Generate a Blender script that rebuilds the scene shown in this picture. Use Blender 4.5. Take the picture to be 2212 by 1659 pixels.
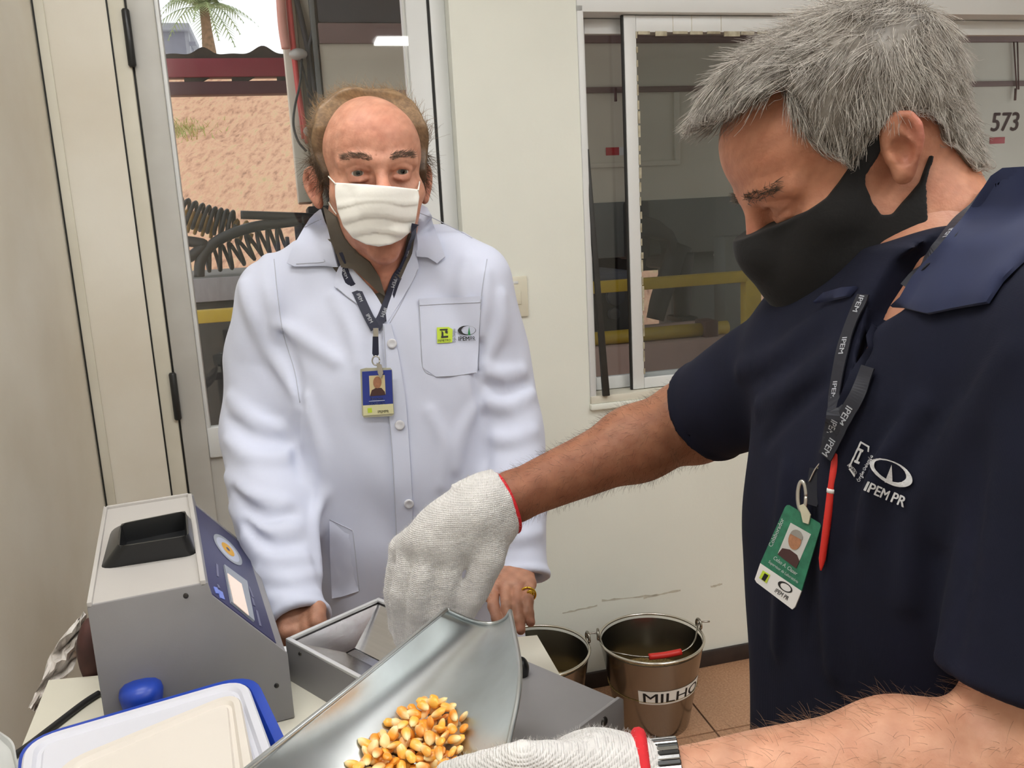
import bpy, bmesh, math, random
import numpy as np
from mathutils import Vector, Matrix
from mathutils.bvhtree import BVHTree
from mathutils.geometry import delaunay_2d_cdt

for o in list(bpy.data.objects): bpy.data.objects.remove(o)
random.seed(7)
RNG = np.random.default_rng(7)
scene = bpy.context.scene
COLL = scene.collection

# ---------------------------------------------------------------- camera
F, CX, CY, CAMH = 1840.0, 1106.0, 829.5, 1.5
_vp = np.array([514.0, 9620.5]); _d = np.hypot(*_vp); PITCH = math.atan(F / _d)
_up = np.array([-_vp[0] / _d * math.cos(PITCH), _vp[1] / _d * math.cos(PITCH), math.sin(PITCH)])
_f = np.array([0, 0, -1.0]); _Y = _f - (_f @ _up) * _up; _Y /= np.linalg.norm(_Y)
CM = np.array([np.cross(_Y, _up), _Y, _up])          # world = CM @ cam
CO = np.array([0, 0, CAMH])
cam_data = bpy.data.cameras.new('camera'); cam = bpy.data.objects.new('camera', cam_data); COLL.objects.link(cam)
cam_data.sensor_width = 36; cam_data.lens = F * 36 / 2212; cam_data.clip_start = 0.02; cam_data.clip_end = 200
_m = Matrix([list(CM[i]) + [CO[i]] for i in range(3)] + [[0, 0, 0, 1]])
cam.matrix_world = _m
scene.camera = cam

# ---------------------------------------------------------------- world, exposure
w = bpy.data.worlds.new('overcast_sky'); scene.world = w; w.use_nodes = True
nt = w.node_tree; bg = nt.nodes['Background']
bg.inputs[0].default_value = (0.93, 0.97, 1.0, 1); bg.inputs[1].default_value = 1.35
vs = scene.view_settings
vs.view_transform = 'Standard'; vs.look = 'None'; vs.gamma = 1.0; vs.use_curve_mapping = False
vs.exposure = 0.08
LAMP_STRENGTH = 18.0     # fluorescent diffusers on the ceiling
# ---------------------------------------------------------------- projection helpers
def ray(px, py): return CM @ np.array([(px - CX) / F, -(py - CY) / F, -1.0])
def Py(px, py, y):
    r = ray(px, py); return CO + r * (y / r[1])
def onz(px, py, z):
    r = ray(px, py); return CO + r * ((z - CAMH) / r[2])
def proj_np(x, y, z):
    dx, dy, dz = x - CO[0], y - CO[1], z - CO[2]
    a = CM[0, 0] * dx + CM[1, 0] * dy + CM[2, 0] * dz
    b = CM[0, 1] * dx + CM[1, 1] * dy + CM[2, 1] * dz
    c = -(CM[0, 2] * dx + CM[1, 2] * dy + CM[2, 2] * dz)
    return CX + F * a / c, CY - F * b / c, c
V3 = lambda *a: np.array(a, float)

# ---------------------------------------------------------------- materials
def s2l(c):
    out = []
    for v in c:
        v = v / 255.0
        out.append(v / 12.92 if v <= 0.04045 else ((v + 0.055) / 1.055) ** 2.4)
    return out
MATS = {}
def mat(name, rgb, rough=0.6, metal=0.0, var=0.06, scale=8.0, bump=0.0, bscale=60.0, spec=0.5, sheen=0.0,
        rgb2=None, attr=False, emit=0.0, sub=0.0, stretch=None, detail=4.0, coat=0.0):
    """procedural principled material: noise colour variation and noise relief"""
    if name in MATS: return MATS[name]
    m = bpy.data.materials.new(name); m.use_nodes = True; MATS[name] = m
    t = m.node_tree; p = t.nodes['Principled BSDF']
    c1 = s2l(rgb); c2 = s2l(rgb2) if rgb2 else [min(1, v * (1 - 2 * var)) for v in c1]
    tc = t.nodes.new('ShaderNodeTexCoord'); src = tc.outputs['Object']
    if stretch:
        mp = t.nodes.new('ShaderNodeMapping'); mp.inputs['Scale'].default_value = stretch
        t.links.new(src, mp.inputs[0]); src = mp.outputs[0]
    n = t.nodes.new('ShaderNodeTexNoise'); n.inputs['Scale'].default_value = scale; n.inputs['Detail'].default_value = detail
    t.links.new(src, n.inputs['Vector'])
    r = t.nodes.new('ShaderNodeValToRGB'); r.color_ramp.elements[0].position = 0.32; r.color_ramp.elements[1].position = 0.68
    r.color_ramp.elements[0].color = (*c2, 1); r.color_ramp.elements[1].color = (*c1, 1)
    t.links.new(n.outputs['Fac'], r.inputs[0]); col = r.outputs[0]
    if attr:
        a = t.nodes.new('ShaderNodeVertexColor'); a.layer_name = 'Col'
        mx = t.nodes.new('ShaderNodeMix'); mx.data_type = 'RGBA'; mx.blend_type = 'MULTIPLY'; mx.inputs['Factor'].default_value = 1
        t.links.new(col, mx.inputs[6]); t.links.new(a.outputs[0], mx.inputs[7]); col = mx.outputs[2]
    t.links.new(col, p.inputs['Base Color'])
    p.inputs['Roughness'].default_value = rough; p.inputs['Metallic'].default_value = metal
    p.inputs['Specular IOR Level'].default_value = spec
    if sheen: p.inputs['Sheen Weight'].default_value = sheen
    if coat: p.inputs['Coat Weight'].default_value = coat
    if sub:
        p.inputs['Subsurface Weight'].default_value = sub; p.inputs['Subsurface Radius'].default_value = (0.012, 0.005, 0.003)
        p.inputs['Subsurface Scale'].default_value = 0.6
    if emit:
        p.inputs['Emission Color'].default_value = (*c1, 1); p.inputs['Emission Strength'].default_value = emit
    if bump:
        nb = t.nodes.new('ShaderNodeTexNoise'); nb.inputs['Scale'].default_value = bscale; nb.inputs['Detail'].default_value = 3
        t.links.new(src, nb.inputs['Vector'])
        b = t.nodes.new('ShaderNodeBump'); b.inputs['Strength'].default_value = bump; b.inputs['Distance'].default_value = 0.004
        t.links.new(nb.outputs['Fac'], b.inputs['Height']); t.links.new(b.outputs[0], p.inputs['Normal'])
    return m
def weave(m, scale, strength, kind='X'):
    """adds a fine woven / knitted wave relief to a material"""
    t = m.node_tree; p = t.nodes['Principled BSDF']
    tc = t.nodes.new('ShaderNodeTexCoord')
    h = None
    for d in ('X', 'Z'):
        wv = t.nodes.new('ShaderNodeTexWave'); wv.bands_direction = d; wv.inputs['Scale'].default_value = scale
        wv.inputs['Distortion'].default_value = 0.6; wv.inputs['Detail'].default_value = 1
        t.links.new(tc.outputs['Object'], wv.inputs['Vector'])
        if h is None: h = wv.outputs['Fac']
        else:
            mm = t.nodes.new('ShaderNodeMath'); mm.operation = 'MULTIPLY'
            t.links.new(h, mm.inputs[0]); t.links.new(wv.outputs['Fac'], mm.inputs[1]); h = mm.outputs[0]
    b = t.nodes.new('ShaderNodeBump'); b.inputs['Strength'].default_value = strength; b.inputs['Distance'].default_value = 0.002
    t.links.new(h, b.inputs['Height'])
    if p.inputs['Normal'].is_linked: t.links.new(p.inputs['Normal'].links[0].from_socket, b.inputs['Normal'])
    t.links.new(b.outputs[0], p.inputs['Normal'])
    return m
def glass_mat(name, tint=(0.93, 0.95, 0.94), gloss=1.0):
    m = bpy.data.materials.new(name); m.use_nodes = True; t = m.node_tree; t.nodes.clear()
    o = t.nodes.new('ShaderNodeOutputMaterial'); tr = t.nodes.new('ShaderNodeBsdfTransparent'); gl = t.nodes.new('ShaderNodeBsdfGlossy')
    tr.inputs[0].default_value = (*tint, 1); gl.inputs['Roughness'].default_value = 0.02
    lw = t.nodes.new('ShaderNodeLayerWeight'); pw_ = t.nodes.new('ShaderNodeMath'); pw_.operation = 'POWER'; pw_.inputs[1].default_value = 5
    t.links.new(lw.outputs['Facing'], pw_.inputs[0]); fr = t.nodes.new('ShaderNodeMath'); fr.operation = 'MULTIPLY_ADD'; fr.inputs[1].default_value = .9; fr.inputs[2].default_value = .04
    t.links.new(pw_.outputs[0], fr.inputs[0])
    ns = t.nodes.new('ShaderNodeTexNoise'); ns.inputs['Scale'].default_value = 3
    b = t.nodes.new('ShaderNodeBump'); b.inputs['Strength'].default_value = 0.01; t.links.new(ns.outputs[0], b.inputs['Height'])
    t.links.new(b.outputs[0], gl.inputs['Normal'])
    mu = t.nodes.new('ShaderNodeMath'); mu.operation = 'MULTIPLY'; mu.inputs[1].default_value = gloss
    t.links.new(fr.outputs[0], mu.inputs[0])
    mx = t.nodes.new('ShaderNodeMixShader'); t.links.new(mu.outputs[0], mx.inputs[0]); t.links.new(tr.outputs[0], mx.inputs[1]); t.links.new(gl.outputs[0], mx.inputs[2])
    t.links.new(mx.outputs[0], o.inputs[0]); return m

# ---------------------------------------------------------------- objects
def tag(o, label=None, cat=None, group=None, kind=None):
    if label: o['label'] = label
    if cat: o['category'] = cat
    if group: o['group'] = group
    if kind: o['kind'] = kind
    return o
def link(o, parent=None):
    COLL.objects.link(o)
    if parent is not None:
        o.parent = parent
        o.matrix_parent_inverse = WORLDM.get(parent.name, Matrix()).inverted()
    return o
WORLDM = {}
def thing(name, loc, label, cat, group=None, kind=None, parent=None):
    e = bpy.data.objects.new(name, None); e.empty_display_size = 0.05; e.location = Vector(loc)
    link(e, parent)
    WORLDM[e.name] = Matrix.Translation(Vector(loc))
    return tag(e, label, cat, group, kind)
def mk(name, verts, faces, m, parent=None, smooth=False, col=None):
    me = bpy.data.meshes.new(name); me.from_pydata([tuple(map(float, v)) for v in verts], [], [tuple(map(int, f)) for f in faces])
    me.update()
    if smooth: me.shade_smooth()
    if m is not None: me.materials.append(m)
    o = bpy.data.objects.new(name, me); link(o, parent)
    return o
def mk_np(name, v, q, m, parent=None, col=None):
    """fast mesh from numpy verts and quads/tris, smooth shaded, optional point colours"""
    me = bpy.data.meshes.new(name); nv, nf, k = len(v), len(q), q.shape[1]
    me.vertices.add(nv); me.vertices.foreach_set('co', np.ascontiguousarray(v, np.float32).ravel())
    me.loops.add(nf * k); me.loops.foreach_set('vertex_index', np.ascontiguousarray(q, np.int32).ravel())
    me.polygons.add(nf); me.polygons.foreach_set('loop_start', np.arange(0, nf * k, k, dtype=np.int32))
    me.update(calc_edges=True); me.shade_smooth()
    if col is not None:
        a = me.color_attributes.new('Col', 'FLOAT_COLOR', 'POINT')
        a.data.foreach_set('color', np.concatenate([col, np.ones((nv, 1))], 1).astype(np.float32).ravel())
    if m is not None: me.materials.append(m)
    o = bpy.data.objects.new(name, me); link(o, parent); return o
def from_bm(name, bm, m, parent=None, smooth=False, autos=None):
    me = bpy.data.meshes.new(name); bm.normal_update(); bm.to_mesh(me); bm.free()
    if smooth: me.shade_smooth()
    if autos is not None:
        me.shade_smooth(); me.set_sharp_from_angle(angle=math.radians(autos))
    if m is not None: me.materials.append(m)
    o = bpy.data.objects.new(name, me); link(o, parent); return o
def bm_hexa(bm, P8):
    vs_ = [bm.verts.new(Vector(p)) for p in P8]
    for f in ((0, 3, 2, 1), (4, 5, 6, 7), (0, 1, 5, 4), (1, 2, 6, 5), (2, 3, 7, 6), (3, 0, 4, 7)):
        bm.faces.new([vs_[i] for i in f])
    return vs_
def bevel_all(bm, w_, seg=2, ang=25):
    es = [e for e in bm.edges if len(e.link_faces) == 2 and e.calc_face_angle(0) > math.radians(ang)]
    if w_ > 0: bmesh.ops.bevel(bm, geom=es, offset=w_, segments=seg, affect='EDGES', profile=0.5)
def prism8(name, base4, z0, z1, m, parent=None, bevel=0.0, seg=2):
    bm = bmesh.new(); bm_hexa(bm, [(*p[:2], z0) for p in base4] + [(*p[:2], z1) for p in base4])
    bmesh.ops.recalc_face_normals(bm, faces=bm.faces); bevel_all(bm, bevel, seg)
    return from_bm(name, bm, m, parent, autos=35 if bevel else None)
def hexa(name, P8, m, parent=None, bevel=0.0, seg=2):
    bm = bmesh.new(); bm_hexa(bm, P8); bmesh.ops.recalc_face_normals(bm, faces=bm.faces); bevel_all(bm, bevel, seg)
    return from_bm(name, bm, m, parent, autos=35 if bevel else None)
def extrude_poly(name, pts, vec, m, parent=None, bevel=0.0, seg=2):
    """closed planar outline pts (3D) extruded by vec"""
    bm = bmesh.new(); a = [bm.verts.new(Vector(p)) for p in pts]; b = [bm.verts.new(Vector(p) + Vector(vec)) for p in pts]; n = len(a)
    bm.faces.new(a); bm.faces.new(b[::-1])
    for i in range(n): bm.faces.new((a[i], b[i], b[(i + 1) % n], a[(i + 1) % n]))
    bmesh.ops.recalc_face_normals(bm, faces=bm.faces); bevel_all(bm, bevel, seg)
    return from_bm(name, bm, m, parent, autos=35 if bevel else None)
def tube_np(path, rad, sides=8, cap=True, flat=None, upv=None):
    """verts, faces of a tube along path with per-point radius; flat=(w,t) gives a ribbon section"""
    path = np.asarray(path, float); n = len(path); rad = np.broadcast_to(np.asarray(rad, float), (n,))
    T = np.gradient(path, axis=0); T /= np.linalg.norm(T, axis=1)[:, None] + 1e-12
    u = np.array(upv, float) if upv is not None else (np.array([0, 0, 1.0]) if abs(T[0][2]) < 0.9 else np.array([1.0, 0, 0]))
    vs_, fs = [], []
    N = u - (u @ T[0]) * T[0]; N /= np.linalg.norm(N)
    for i in range(n):
        N = N - (N @ T[i]) * T[i]; N /= np.linalg.norm(N); B = np.cross(T[i], N)
        for k in range(sides):
            a = 2 * math.pi * k / sides
            vs_.append(path[i] + rad[i] * (math.cos(a) * N + math.sin(a) * B))
    for i in range(n - 1):
        for k in range(sides):
            k2 = (k + 1) % sides
            fs.append((i * sides + k, i * sides + k2, (i + 1) * sides + k2, (i + 1) * sides + k))
    if cap: fs.append(tuple(range(sides))[::-1]); fs.append(tuple((n - 1) * sides + k for k in range(sides)))
    return vs_, fs
def tube(name, path, rad, m, parent=None, sides=10):
    v, f = tube_np(path, rad, sides); return mk(name, v, f, m, parent, smooth=True)
def spline(pts, n):
    """Catmull-Rom through pts"""
    p = np.asarray(pts, float); p = np.vstack([2 * p[0] - p[1], p, 2 * p[-1] - p[-2]]); out = []
    m = len(p) - 3
    for t in np.linspace(0, m - 1e-6, n):
        i = int(t); u = t - i; a, b, c, d = p[i:i + 4]
        out.append(0.5 * ((2 * b) + (c - a) * u + (2 * a - 5 * b + 4 * c - d) * u * u + (3 * b - a - 3 * c + d) * u ** 3))
    return np.array(out)
def lathe(name, prof, center, m, parent=None, seg=48, axis=None, smooth=True):
    vs_, fs = [], []; n = len(prof); c = np.array(center, float)
    for r, z in prof:
        for k in range(seg):
            a = 2 * math.pi * k / seg; vs_.append(c + [r * math.cos(a), r * math.sin(a), z])
    for i in range(n - 1):
        for k in range(seg):
            k2 = (k + 1) % seg; fs.append((i * seg + k, i * seg + k2, (i + 1) * seg + k2, (i + 1) * seg + k))
    if prof[0][0] > 1e-6: pass
    o = mk(name, vs_, fs, m, parent, smooth=False)
    o.data.shade_smooth(); o.data.set_sharp_from_angle(angle=math.radians(40)); return o
def ellips_mesh(c, r, R=None, seg=20, rings=12):
    vs_, fs = [], []; c = np.array(c, float)
    for i in range(rings + 1):
        th = math.pi * i / rings
        for k in range(seg):
            a = 2 * math.pi * k / seg; p = np.array([r[0] * math.sin(th) * math.cos(a), r[1] * math.sin(th) * math.sin(a), r[2] * math.cos(th)])
            vs_.append(c + (R @ p if R is not None else p))
    for i in range(rings):
        for k in range(seg):
            k2 = (k + 1) % seg; fs.append((i * seg + k, (i + 1) * seg + k, (i + 1) * seg + k2, i * seg + k2))
    return vs_, fs
def text_tris(s, bold=0.0, sx=1.0, res=3):
    """2D triangles of a string in the built-in font, height of capitals = 1, origin centred"""
    cu = bpy.data.curves.new('lettering', 'FONT'); cu.body = s; cu.resolution_u = res; cu.fill_mode = 'FRONT'
    o = bpy.data.objects.new('lettering', cu); COLL.objects.link(o)
    dg = bpy.context.evaluated_depsgraph_get(); me = o.evaluated_get(dg).to_mesh(); me.calc_loop_triangles()
    v = np.array([(q.co.x, q.co.y) for q in me.vertices]).reshape(-1, 2); f = [tuple(t.vertices) for t in me.loop_triangles]
    o.evaluated_get(dg).to_mesh_clear(); bpy.data.objects.remove(o); bpy.data.curves.remove(cu)
    v = v / 0.69
    if bold > 0:
        b_ = bold * 2.2; k = len(v); v = np.concatenate([v + [dx, dy] for dx, dy in ((-b_, 0), (b_, 0), (0, b_ * .5), (0, -b_ * .5))]); f = [tuple(i + j * k for i in t) for j in range(4) for t in f]
    lo, hi = v.min(0), v.max(0); v = v - (lo + hi) / 2; v[:, 0] *= sx
    return v, f, (hi - lo) * [sx, 1]
def flat_text(name, s, origin, xdir, ydir, height, m, parent=None, bold=0.012, sx=1.0, fn=None, maxw=None):
    v, f, sz = text_tris(s, bold, sx); k = height
    kx = k if maxw is None else min(k, maxw / sz[0])
    o_, x_, y_ = map(np.asarray, (origin, xdir, ydir))
    pts = [o_ + x_ * a * kx + y_ * b * k for a, b in v] if fn is None else [fn(a * kx, b * k) for a, b in v]
    return mk(name, pts, f, m, parent)
# ---------------------------------------------------------------- implicit modelling
def smin(a, b, k):
    if k <= 0: return np.minimum(a, b)
    h = np.maximum(k - np.abs(a - b), 0) / k
    return np.minimum(a, b) - h * h * (k * 0.25)
class Field:
    """signed-distance grid: primitives blended smoothly, surface extracted as one mesh"""
    def __init__(s, lo, hi, h, R=None, o=None, sc=1.0):
        s.sc = sc
        s.lo = np.array(lo, float); s.h = h; n = np.ceil((np.array(hi) - s.lo) / h).astype(int) + 1
        s.ax = [(s.lo[i] + h * np.arange(n[i])).astype(np.float32) for i in range(3)]
        s.v = np.full(tuple(n), 0.5, np.float32); s.n = n
        s.R = np.eye(3) if R is None else R; s.o = np.zeros(3) if o is None else np.array(o, float)   # world = R @ local + o
    def W(s, p): return np.asarray(p) @ s.R.T * s.sc + s.o
    def L(s, p): return (np.asarray(p, float) - s.o) @ s.R / s.sc
    def sl(s, lo, hi, mg):
        a = np.clip(((np.array(lo) - mg - s.lo) / s.h).astype(int), 0, s.n); b = np.clip(((np.array(hi) + mg - s.lo) / s.h).astype(int) + 2, 0, s.n)
        return a, b
    def xyz(s, a, b):
        return (s.ax[0][a[0]:b[0], None, None], s.ax[1][None, a[1]:b[1], None], s.ax[2][None, None, a[2]:b[2]])
    def op(s, fn, lo, hi, k=0.0, mode='add', mg=0.02):
        a, b = s.sl(lo, hi, mg + k)
        if np.any(b - a <= 0): return s
        x, y, z = s.xyz(a, b); d = fn(x, y, z); q = s.v[a[0]:b[0], a[1]:b[1], a[2]:b[2]]
        if mode == 'add': q[...] = smin(q, d, k)
        elif mode == 'cut': q[...] = -smin(-q, d, k)
        elif mode == 'disp': q[...] = q + d
        return s
    def ell(s, c, r, k=0.01, R=None, mode='add', mg=0.02):
        c = np.array(c, float); r = np.array(r, float); m = r.max() if R is not None else r
        def fn(x, y, z):
            x, y, z = x - c[0], y - c[1], z - c[2]
            if R is not None:
                x, y, z = (R[0, 0] * x + R[1, 0] * y + R[2, 0] * z, R[0, 1] * x + R[1, 1] * y + R[2, 1] * z, R[0, 2] * x + R[1, 2] * y + R[2, 2] * z)
            k0 = np.sqrt((x / r[0]) ** 2 + (y / r[1]) ** 2 + (z / r[2]) ** 2); k1 = np.sqrt((x / r[0] ** 2) ** 2 + (y / r[1] ** 2) ** 2 + (z / r[2] ** 2) ** 2)
            return k0 * (k0 - 1) / np.maximum(k1, 1e-6)
        return s.op(fn, c - m, c + m, k, mode, mg)
    def cap(s, a, b, ra, rb, k=0.01, mode='add', flat=None, mg=0.02):
        """tapered capsule; flat=(dir, factor): section squeezed to factor along dir"""
        a, b = np.array(a, float), np.array(b, float); ba = b - a; L2 = max(ba @ ba, 1e-12); m = max(ra, rb)
        if flat is not None: fd = np.array(flat[0], float); fd /= np.linalg.norm(fd); fk = 1 / flat[1] - 1
        def fn(x, y, z):
            px, py, pz = x - a[0], y - a[1], z - a[2]
            h = np.clip((px * ba[0] + py * ba[1] + pz * ba[2]) / L2, 0, 1)
            px, py, pz = px - h * ba[0], py - h * ba[1], pz - h * ba[2]
            if flat is not None:
                e = (px * fd[0] + py * fd[1] + pz * fd[2]) * fk
                px, py, pz = px + e * fd[0], py + e * fd[1], pz + e * fd[2]
            return np.sqrt(px * px + py * py + pz * pz) - (ra + (rb - ra) * h)
        return s.op(fn, np.minimum(a, b) - m, np.maximum(a, b) + m, k, mode, mg)
    def tubep(s, pts, rs, k=0.006, mode='add', flat=None):
        """polyline tube blended as a whole"""
        pts = np.asarray(pts, float); rs = np.broadcast_to(np.asarray(rs, float), (len(pts),)); m = rs.max()
        def fn(x, y, z):
            d = None
            for i in range(len(pts) - 1):
                a, b = pts[i], pts[i + 1]; ba = b - a; L2 = max(ba @ ba, 1e-12)
                px, py, pz = x - a[0], y - a[1], z - a[2]; h = np.clip((px * ba[0] + py * ba[1] + pz * ba[2]) / L2, 0, 1)
                px, py, pz = px - h * ba[0], py - h * ba[1], pz - h * ba[2]
                if flat is not None:
                    fd = flat[0]; e = (px * fd[0] + py * fd[1] + pz * fd[2]) * (1 / flat[1] - 1); px, py, pz = px + e * fd[0], py + e * fd[1], pz + e * fd[2]
                dd = np.sqrt(px * px + py * py + pz * pz) - (rs[i] + (rs[i + 1] - rs[i]) * h)
                d = dd if d is None else np.minimum(d, dd)
            return d
        return s.op(fn, pts.min(0) - m, pts.max(0) + m, k, mode)
    def loft(s, prof, yaw=0.0, k=0.02, e=2.4, mode='add'):
        """torso-like solid: prof rows (z, cx, cy, rx, ry); ellipse axes turned by yaw"""
        prof = np.array(sorted(prof), float); zz = prof[:, 0]; m = prof[:, 3:5].max()
        lo = [prof[:, 1].min() - m, prof[:, 2].min() - m, zz[0]]; hi = [prof[:, 1].max() + m, prof[:, 2].max() + m, zz[-1]]
        c_, s_ = math.cos(yaw), math.sin(yaw)
        zs = np.linspace(zz[0], zz[-1], 80); sp = np.array([np.interp(zs, zz, prof[:, j]) for j in range(1, 5)])
        kern = np.ones(9) / 9
        sp = np.array([np.convolve(np.pad(q, 4, 'edge'), kern, 'valid') for q in sp])
        def fn(x, y, z):
            zc = np.clip(z, zz[0], zz[-1]).ravel(); cx, cy, rx, ry = [np.interp(zc, zs, q).astype(np.float32)[None, None, :] for q in sp]
            X, Y = x - cx, y - cy; u = np.abs(c_ * X + s_ * Y) / rx; v_ = np.abs(-s_ * X + c_ * Y) / ry
            d = ((u ** e + v_ ** e) ** (1 / e) - 1) * np.minimum(rx, ry)
            return np.maximum(d, np.maximum(zz[0] - z, z - zz[-1]))
        return s.op(fn, lo, hi, k, mode, 0.03)
    def prismcut(s, poly, y0, y1, k=0.0, grow=0.0):
        """cut away a prism whose outline is seen through pixel polygon poly, between world y0 and y1"""
        def fn(x, y, z):
            x, y, z = s.wxyz(x, y, z)
            px, py, c = proj_np(x, y, z); d = polysd(px, py, poly) * c / F - grow
            return np.maximum(d, np.maximum(y0 - y, y - y1))
        a = np.zeros(3, int); lo, hi = s.lo, s.lo + s.h * (s.n - 1)
        return s.op(fn, lo, hi, k, 'cut')
    def wxyz(s, x, y, z):
        R, k = s.R * s.sc, s.o
        return np.broadcast_arrays(R[0, 0] * x + R[0, 1] * y + R[0, 2] * z + k[0], R[1, 0] * x + R[1, 1] * y + R[1, 2] * z + k[1], R[2, 0] * x + R[2, 1] * y + R[2, 2] * z + k[2])
    def sample(s, p, local=False):
        q = (np.asarray(p, float) if local else s.L(p)); g = (q - s.lo) / s.h; g = np.clip(g, 0, s.n - 1.001); i = g.astype(int); f = g - i
        out = 0
        for dx in (0, 1):
            for dy in (0, 1):
                for dz in (0, 1):
                    wgt = (f[:, 0] if dx else 1 - f[:, 0]) * (f[:, 1] if dy else 1 - f[:, 1]) * (f[:, 2] if dz else 1 - f[:, 2])
                    out = out + wgt * s.v[i[:, 0] + dx, i[:, 1] + dy, i[:, 2] + dz]
        return out
    def grad(s, p, local=False, e=None):
        e = e or s.h * 1.2; q = np.asarray(p, float) if local else s.L(p); g = np.zeros_like(q)
        for i in range(3):
            d = np.zeros(3); d[i] = e; g[:, i] = s.sample(q + d, True) - s.sample(q - d, True)
        g /= np.linalg.norm(g, axis=1)[:, None] + 1e-12
        return g if local else g @ s.R.T
    def blur(s, it=1):
        for _ in range(it):
            for ax in range(3):
                v = s.v; a = np.roll(v, 1, ax); b = np.roll(v, -1, ax); s.v = (v * 2 + a + b) * 0.25
        return s
    def mesh(s, v=None, smooth=2):
        v = s.v if v is None else v
        sg = v < 0; n = np.array(v.shape)
        c = [sg[dx:n[0] - 1 + dx, dy:n[1] - 1 + dy, dz:n[2] - 1 + dz] for dx in (0, 1) for dy in (0, 1) for dz in (0, 1)]
        cnt = sum(q.astype(np.int8) for q in c); act = (cnt > 0) & (cnt < 8)
        ci = np.argwhere(act); idx = np.full(act.shape, -1, np.int32); idx[act] = np.arange(len(ci))
        acc = np.zeros((len(ci), 3)); num = np.zeros(len(ci))
        cor = np.array([(dx, dy, dz) for dx in (0, 1) for dy in (0, 1) for dz in (0, 1)])
        val = [v[ci[:, 0] + q[0], ci[:, 1] + q[1], ci[:, 2] + q[2]] for q in cor]
        for i in range(8):
            for j in range(i + 1, 8):
                if np.abs(cor[i] - cor[j]).sum() != 1: continue
                x = (val[i] < 0) != (val[j] < 0); t = np.where(x, val[i] / np.where(x, val[i] - val[j], 1), 0)
                acc += np.where(x[:, None], cor[i] + t[:, None] * (cor[j] - cor[i]), 0); num += x
        P = ci + acc / num[:, None]; P = s.lo + P * s.h
        Q = []
        for ax in range(3):
            a1, a2 = (ax + 1) % 3, (ax + 2) % 3
            s0 = [slice(None)] * 3; s1 = [slice(None)] * 3; s0[ax] = slice(0, -1); s1[ax] = slice(1, None)
            A, B = sg[tuple(s0)], sg[tuple(s1)]; e = np.argwhere(A != B); ins = A[tuple(e.T)]
            ok = (e[:, a1] > 0) & (e[:, a2] > 0) & (e[:, a1] < n[a1] - 1) & (e[:, a2] < n[a2] - 1); e, ins = e[ok], ins[ok]
            def ix(d1, d2):
                q = e.copy(); q[:, a1] -= d1; q[:, a2] -= d2; return idx[q[:, 0], q[:, 1], q[:, 2]]
            q = np.stack([ix(1, 1), ix(0, 1), ix(0, 0), ix(1, 0)], 1); q[~ins] = q[~ins][:, ::-1]; Q.append(q)
        Q = np.concatenate(Q)
        P = relax(P, Q, smooth)
        return s.W(P), Q
def relax(P, Q, it, lam=0.5):
    if it:
        E = np.concatenate([Q[:, [0, 1]], Q[:, [1, 2]], Q[:, [2, 3]], Q[:, [3, 0]]]); n = len(P)
        for _ in range(it):
            S = np.zeros_like(P); C = np.bincount(E.ravel(), minlength=n)
            for ax in range(3):
                S[:, ax] = np.bincount(E[:, 0], P[E[:, 1], ax], n) + np.bincount(E[:, 1], P[E[:, 0], ax], n)
            P = P + lam * (S / np.maximum(C, 1)[:, None] - P)
    return P
def polysd(px, py, poly):
    """signed pixel distance to polygon (negative inside)"""
    poly = np.asarray(poly, float); d = np.full(px.shape, 1e12); ins = np.zeros(px.shape, bool); n = len(poly)
    for i in range(n):
        a, b = poly[i], poly[(i + 1) % n]; e = b - a; wx, wy = px - a[0], py - a[1]
        t = np.clip((wx * e[0] + wy * e[1]) / (e @ e + 1e-9), 0, 1); dx, dy = wx - t * e[0], wy - t * e[1]; d = np.minimum(d, dx * dx + dy * dy)
        c = ((a[1] <= py) & (b[1] > py)) | ((b[1] <= py) & (a[1] > py)); ins ^= c & (px < a[0] + (py - a[1]) / (b[1] - a[1] + 1e-12) * e[0])
    d = np.sqrt(d); return np.where(ins, -d, d)
def wobble(f1, amp, seed, n=6):
    """cheap smooth noise as a sum of sines"""
    r = np.random.default_rng(seed); K = r.normal(size=(n, 3)); K /= np.linalg.norm(K, axis=1)[:, None]; K *= f1 * r.uniform(0.6, 1.6, (n, 1)); ph = r.uniform(0, 6.28, n)
    def fn(x, y, z):
        return sum(np.sin(K[i, 0] * x + K[i, 1] * y + K[i, 2] * z + ph[i]) for i in range(n)) * (amp / n)
    return fn
def bvh_of(*objs):
    vs_, fs = [], []
    for o in objs:
        k = len(vs_); me = o.data; mw = o.matrix_parent_inverse.copy(); base = WORLDM.get(o.parent.name, Matrix()) if o.parent else Matrix()
        vs_ += [v.co.copy() for v in me.vertices]; fs += [tuple(k + i for i in p.vertices) for p in me.polygons]
    return BVHTree.FromPolygons(vs_, fs)
def cast(bvh, px, py, off=0.0, default=None):
    r = Vector(ray(px, py)).normalized(); h = bvh.ray_cast(Vector(CO), r)
    if h[0] is None: return default
    n = h[1] if h[1].dot(r) < 0 else -h[1]
    return np.array(h[0] + n * off), np.array(n)
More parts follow.
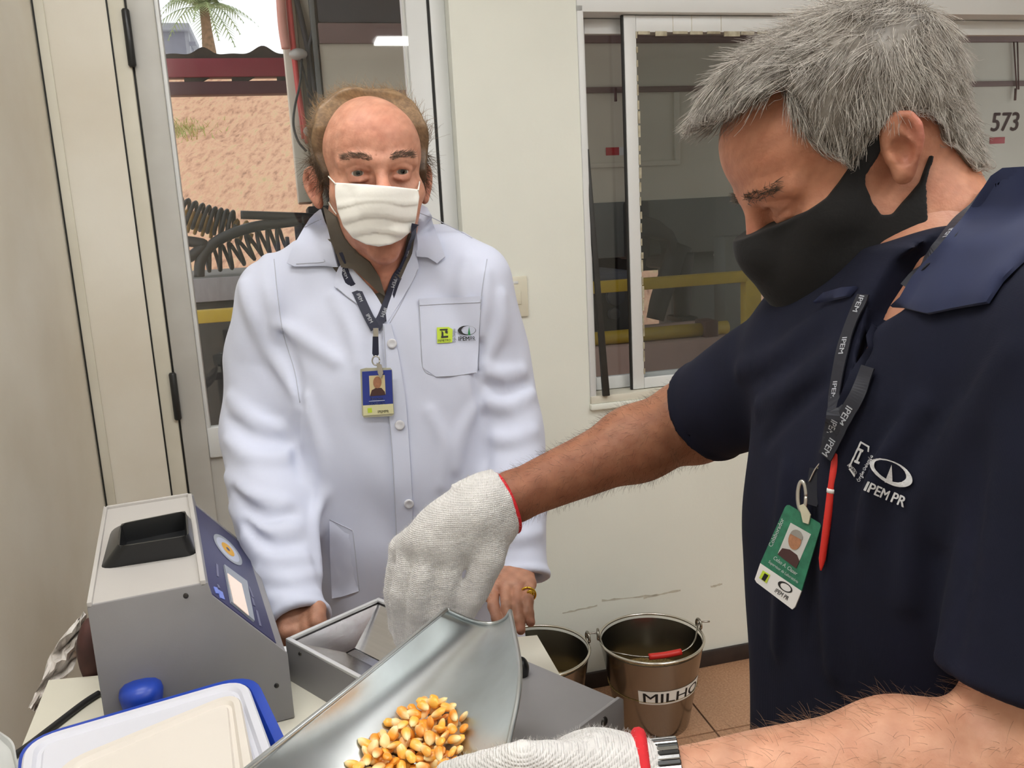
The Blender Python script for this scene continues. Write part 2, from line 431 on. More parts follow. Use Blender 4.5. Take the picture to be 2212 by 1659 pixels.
def fill_px(poly, step):
    """triangulated interior of a pixel polygon with points every step px"""
    poly = np.asarray(poly, float); out = []; n = len(poly)
    for i in range(n):
        a, b = poly[i], poly[(i + 1) % n]; k = max(1, int(np.hypot(*(b - a)) / step)); out += [a + (b - a) * j / k for j in range(k)]
    nb = len(out); lo, hi = poly.min(0), poly.max(0)
    gx, gy = np.meshgrid(np.arange(lo[0], hi[0], step), np.arange(lo[1], hi[1], step * 0.87)); gx[1::2] += step / 2
    g = np.stack([gx.ravel(), gy.ravel()], 1); g = g[polysd(g[:, 0], g[:, 1], poly) < -step * 0.55]
    V = [Vector(p) for p in out] + [Vector(p) for p in g]
    r = delaunay_2d_cdt(V, [(i, (i + 1) % nb) for i in range(nb)], [list(range(nb))], 1, 1e-4)
    return np.array([tuple(p) for p in r[0]]), [tuple(f) for f in r[2]]
def patch(name, poly, bvh, m, parent, off=0.002, thick=0.002, step=10, smoothit=2, lift=None, maxdev=0.05):
    """a sheet lying on a surface: pixel outline cast on it, raised by off and given thickness (lift(px,py) adds height)"""
    P2, T = fill_px(poly, step); hits = [cast(bvh, a, b) for a, b in P2]; ok = np.array([h is not None for h in hits]); pts = np.zeros((len(P2), 3)); nr = np.zeros((len(P2), 3))
    dd = np.array([np.linalg.norm(h[0] - CO) if h is not None else 0 for h in hits]); med = np.median(dd[ok])
    if maxdev is not None: ok &= np.abs(dd - med) < maxdev
    gi = np.where(ok)[0]
    for i, (a, b) in enumerate(P2):
        j = i if ok[i] else gi[np.argmin(((P2[gi] - P2[i]) ** 2).sum(1))]; r = ray(a, b); r = r / np.linalg.norm(r); pts[i] = CO + r * dd[j]; nr[i] = hits[j][1]
    # relax depth jumps: fit along the view ray
    E = np.array([(f[i], f[(i + 1) % len(f)]) for f in T for i in range(len(f))]); n = len(pts)
    dep = np.linalg.norm(pts - CO, axis=1); dirs = (pts - CO) / dep[:, None]
    if maxdev is not None:
        med = np.median(dep); dep = np.clip(dep, med - maxdev, med + maxdev)
    for _ in range(smoothit):
        S = np.bincount(E[:, 0], dep[E[:, 1]], n) + np.bincount(E[:, 1], dep[E[:, 0]], n); C = np.bincount(E.ravel(), minlength=n); dep = 0.4 * dep + 0.6 * S / np.maximum(C, 1)
        for ax in range(3):
            S = np.bincount(E[:, 0], nr[E[:, 1], ax], n) + np.bincount(E[:, 1], nr[E[:, 0], ax], n); nr[:, ax] = 0.4 * nr[:, ax] + 0.6 * S / np.maximum(C, 1)
    nr /= np.linalg.norm(nr, axis=1)[:, None]
    pts = CO + dirs * dep[:, None]
    lf = np.array([lift(a, b) for a, b in P2]) if lift else 0
    top = pts + nr * (off + thick + lf)[:, None] if lift else pts + nr * (off + thick)
    bot = pts + nr * off if not lift else pts + nr * (off + lf)[:, None]
    V = np.concatenate([top, bot]); Fc = []
    cnt = {}
    for f in T:
        a = np.cross(top[f[1]] - top[f[0]], top[f[2]] - top[f[0]]); f = f if a @ nr[f[0]] > 0 else f[::-1]
        Fc.append(f); Fc.append(tuple(n + i for i in f[::-1]))
        for i in range(len(f)):
            e = (f[i], f[(i + 1) % len(f)]); cnt[e] = cnt.get(e, 0) + 1
    for (a, b) in list(cnt):
        if (b, a) not in cnt: Fc.append((b, a, n + a, n + b))
    o = mk(name, V, Fc, m, parent); o.data.shade_smooth(); o.data.set_sharp_from_angle(angle=math.radians(50)); return o
def print_px(name, shapes, bvh, m, parent, off=0.0006, default_y=None):
    """flat print cast on a surface: shapes = list of (verts px Nx2, tris)"""
    V, Fc = [], []
    for P2, T in shapes:
        k = len(V)
        for a, b in P2:
            h = cast(bvh, a, b, off)
            V.append(h[0] if h is not None else Py(a, b, default_y or 1.0))
        Fc += [tuple(k + i for i in f) for f in T]
    return mk(name, V, Fc, m, parent)
def text_px(s, c, size, ang=0.0, bold=0.012, sx=1.0, width=None, shear=0.0, axes=None):
    """lettering placed in pixel space; axes=(ux,uy) optional pixel basis vectors of cap height"""
    v, f, sz = text_tris(s, bold, sx)
    kx = size if width is None else width / sz[0]
    if axes is None:
        ca, sa = math.cos(ang), math.sin(ang); ux, uy = np.array([ca, sa]), np.array([sa, -ca])
    else: ux, uy = map(np.array, axes)
    return (np.array([np.array(c) + ux * a * kx + uy * b * size for a, b in v]), f)
def ring_px(c, ro, ri, ang=0.0, off=(0, 0), n=40):
    """filled ellipse ring between outer radii ro and inner radii ri (inner shifted by off)"""
    ca, sa = math.cos(ang), math.sin(ang); P, T = [], []
    for k in range(n):
        a = 2 * math.pi * k / n
        for r, o in ((ro, (0, 0)), (ri, off)):
            x, y = r[0] * math.cos(a) + o[0], r[1] * math.sin(a) + o[1]; P.append((c[0] + ca * x - sa * y, c[1] + sa * x + ca * y))
    for k in range(n):
        a, b = 2 * k, 2 * ((k + 1) % n); T.append((a, b, b + 1, a + 1))
    return np.array(P), T
def poly_px(pts, step=12): return fill_px(pts, step)
def strands(roots, dirs_fn, L, nseg, r0, r1, name, m, parent, colf=None, sides=3):
    """many thin tapering hairs grown step by step: dirs_fn(points, step index) -> next direction"""
    p = np.asarray(roots, float); n = len(p); L = np.broadcast_to(np.asarray(L, float), (n,)); pts = [p]
    for i in range(nseg):
        d = dirs_fn(pts[-1], i); pts.append(pts[-1] + d * (L / nseg)[:, None])
    P = np.stack(pts, 1); T = np.gradient(P, axis=1); T /= np.linalg.norm(T, axis=2)[..., None] + 1e-12
    ref = np.array([0.37, 0.61, 0.7]); A = np.cross(T, ref); A /= np.linalg.norm(A, axis=2)[..., None] + 1e-12; B = np.cross(T, A)
    rad = np.linspace(1, 0, nseg + 1)[None, :, None] ** 0.7 * (r0 - r1) + r1
    V = np.stack([P + rad * (math.cos(2 * math.pi * k / sides) * A + math.sin(2 * math.pi * k / sides) * B) for k in range(sides)], 2)
    V = V.reshape(-1, 3); base = (np.arange(n)[:, None] * (nseg + 1) + np.arange(nseg)[None, :]) * sides; Q = []
    for k in range(sides):
        k2 = (k + 1) % sides; Q.append(np.stack([base + k, base + k2, base + sides + k2, base + sides + k], -1).reshape(-1, 4))
    Q = np.concatenate(Q); c = None
    if colf is not None: c = np.repeat(colf(P[:, 0]), (nseg + 1) * sides, 0)
    return mk_np(name, V, Q, m, parent, c)
# ---------------------------------------------------------------- wall frame: s along back wall, t outward, z up
WY = math.radians(14.0); WP = onz(1560, 1430, 0)
WD = np.array([math.cos(WY), math.sin(WY), 0]); WN = np.array([-math.sin(WY), math.cos(WY), 0])
def W(s, t, z): return WP + WD * s + WN * t + np.array([0, 0, z])
def onT(px, py, t):
    r = ray(px, py); p = CO + r * (((WP + WN * t - CO) @ WN) / (r @ WN)); return (p - WP) @ WD, p[2]
def wbox(name, s0, s1, t0, t1, z0, z1, m, parent=None, bevel=0.0, seg=2):
    return hexa(name, [W(s0, t0, z0), W(s1, t0, z0), W(s1, t1, z0), W(s0, t1, z0), W(s0, t0, z1), W(s1, t0, z1), W(s1, t1, z1), W(s0, t1, z1)], m, parent, bevel, seg)
def wpoly(name, pts_px, t, thick, m, parent=None, bevel=0):
    """plate whose outline is given by pixels on the plane t, extruded outward by thick"""
    P = [W(*((lambda q: (q[0], t, q[1]))(onT(a, b, t)))) for a, b in pts_px]
    return extrude_poly(name, P, WN * thick, m, parent, bevel)

M_wall = mat('painted_wall', (233, 235, 226), 0.65, var=0.03, scale=2.5, bump=0.08, bscale=90)
M_wall_l = mat('painted_wall_worn', (233, 229, 218), 0.65, rgb2=(222, 215, 200), scale=3.0, bump=0.08, bscale=70)
M_ceil = mat('ceiling_paint', (235, 235, 230), 0.8, var=0.02)
M_alu = mat('white_aluminium', (222, 224, 224), 0.38, var=0.02, scale=4, metal=0.0)
M_alud = mat('door_aluminium', (196, 195, 190), 0.42, rgb2=(182, 180, 174), scale=6)
M_cream = mat('door_frame_cream', (220, 216, 202), 0.55, rgb2=(208, 203, 187), scale=5)
M_gask_shade = mat('gasket_and_gap_shade', (22, 22, 20), 0.6)  # also colours the painted shadow gap at the front sash
M_hinge = mat('hinge_black', (34, 35, 36), 0.35)
M_base = mat('baseboard_brown', (58, 46, 42), 0.45, rgb2=(40, 32, 30), scale=14)
M_tile = mat('floor_tile', (196, 154, 122), 0.42, rgb2=(164, 120, 90), scale=160, detail=6)
M_grout = mat('grout', (96, 72, 56), 0.9)
M_putty = mat('old_putty', (196, 190, 168), 0.8, rgb2=(150, 140, 118), scale=40, bump=0.4, bscale=120)
M_scuff = mat('grey_scuff', (204, 200, 184), 0.8, var=0.1, scale=60)
M_glass = glass_mat('pane_glass', (0.86, 0.87, 0.87), 0.9)
M_glassd = glass_mat('door_glass', (0.97, 0.97, 0.96), 1.5)

SL, SR, TB, ZC = -1.825, 2.6, -4.9, 2.85
wb = thing('wall_back', W(0, 0, 0), None, None, kind='structure')
wbox('wall_section', SL, -1.655, 0, 0.15, 0, ZC, M_wall_l, wb)
wbox('wall_section', -1.655, -0.80, 0, 0.15, 2.24, ZC, M_wall, wb)
wbox('wall_section', -0.80, -0.435, 0, 0.15, 0, ZC, M_wall, wb)
wbox('wall_section', -0.435, 1.9, 0, 0.15, 0, 0.945, M_wall, wb)
wbox('wall_section', -0.435, 1.9, 0, 0.15, 2.085, ZC, M_wall, wb)
wbox('wall_section', 1.9, SR, 0, 0.15, 0, ZC, M_wall, wb)
tag(wbox('wall_sky_block', SL - 0.15, 9.0, 0.0, 0.15, ZC + .1, 4.3, M_wall), kind='structure')  # unseen wall added to keep sky light off the trailer side
WLEFT = tag(wbox('wall_left', SL - 0.15, SL, TB, 0.15, 0, ZC, M_wall_l), kind='structure')
tag(wbox('wall_right', SR, SR + 0.15, TB, 0.15, 0, ZC, M_wall), kind='structure')
tag(wbox('wall_front', SL - 0.15, SR + 0.15, TB - 0.15, TB, 0, ZC, M_wall), kind='structure')
tag(wbox('ceiling', SL - 0.15, SR + 0.15, TB - 0.15, 0.15, ZC, ZC + 0.1, M_ceil), kind='structure')
# trims beside the door: raised strip next to the corner and the groove by the frame
tag(wbox('trim_1', SL, SL + 0.028, -0.008, 0.0, 0, ZC, M_cream, None, 0.003), kind='structure')
tag(wbox('trim_2', SL + 0.002, SL + 0.006, -0.0095, -0.008, 0, ZC, M_gask_shade), kind='structure')
# skirting
bbm = wbox('baseboard_back', -0.80, SR, -0.012, 0.0, 0, 0.055, M_base, None, 0.003); tag(bbm, kind='structure')
tag(wbox('baseboard_left', SL, SL + 0.012, TB, -0.01, 0, 0.055, M_base, None, 0.003), kind='structure')
# scuff marks on the plaster under the window
for i, (a, b, c, d) in enumerate([(1215, 1325, 1290, 1308), (1300, 1298, 1420, 1285), (1390, 1292, 1470, 1275), (1535, 1268, 1560, 1262)]):
    s0, z0 = onT(a, b, 0); s1, z1 = onT(c, d, 0); k = 9; pts = []
    up_ = [W(s0 + (s1 - s0) * j / k, -0.0006, z0 + (z1 - z0) * j / k + random.uniform(0.001, 0.006)) for j in range(k + 1)]
    dn_ = [W(s0 + (s1 - s0) * j / k, -0.0006, z0 + (z1 - z0) * j / k - random.uniform(0.001, 0.004)) for j in range(k + 1)]
    mk('scuff_mark', up_ + dn_, [(j, j + 1, k + 2 + j, k + 1 + j) for j in range(k)], M_scuff, wb)

# floor tiles: grid fixed by the joint seen beside the bucket
fl = thing('floor', (0, 0, 0), None, None, kind='structure')
hexa('floor_bed', [W(SL, TB, -0.08), W(SR, TB, -0.08), W(SR, 0.15, -0.08), W(SL, 0.15, -0.08), W(SL, TB, -0.004), W(SR, TB, -0.004), W(SR, 0.15, -0.004), W(SL, 0.15, -0.004)], M_grout, fl)
g0 = onz(1545, 1580, 0)[:2]; ga = math.radians(12.5); gx = np.array([math.cos(ga), math.sin(ga)]); gy = np.array([-gx[1], gx[0]]); TS = 0.42
me0 = None
for i in range(-9, 9):
    for j in range(-12, 3):
        c = g0 + gx * (i + 0.5) * TS + gy * (j + 0.5) * TS; rel = np.array([c[0] - WP[0], c[1] - WP[1], 0])
        s_, t_ = rel @ WD, rel @ WN
        if not (SL + 0.18 < s_ < SR - 0.18 and TB + 0.18 < t_ < 0.08): continue
        if me0 is None:
            bm = bmesh.new(); h = TS / 2 - 0.003
            bm_hexa(bm, [(-h, -h, -0.008), (h, -h, -0.008), (h, h, -0.008), (-h, h, -0.008), (-h, -h, 0), (h, -h, 0), (h, h, 0), (-h, h, 0)])
            bevel_all(bm, 0.0015, 1); me0 = bpy.data.meshes.new('tile'); bm.normal_update(); bm.to_mesh(me0); bm.free(); me0.materials.append(M_tile)
        o = bpy.data.objects.new('tile', me0); o.location = (c[0], c[1], 0); o.rotation_euler = (0, 0, ga); COLL.objects.link(o); o.parent = fl

# ---------------------------------------------------------------- door
d1 = thing('door_1', W(-1.2, 0.03, 0), None, None, kind='structure')
wbox('door_frame', -1.655, -1.617, 0.0, 0.09, 0, 2.24, M_cream, d1, 0.003)
wbox('door_frame', -0.842, -0.80, 0.055, 0.12, 0, 2.24, M_alu, d1, 0.003)
wbox('frame_groove', -1.658, -1.654, -0.001, 0.001, 0, 2.24, M_gask_shade, d1)
wbox('gap_seal', -1.617, -1.612, 0.012, 0.08, 0, 2.24, M_gask_shade, d1)
wbox('gap_seal', -0.850, -0.842, 0.06, 0.10, 0, 2.24, M_gask_shade, d1)
lf = -1.612; rt = -0.850; gl_, gr_ = -1.548, -0.912
wbox('stile', lf, gl_, 0.006, 0.05, 0.01, 2.23, M_alud, d1, 0.005)
wbox('stile_bead', gl_, gl_ + 0.010, 0.014, 0.044, 0.98, 2.15, M_alu, d1, 0.002)
wbox('stile', gr_, rt, 0.055, 0.095, 0.01, 2.23, M_alu, d1, 0.004)
wbox('stile_bead', gr_ - 0.008, gr_, 0.05, 0.085, 0.98, 2.15, M_alu, d1, 0.002)
wbox('rail', gl_, gr_, 0.012, 0.05, 2.15, 2.23, M_alu, d1, 0.004)
wbox('rail', gl_, gr_, 0.012, 0.05, 0.90, 0.985, M_alu, d1, 0.004)
wbox('rail', gl_, gr_, 0.012, 0.05, 0.02, 0.10, M_alu, d1, 0.004)
wbox('lower_panel', gl_, gr_, 0.024, 0.036, 0.10, 0.90, M_alud, d1)
wbox('glass_pane', gl_, gr_, 0.028, 0.033, 0.985, 2.15, M_glassd, d1)
for y0, y1 in ((20, 145), (803, 905)):
    s_, za = onT(283 if y0 < 100 else 392, y0, 0.0); _, zb = onT(290 if y0 < 100 else 398, y1, 0.0)
    v, f = tube_np([W(-1.6145, -0.004, zb), W(-1.6145, -0.004, zb + 0.004), W(-1.6145, -0.004, za - 0.004), W(-1.6145, -0.004, za)], [0.007, 0.0095, 0.0095, 0.007], 14)
    mk('hinge', v, f, M_hinge, d1, True)

# ---------------------------------------------------------------- window
w1 = thing('window_1', W(0.7, 0, 0.945), None, None, kind='structure')
zb, zt_ = 0.952, 2.085
wbox('window_frame', -0.437, -0.418, -0.006, 0.13, zb, zt_, M_alu, w1, 0.003)
wbox('window_frame', 1.88, 1.902, -0.006, 0.13, zb, zt_, M_alu, w1, 0.003)
wbox('window_frame', -0.437, 1.9, -0.006, 0.13, zt_ - 0.02, zt_ + 0.06, M_alu, w1, 0.003)
wbox('window_frame', -0.437, 1.9, -0.010, 0.13, zb - 0.012, zb + 0.012, M_cream, w1, 0.003)
wbox('window_sill', -0.44, 1.9, -0.018, 0.13, zb - 0.03, zb - 0.012, M_wall, w1, 0.004)
def sash(s0, s1, t0, stile, rail, top, name='sash'):
    sh = thing(name, W((s0 + s1) / 2, t0, zb), None, None, parent=w1)
    sh.matrix_parent_inverse = WORLDM[w1.name].inverted()
    a, b = zb + 0.014, zt_ - 0.022
    wbox('sash_stile', s0, s0 + stile, t0, t0 + 0.026, a, b, M_alu, sh, 0.003)
    wbox('sash_stile', s1 - stile, s1, t0, t0 + 0.026, a, b, M_alu, sh, 0.003)
    wbox('sash_rail', s0 + stile, s1 - stile, t0 + 0.002, t0 + 0.024, a, a + rail, M_alu, sh, 0.003)
    wbox('sash_rail', s0 + stile, s1 - stile, t0 + 0.002, t0 + 0.024, b - top, b, M_alu, sh, 0.003)
    wbox('glass_pane', s0 + stile, s1 - stile, t0 + 0.010, t0 + 0.014, a + rail, b - top, M_glass, sh)
    return sh
sash(-0.412, 0.40, 0.062, 0.020, 0.040, 0.042)
fs_ = sash(-0.288, 0.62, 0.018, 0.038, 0.034, 0.046)
sash(0.66, 1.878, 0.062, 0.03, 0.036, 0.045)
wbox('gap_shade_strip', -0.294, -0.289, 0.02, 0.03, zb + 0.014, zt_ - 0.022, M_gask_shade, fs_)  # dark strip painted for the shadow in the gap beside the stile
# ragged old putty along the front sash
for k in range(26):
    z_ = zb + 0.06 + k * 0.0395; wbox('putty', -0.252, -0.2465 + random.uniform(-0.002, 0.002), 0.0155, 0.019, z_, z_ + random.uniform(0.015, 0.039), M_putty, fs_)
for k in range(12):
    s_ = -0.245 + k * 0.055; wbox('putty', s_, s_ + random.uniform(0.035, 0.054), 0.017, 0.021, zt_ - 0.022 - 0.046 - random.uniform(0.004, 0.012), zt_ - 0.066, M_putty, fs_)
for s_ in (-0.135, -0.075, 0.02): wbox('rail_joint', s_, s_ + 0.0016, 0.0192, 0.0205, zt_ - 0.066, zt_ - 0.022, M_scuff, fs_)
# black bar leaning in the frame
M_bar = mat('blackened_steel', (44, 43, 40), 0.5, rgb2=(34, 33, 31), scale=20)
sa, za = onT(1269, 322, -0.004); sb, zb2 = onT(1303, 842, -0.004)
sb = sb; wd = 0.0135
br_ = extrude_poly('leaning_bar', [W(sa - 0.006, -0.002, za), W(sa + 0.006, -0.002, za), W(sb + wd, -0.026, zb + 0.0125), W(sb - wd * 0.6, -0.026, zb + 0.0125)], WN * 0.012, M_bar, None, 0.0015)
tag(br_, 'black tapered metal bar leaning upright inside the left edge of the window', 'bar')

# light switch
sw = thing('light_switch', W(-0.63, -0.001, 1.28), 'cream wall switch plate beside the door, half behind the white sleeve', 'light switch')
M_plate = mat('switch_plastic', (222, 218, 200), 0.35, var=0.02)
s0, z0 = onT(1078, 688, 0); s1, z1 = onT(1137, 595, 0)
wbox('cover_plate', s0, s1, -0.009, -0.0005, z0, z1, M_plate, sw, 0.004)
wbox('rocker', s0 + 0.022, s1 - 0.022, -0.0125, -0.009, (z0 + z1) / 2 - 0.022, (z0 + z1) / 2 + 0.018, M_plate, sw, 0.002)
wbox('label_window', s0 + 0.028, s1 - 0.028, -0.0105, -0.009, z1 - 0.022, z1 - 0.014, M_alu, sw, 0.001)

# ceiling luminaires: light mesh inside each fitting
M_lum = mat('luminaire_white', (240, 240, 238), 0.4, var=0.01)
m = bpy.data.materials.new('fluorescent_diffuser'); m.use_nodes = True; p = m.node_tree.nodes['Principled BSDF']
p.inputs['Base Color'].default_value = (0.9, 0.9, 0.9, 1); p.inputs['Emission Color'].default_value = (1.0, 1.0, 0.985, 1); p.inputs['Emission Strength'].default_value = LAMP_STRENGTH
M_tube = m
LUM = [((1.65, -1.12), 'ceiling lamp behind the camera on the right'), ((-0.35, 0.10), 'ceiling lamp overhead on the left'), ((1.25, 0.95), 'ceiling lamp above the grey-haired person'), ((-0.7, 1.05), 'ceiling lamp above the person in the lab coat'), ((1.95, -0.1), 'ceiling lamp near the right wall')]
for (x, y), lb in LUM:
    e = thing('ceiling_lamp', (x, y, ZC - 0.001), 'white fluorescent ' + lb, 'lamp', 'fluorescent lamps under the ceiling')
    c = np.array([x, y, 0]); hx = WD * 0.62; hy = WN * 0.13
    def bx(nm, ax, ay, z0, z1, m_, bv): return hexa(nm, [c + sx * WD * ax + sy * WN * ay + [0, 0, z] for z in (z0, z1) for sx, sy in ((-1, -1), (1, -1), (1, 1), (-1, 1))], m_, e, bv)
    bx('lamp_housing', 0.63, 0.14, ZC - 0.05, ZC - 0.001, M_lum, 0.004)
    bx('lamp_diffuser', 0.60, 0.11, ZC - 0.066, ZC - 0.0505, M_tube, 0.004)
# ---------------------------------------------------------------- the yard outside
def nodes_ramp(name, stops, scale, bump=0.6, rough=0.95, stretch=None):
    m = bpy.data.materials.new(name); m.use_nodes = True; t = m.node_tree; p = t.nodes['Principled BSDF']; tc = t.nodes.new('ShaderNodeTexCoord')
    n = t.nodes.new('ShaderNodeTexNoise'); n.inputs['Scale'].default_value = scale; n.inputs['Detail'].default_value = 8; n.inputs['Roughness'].default_value = 0.65
    src = tc.outputs['Object']
    if stretch:
        mp = t.nodes.new('ShaderNodeMapping'); mp.inputs['Scale'].default_value = stretch; t.links.new(src, mp.inputs[0]); src = mp.outputs[0]
    t.links.new(src, n.inputs['Vector'])
    r = t.nodes.new('ShaderNodeValToRGB'); el = r.color_ramp.elements
    el[0].position, el[0].color = stops[0][0], (*s2l(stops[0][1]), 1); el[1].position, el[1].color = stops[-1][0], (*s2l(stops[-1][1]), 1)
    for q, c in stops[1:-1]: e = el.new(q); e.color = (*s2l(c), 1)
    t.links.new(n.outputs[0], r.inputs[0]); t.links.new(r.outputs[0], p.inputs['Base Color']); p.inputs['Roughness'].default_value = rough
    b = t.nodes.new('ShaderNodeBump'); b.inputs['Strength'].default_value = bump; b.inputs['Distance'].default_value = 0.05
    n2 = t.nodes.new('ShaderNodeTexNoise'); n2.inputs['Scale'].default_value = scale * 4; t.links.new(src, n2.inputs['Vector'])
    t.links.new(n2.outputs[0], b.inputs['Height']); t.links.new(b.outputs[0], p.inputs['Normal']); return m
M_dirt = nodes_ramp('dry_red_hillside', [(0.30, (150, 106, 82)), (0.42, (196, 148, 118)), (0.52, (214, 166, 134)), (0.62, (208, 172, 134)), (0.74, (178, 164, 112))], 3.2, stretch=(3.0, 1.0, 1.0))
M_ground = nodes_ramp('red_yard_concrete', [(0.3, (186, 128, 112)), (0.5, (206, 148, 130)), (0.7, (220, 170, 152))], 2.5, 0.2)
GZ = -0.12
gnd = hexa('ground', [W(-14, 0.15, GZ - .1), W(16, 0.15, GZ - .1), W(16, 7.2, GZ - .1), W(-14, 7.2, GZ - .1), W(-14, 0.15, GZ), W(16, 0.15, GZ), W(16, 7.2, GZ), W(-14, 7.2, GZ)], M_ground); tag(gnd, kind='structure')
# hillside with an uneven surface
nx, ny = 60, 40; vs_, fs = [], []
for j in range(ny + 1):
    for i in range(nx + 1):
        s_ = -22 + 44 * i / nx; u = j / ny; t_ = 7.0 + 12 * u
        z_ = GZ - 0.02 + 5.35 * (u ** 0.95) + 0.10 * math.sin(s_ * 1.3 + 4 * u) * u + 0.07 * math.sin(s_ * 3.1 + u * 17) * u + random.uniform(-.05, .05) * min(1, u * 4)
        if j == ny: z_ -= .3
        vs_.append(W(s_, t_, z_))
for j in range(ny):
    for i in range(nx): a = j * (nx + 1) + i; fs.append((a, a + 1, a + nx + 2, a + nx + 1))
hs = mk('hillside', vs_, fs, M_dirt, None, True); tag(hs, kind='structure')
# grass tufts on the slope (small blades)
M_grass = mat('dry_grass', (150, 170, 92), 0.8, rgb2=(196, 168, 110), scale=3)
gbv = bvh_of(hs)
def tuft(px, py, n, spread, label):
    r = Vector(ray(px, py)).normalized(); h = gbv.ray_cast(Vector(CO), r)[0]
    if h is None: return
    V, Fc = [], []
    for k in range(n):
        b = np.array(h) + [random.gauss(0, spread), random.gauss(0, spread), 0.0]; hh = gbv.ray_cast(Vector(b) + Vector((0, 0, 3)), Vector((0, 0, -1)))[0]
        if hh is None: continue
        b = np.array(hh); a = random.uniform(0, 6.28); w_ = 0.012; ht = random.uniform(0.05, 0.13); q = np.array([math.cos(a), math.sin(a), 0]); ln = np.array([random.gauss(0, .06), random.gauss(0, .06), ht])
        k0 = len(V); V += [b - q * w_ - [0, 0, .02], b + q * w_ - [0, 0, .02], b + ln * .6 + q * w_ * .6, b + ln]; Fc += [(k0, k0 + 1, k0 + 2), (k0, k0 + 2, k0 + 3)]
    tag(mk('grass_tuft', V, Fc, M_grass), label, 'grass', kind='stuff')
tuft(385, 283, 380, 0.28, 'green grass tuft on the red slope near the door edge')

# maroon canopy beam with black net on top
M_red = mat('maroon_paint', (138, 44, 60), 0.5, var=0.04); M_red2 = mat('dark_maroon_paint', (78, 32, 44), 0.5, var=0.05)
M_net = mat('black_shade_net', (46, 42, 40), 0.85, rgb2=(66, 58, 52), scale=20)
bT = 5.2; be = thing('canopy_beam', W(-4.5, bT, GZ), 'maroon canopy beam with black shade net draped on top, outside the door', 'canopy')
(_, zr0), (_, zr1), (_, zd0), (_, zd1) = onT(480, 166, bT), onT(480, 125, bT), onT(480, 204, bT), onT(480, 175, bT)
sA, sB = onT(250, 150, bT)[0] - 1.0, onT(660, 150, bT)[0] + 0.6
wbox('upper_band', sA, sB, bT, bT + 0.12, zr0, zr1, M_red, be, 0.01)
wbox('lower_band', sA, sB, bT, bT + 0.12, zd0, zd1, M_red2, be, 0.01)
prev = sA
for cx_ in (365, 468, 566, 664):                       # web plates leave trapezoid openings
    a0, _ = onT(cx_ - 16, 170, bT); a1, _ = onT(cx_ + 14, 170, bT); b0, _ = onT(cx_ - 34, 170, bT); b1, _ = onT(cx_ + 32, 170, bT)
    extrude_poly('web_plate', [W(prev, bT + .02, zd1), W(b0, bT + .02, zd1), W(a0, bT + .02, zr0), W(prev, bT + .02, zr0)], WN * .04, M_net, be); prev = b1
for s_ in (sA + .3, sB + 1.0): wbox('beam_post', s_, s_ + .14, bT + .02, bT + .14, GZ, zr0, M_red2, be)
net = [];
for x in np.linspace(300, 680, 60):
    y = 118 - 24 * math.exp(-((x - 438) / 24) ** 2) - 27 * math.exp(-((x - 567) / 26) ** 2) + 5 * math.cos((x - 438) / 129 * 6.28) + 2; net.append((x, y))
P_ = [W(*(lambda q: (q[0], bT + .01, q[1]))(onT(a, b, bT))) for a, b in net] + [W(onT(680, 128, bT)[0], bT + .01, zr1), W(onT(300, 128, bT)[0], bT + .01, zr1)]
extrude_poly('shade_net', P_, WN * 0.10, M_net, be)

# grey outbuilding on the ridge
M_bld = mat('grey_cladding', (122, 122, 134), 0.6, var=0.04); M_bld2 = mat('grey_roof_edge', (150, 150, 158), 0.6)
oT = 23.5; gb = thing('outbuilding', W(-12, oT, 5.0), 'grey flat-roofed outbuilding on the ridge behind the shade net', 'building')
a0, z1 = onT(330, 68, oT); a1, _ = onT(398, 68, oT); _, z0 = onT(360, 135, oT)
wbox('wall', a0 - 1, a1, oT, oT + 2.5, z0 - 1, z1, M_bld, gb); wbox('corner_post', a1, a1 + .10, oT, oT + .3, z0 - 1, z1, M_bld2, gb)
wbox('roof', a0 - 1.1, a1 + .16, oT - .2, oT + 2.6, z1, z1 + .18, M_bld2, gb, .02)
wbox('gutter_end', a1 + .10, a1 + .26, oT - .1, oT + .1, z1 - .35, z1 - .28, M_bld, gb)

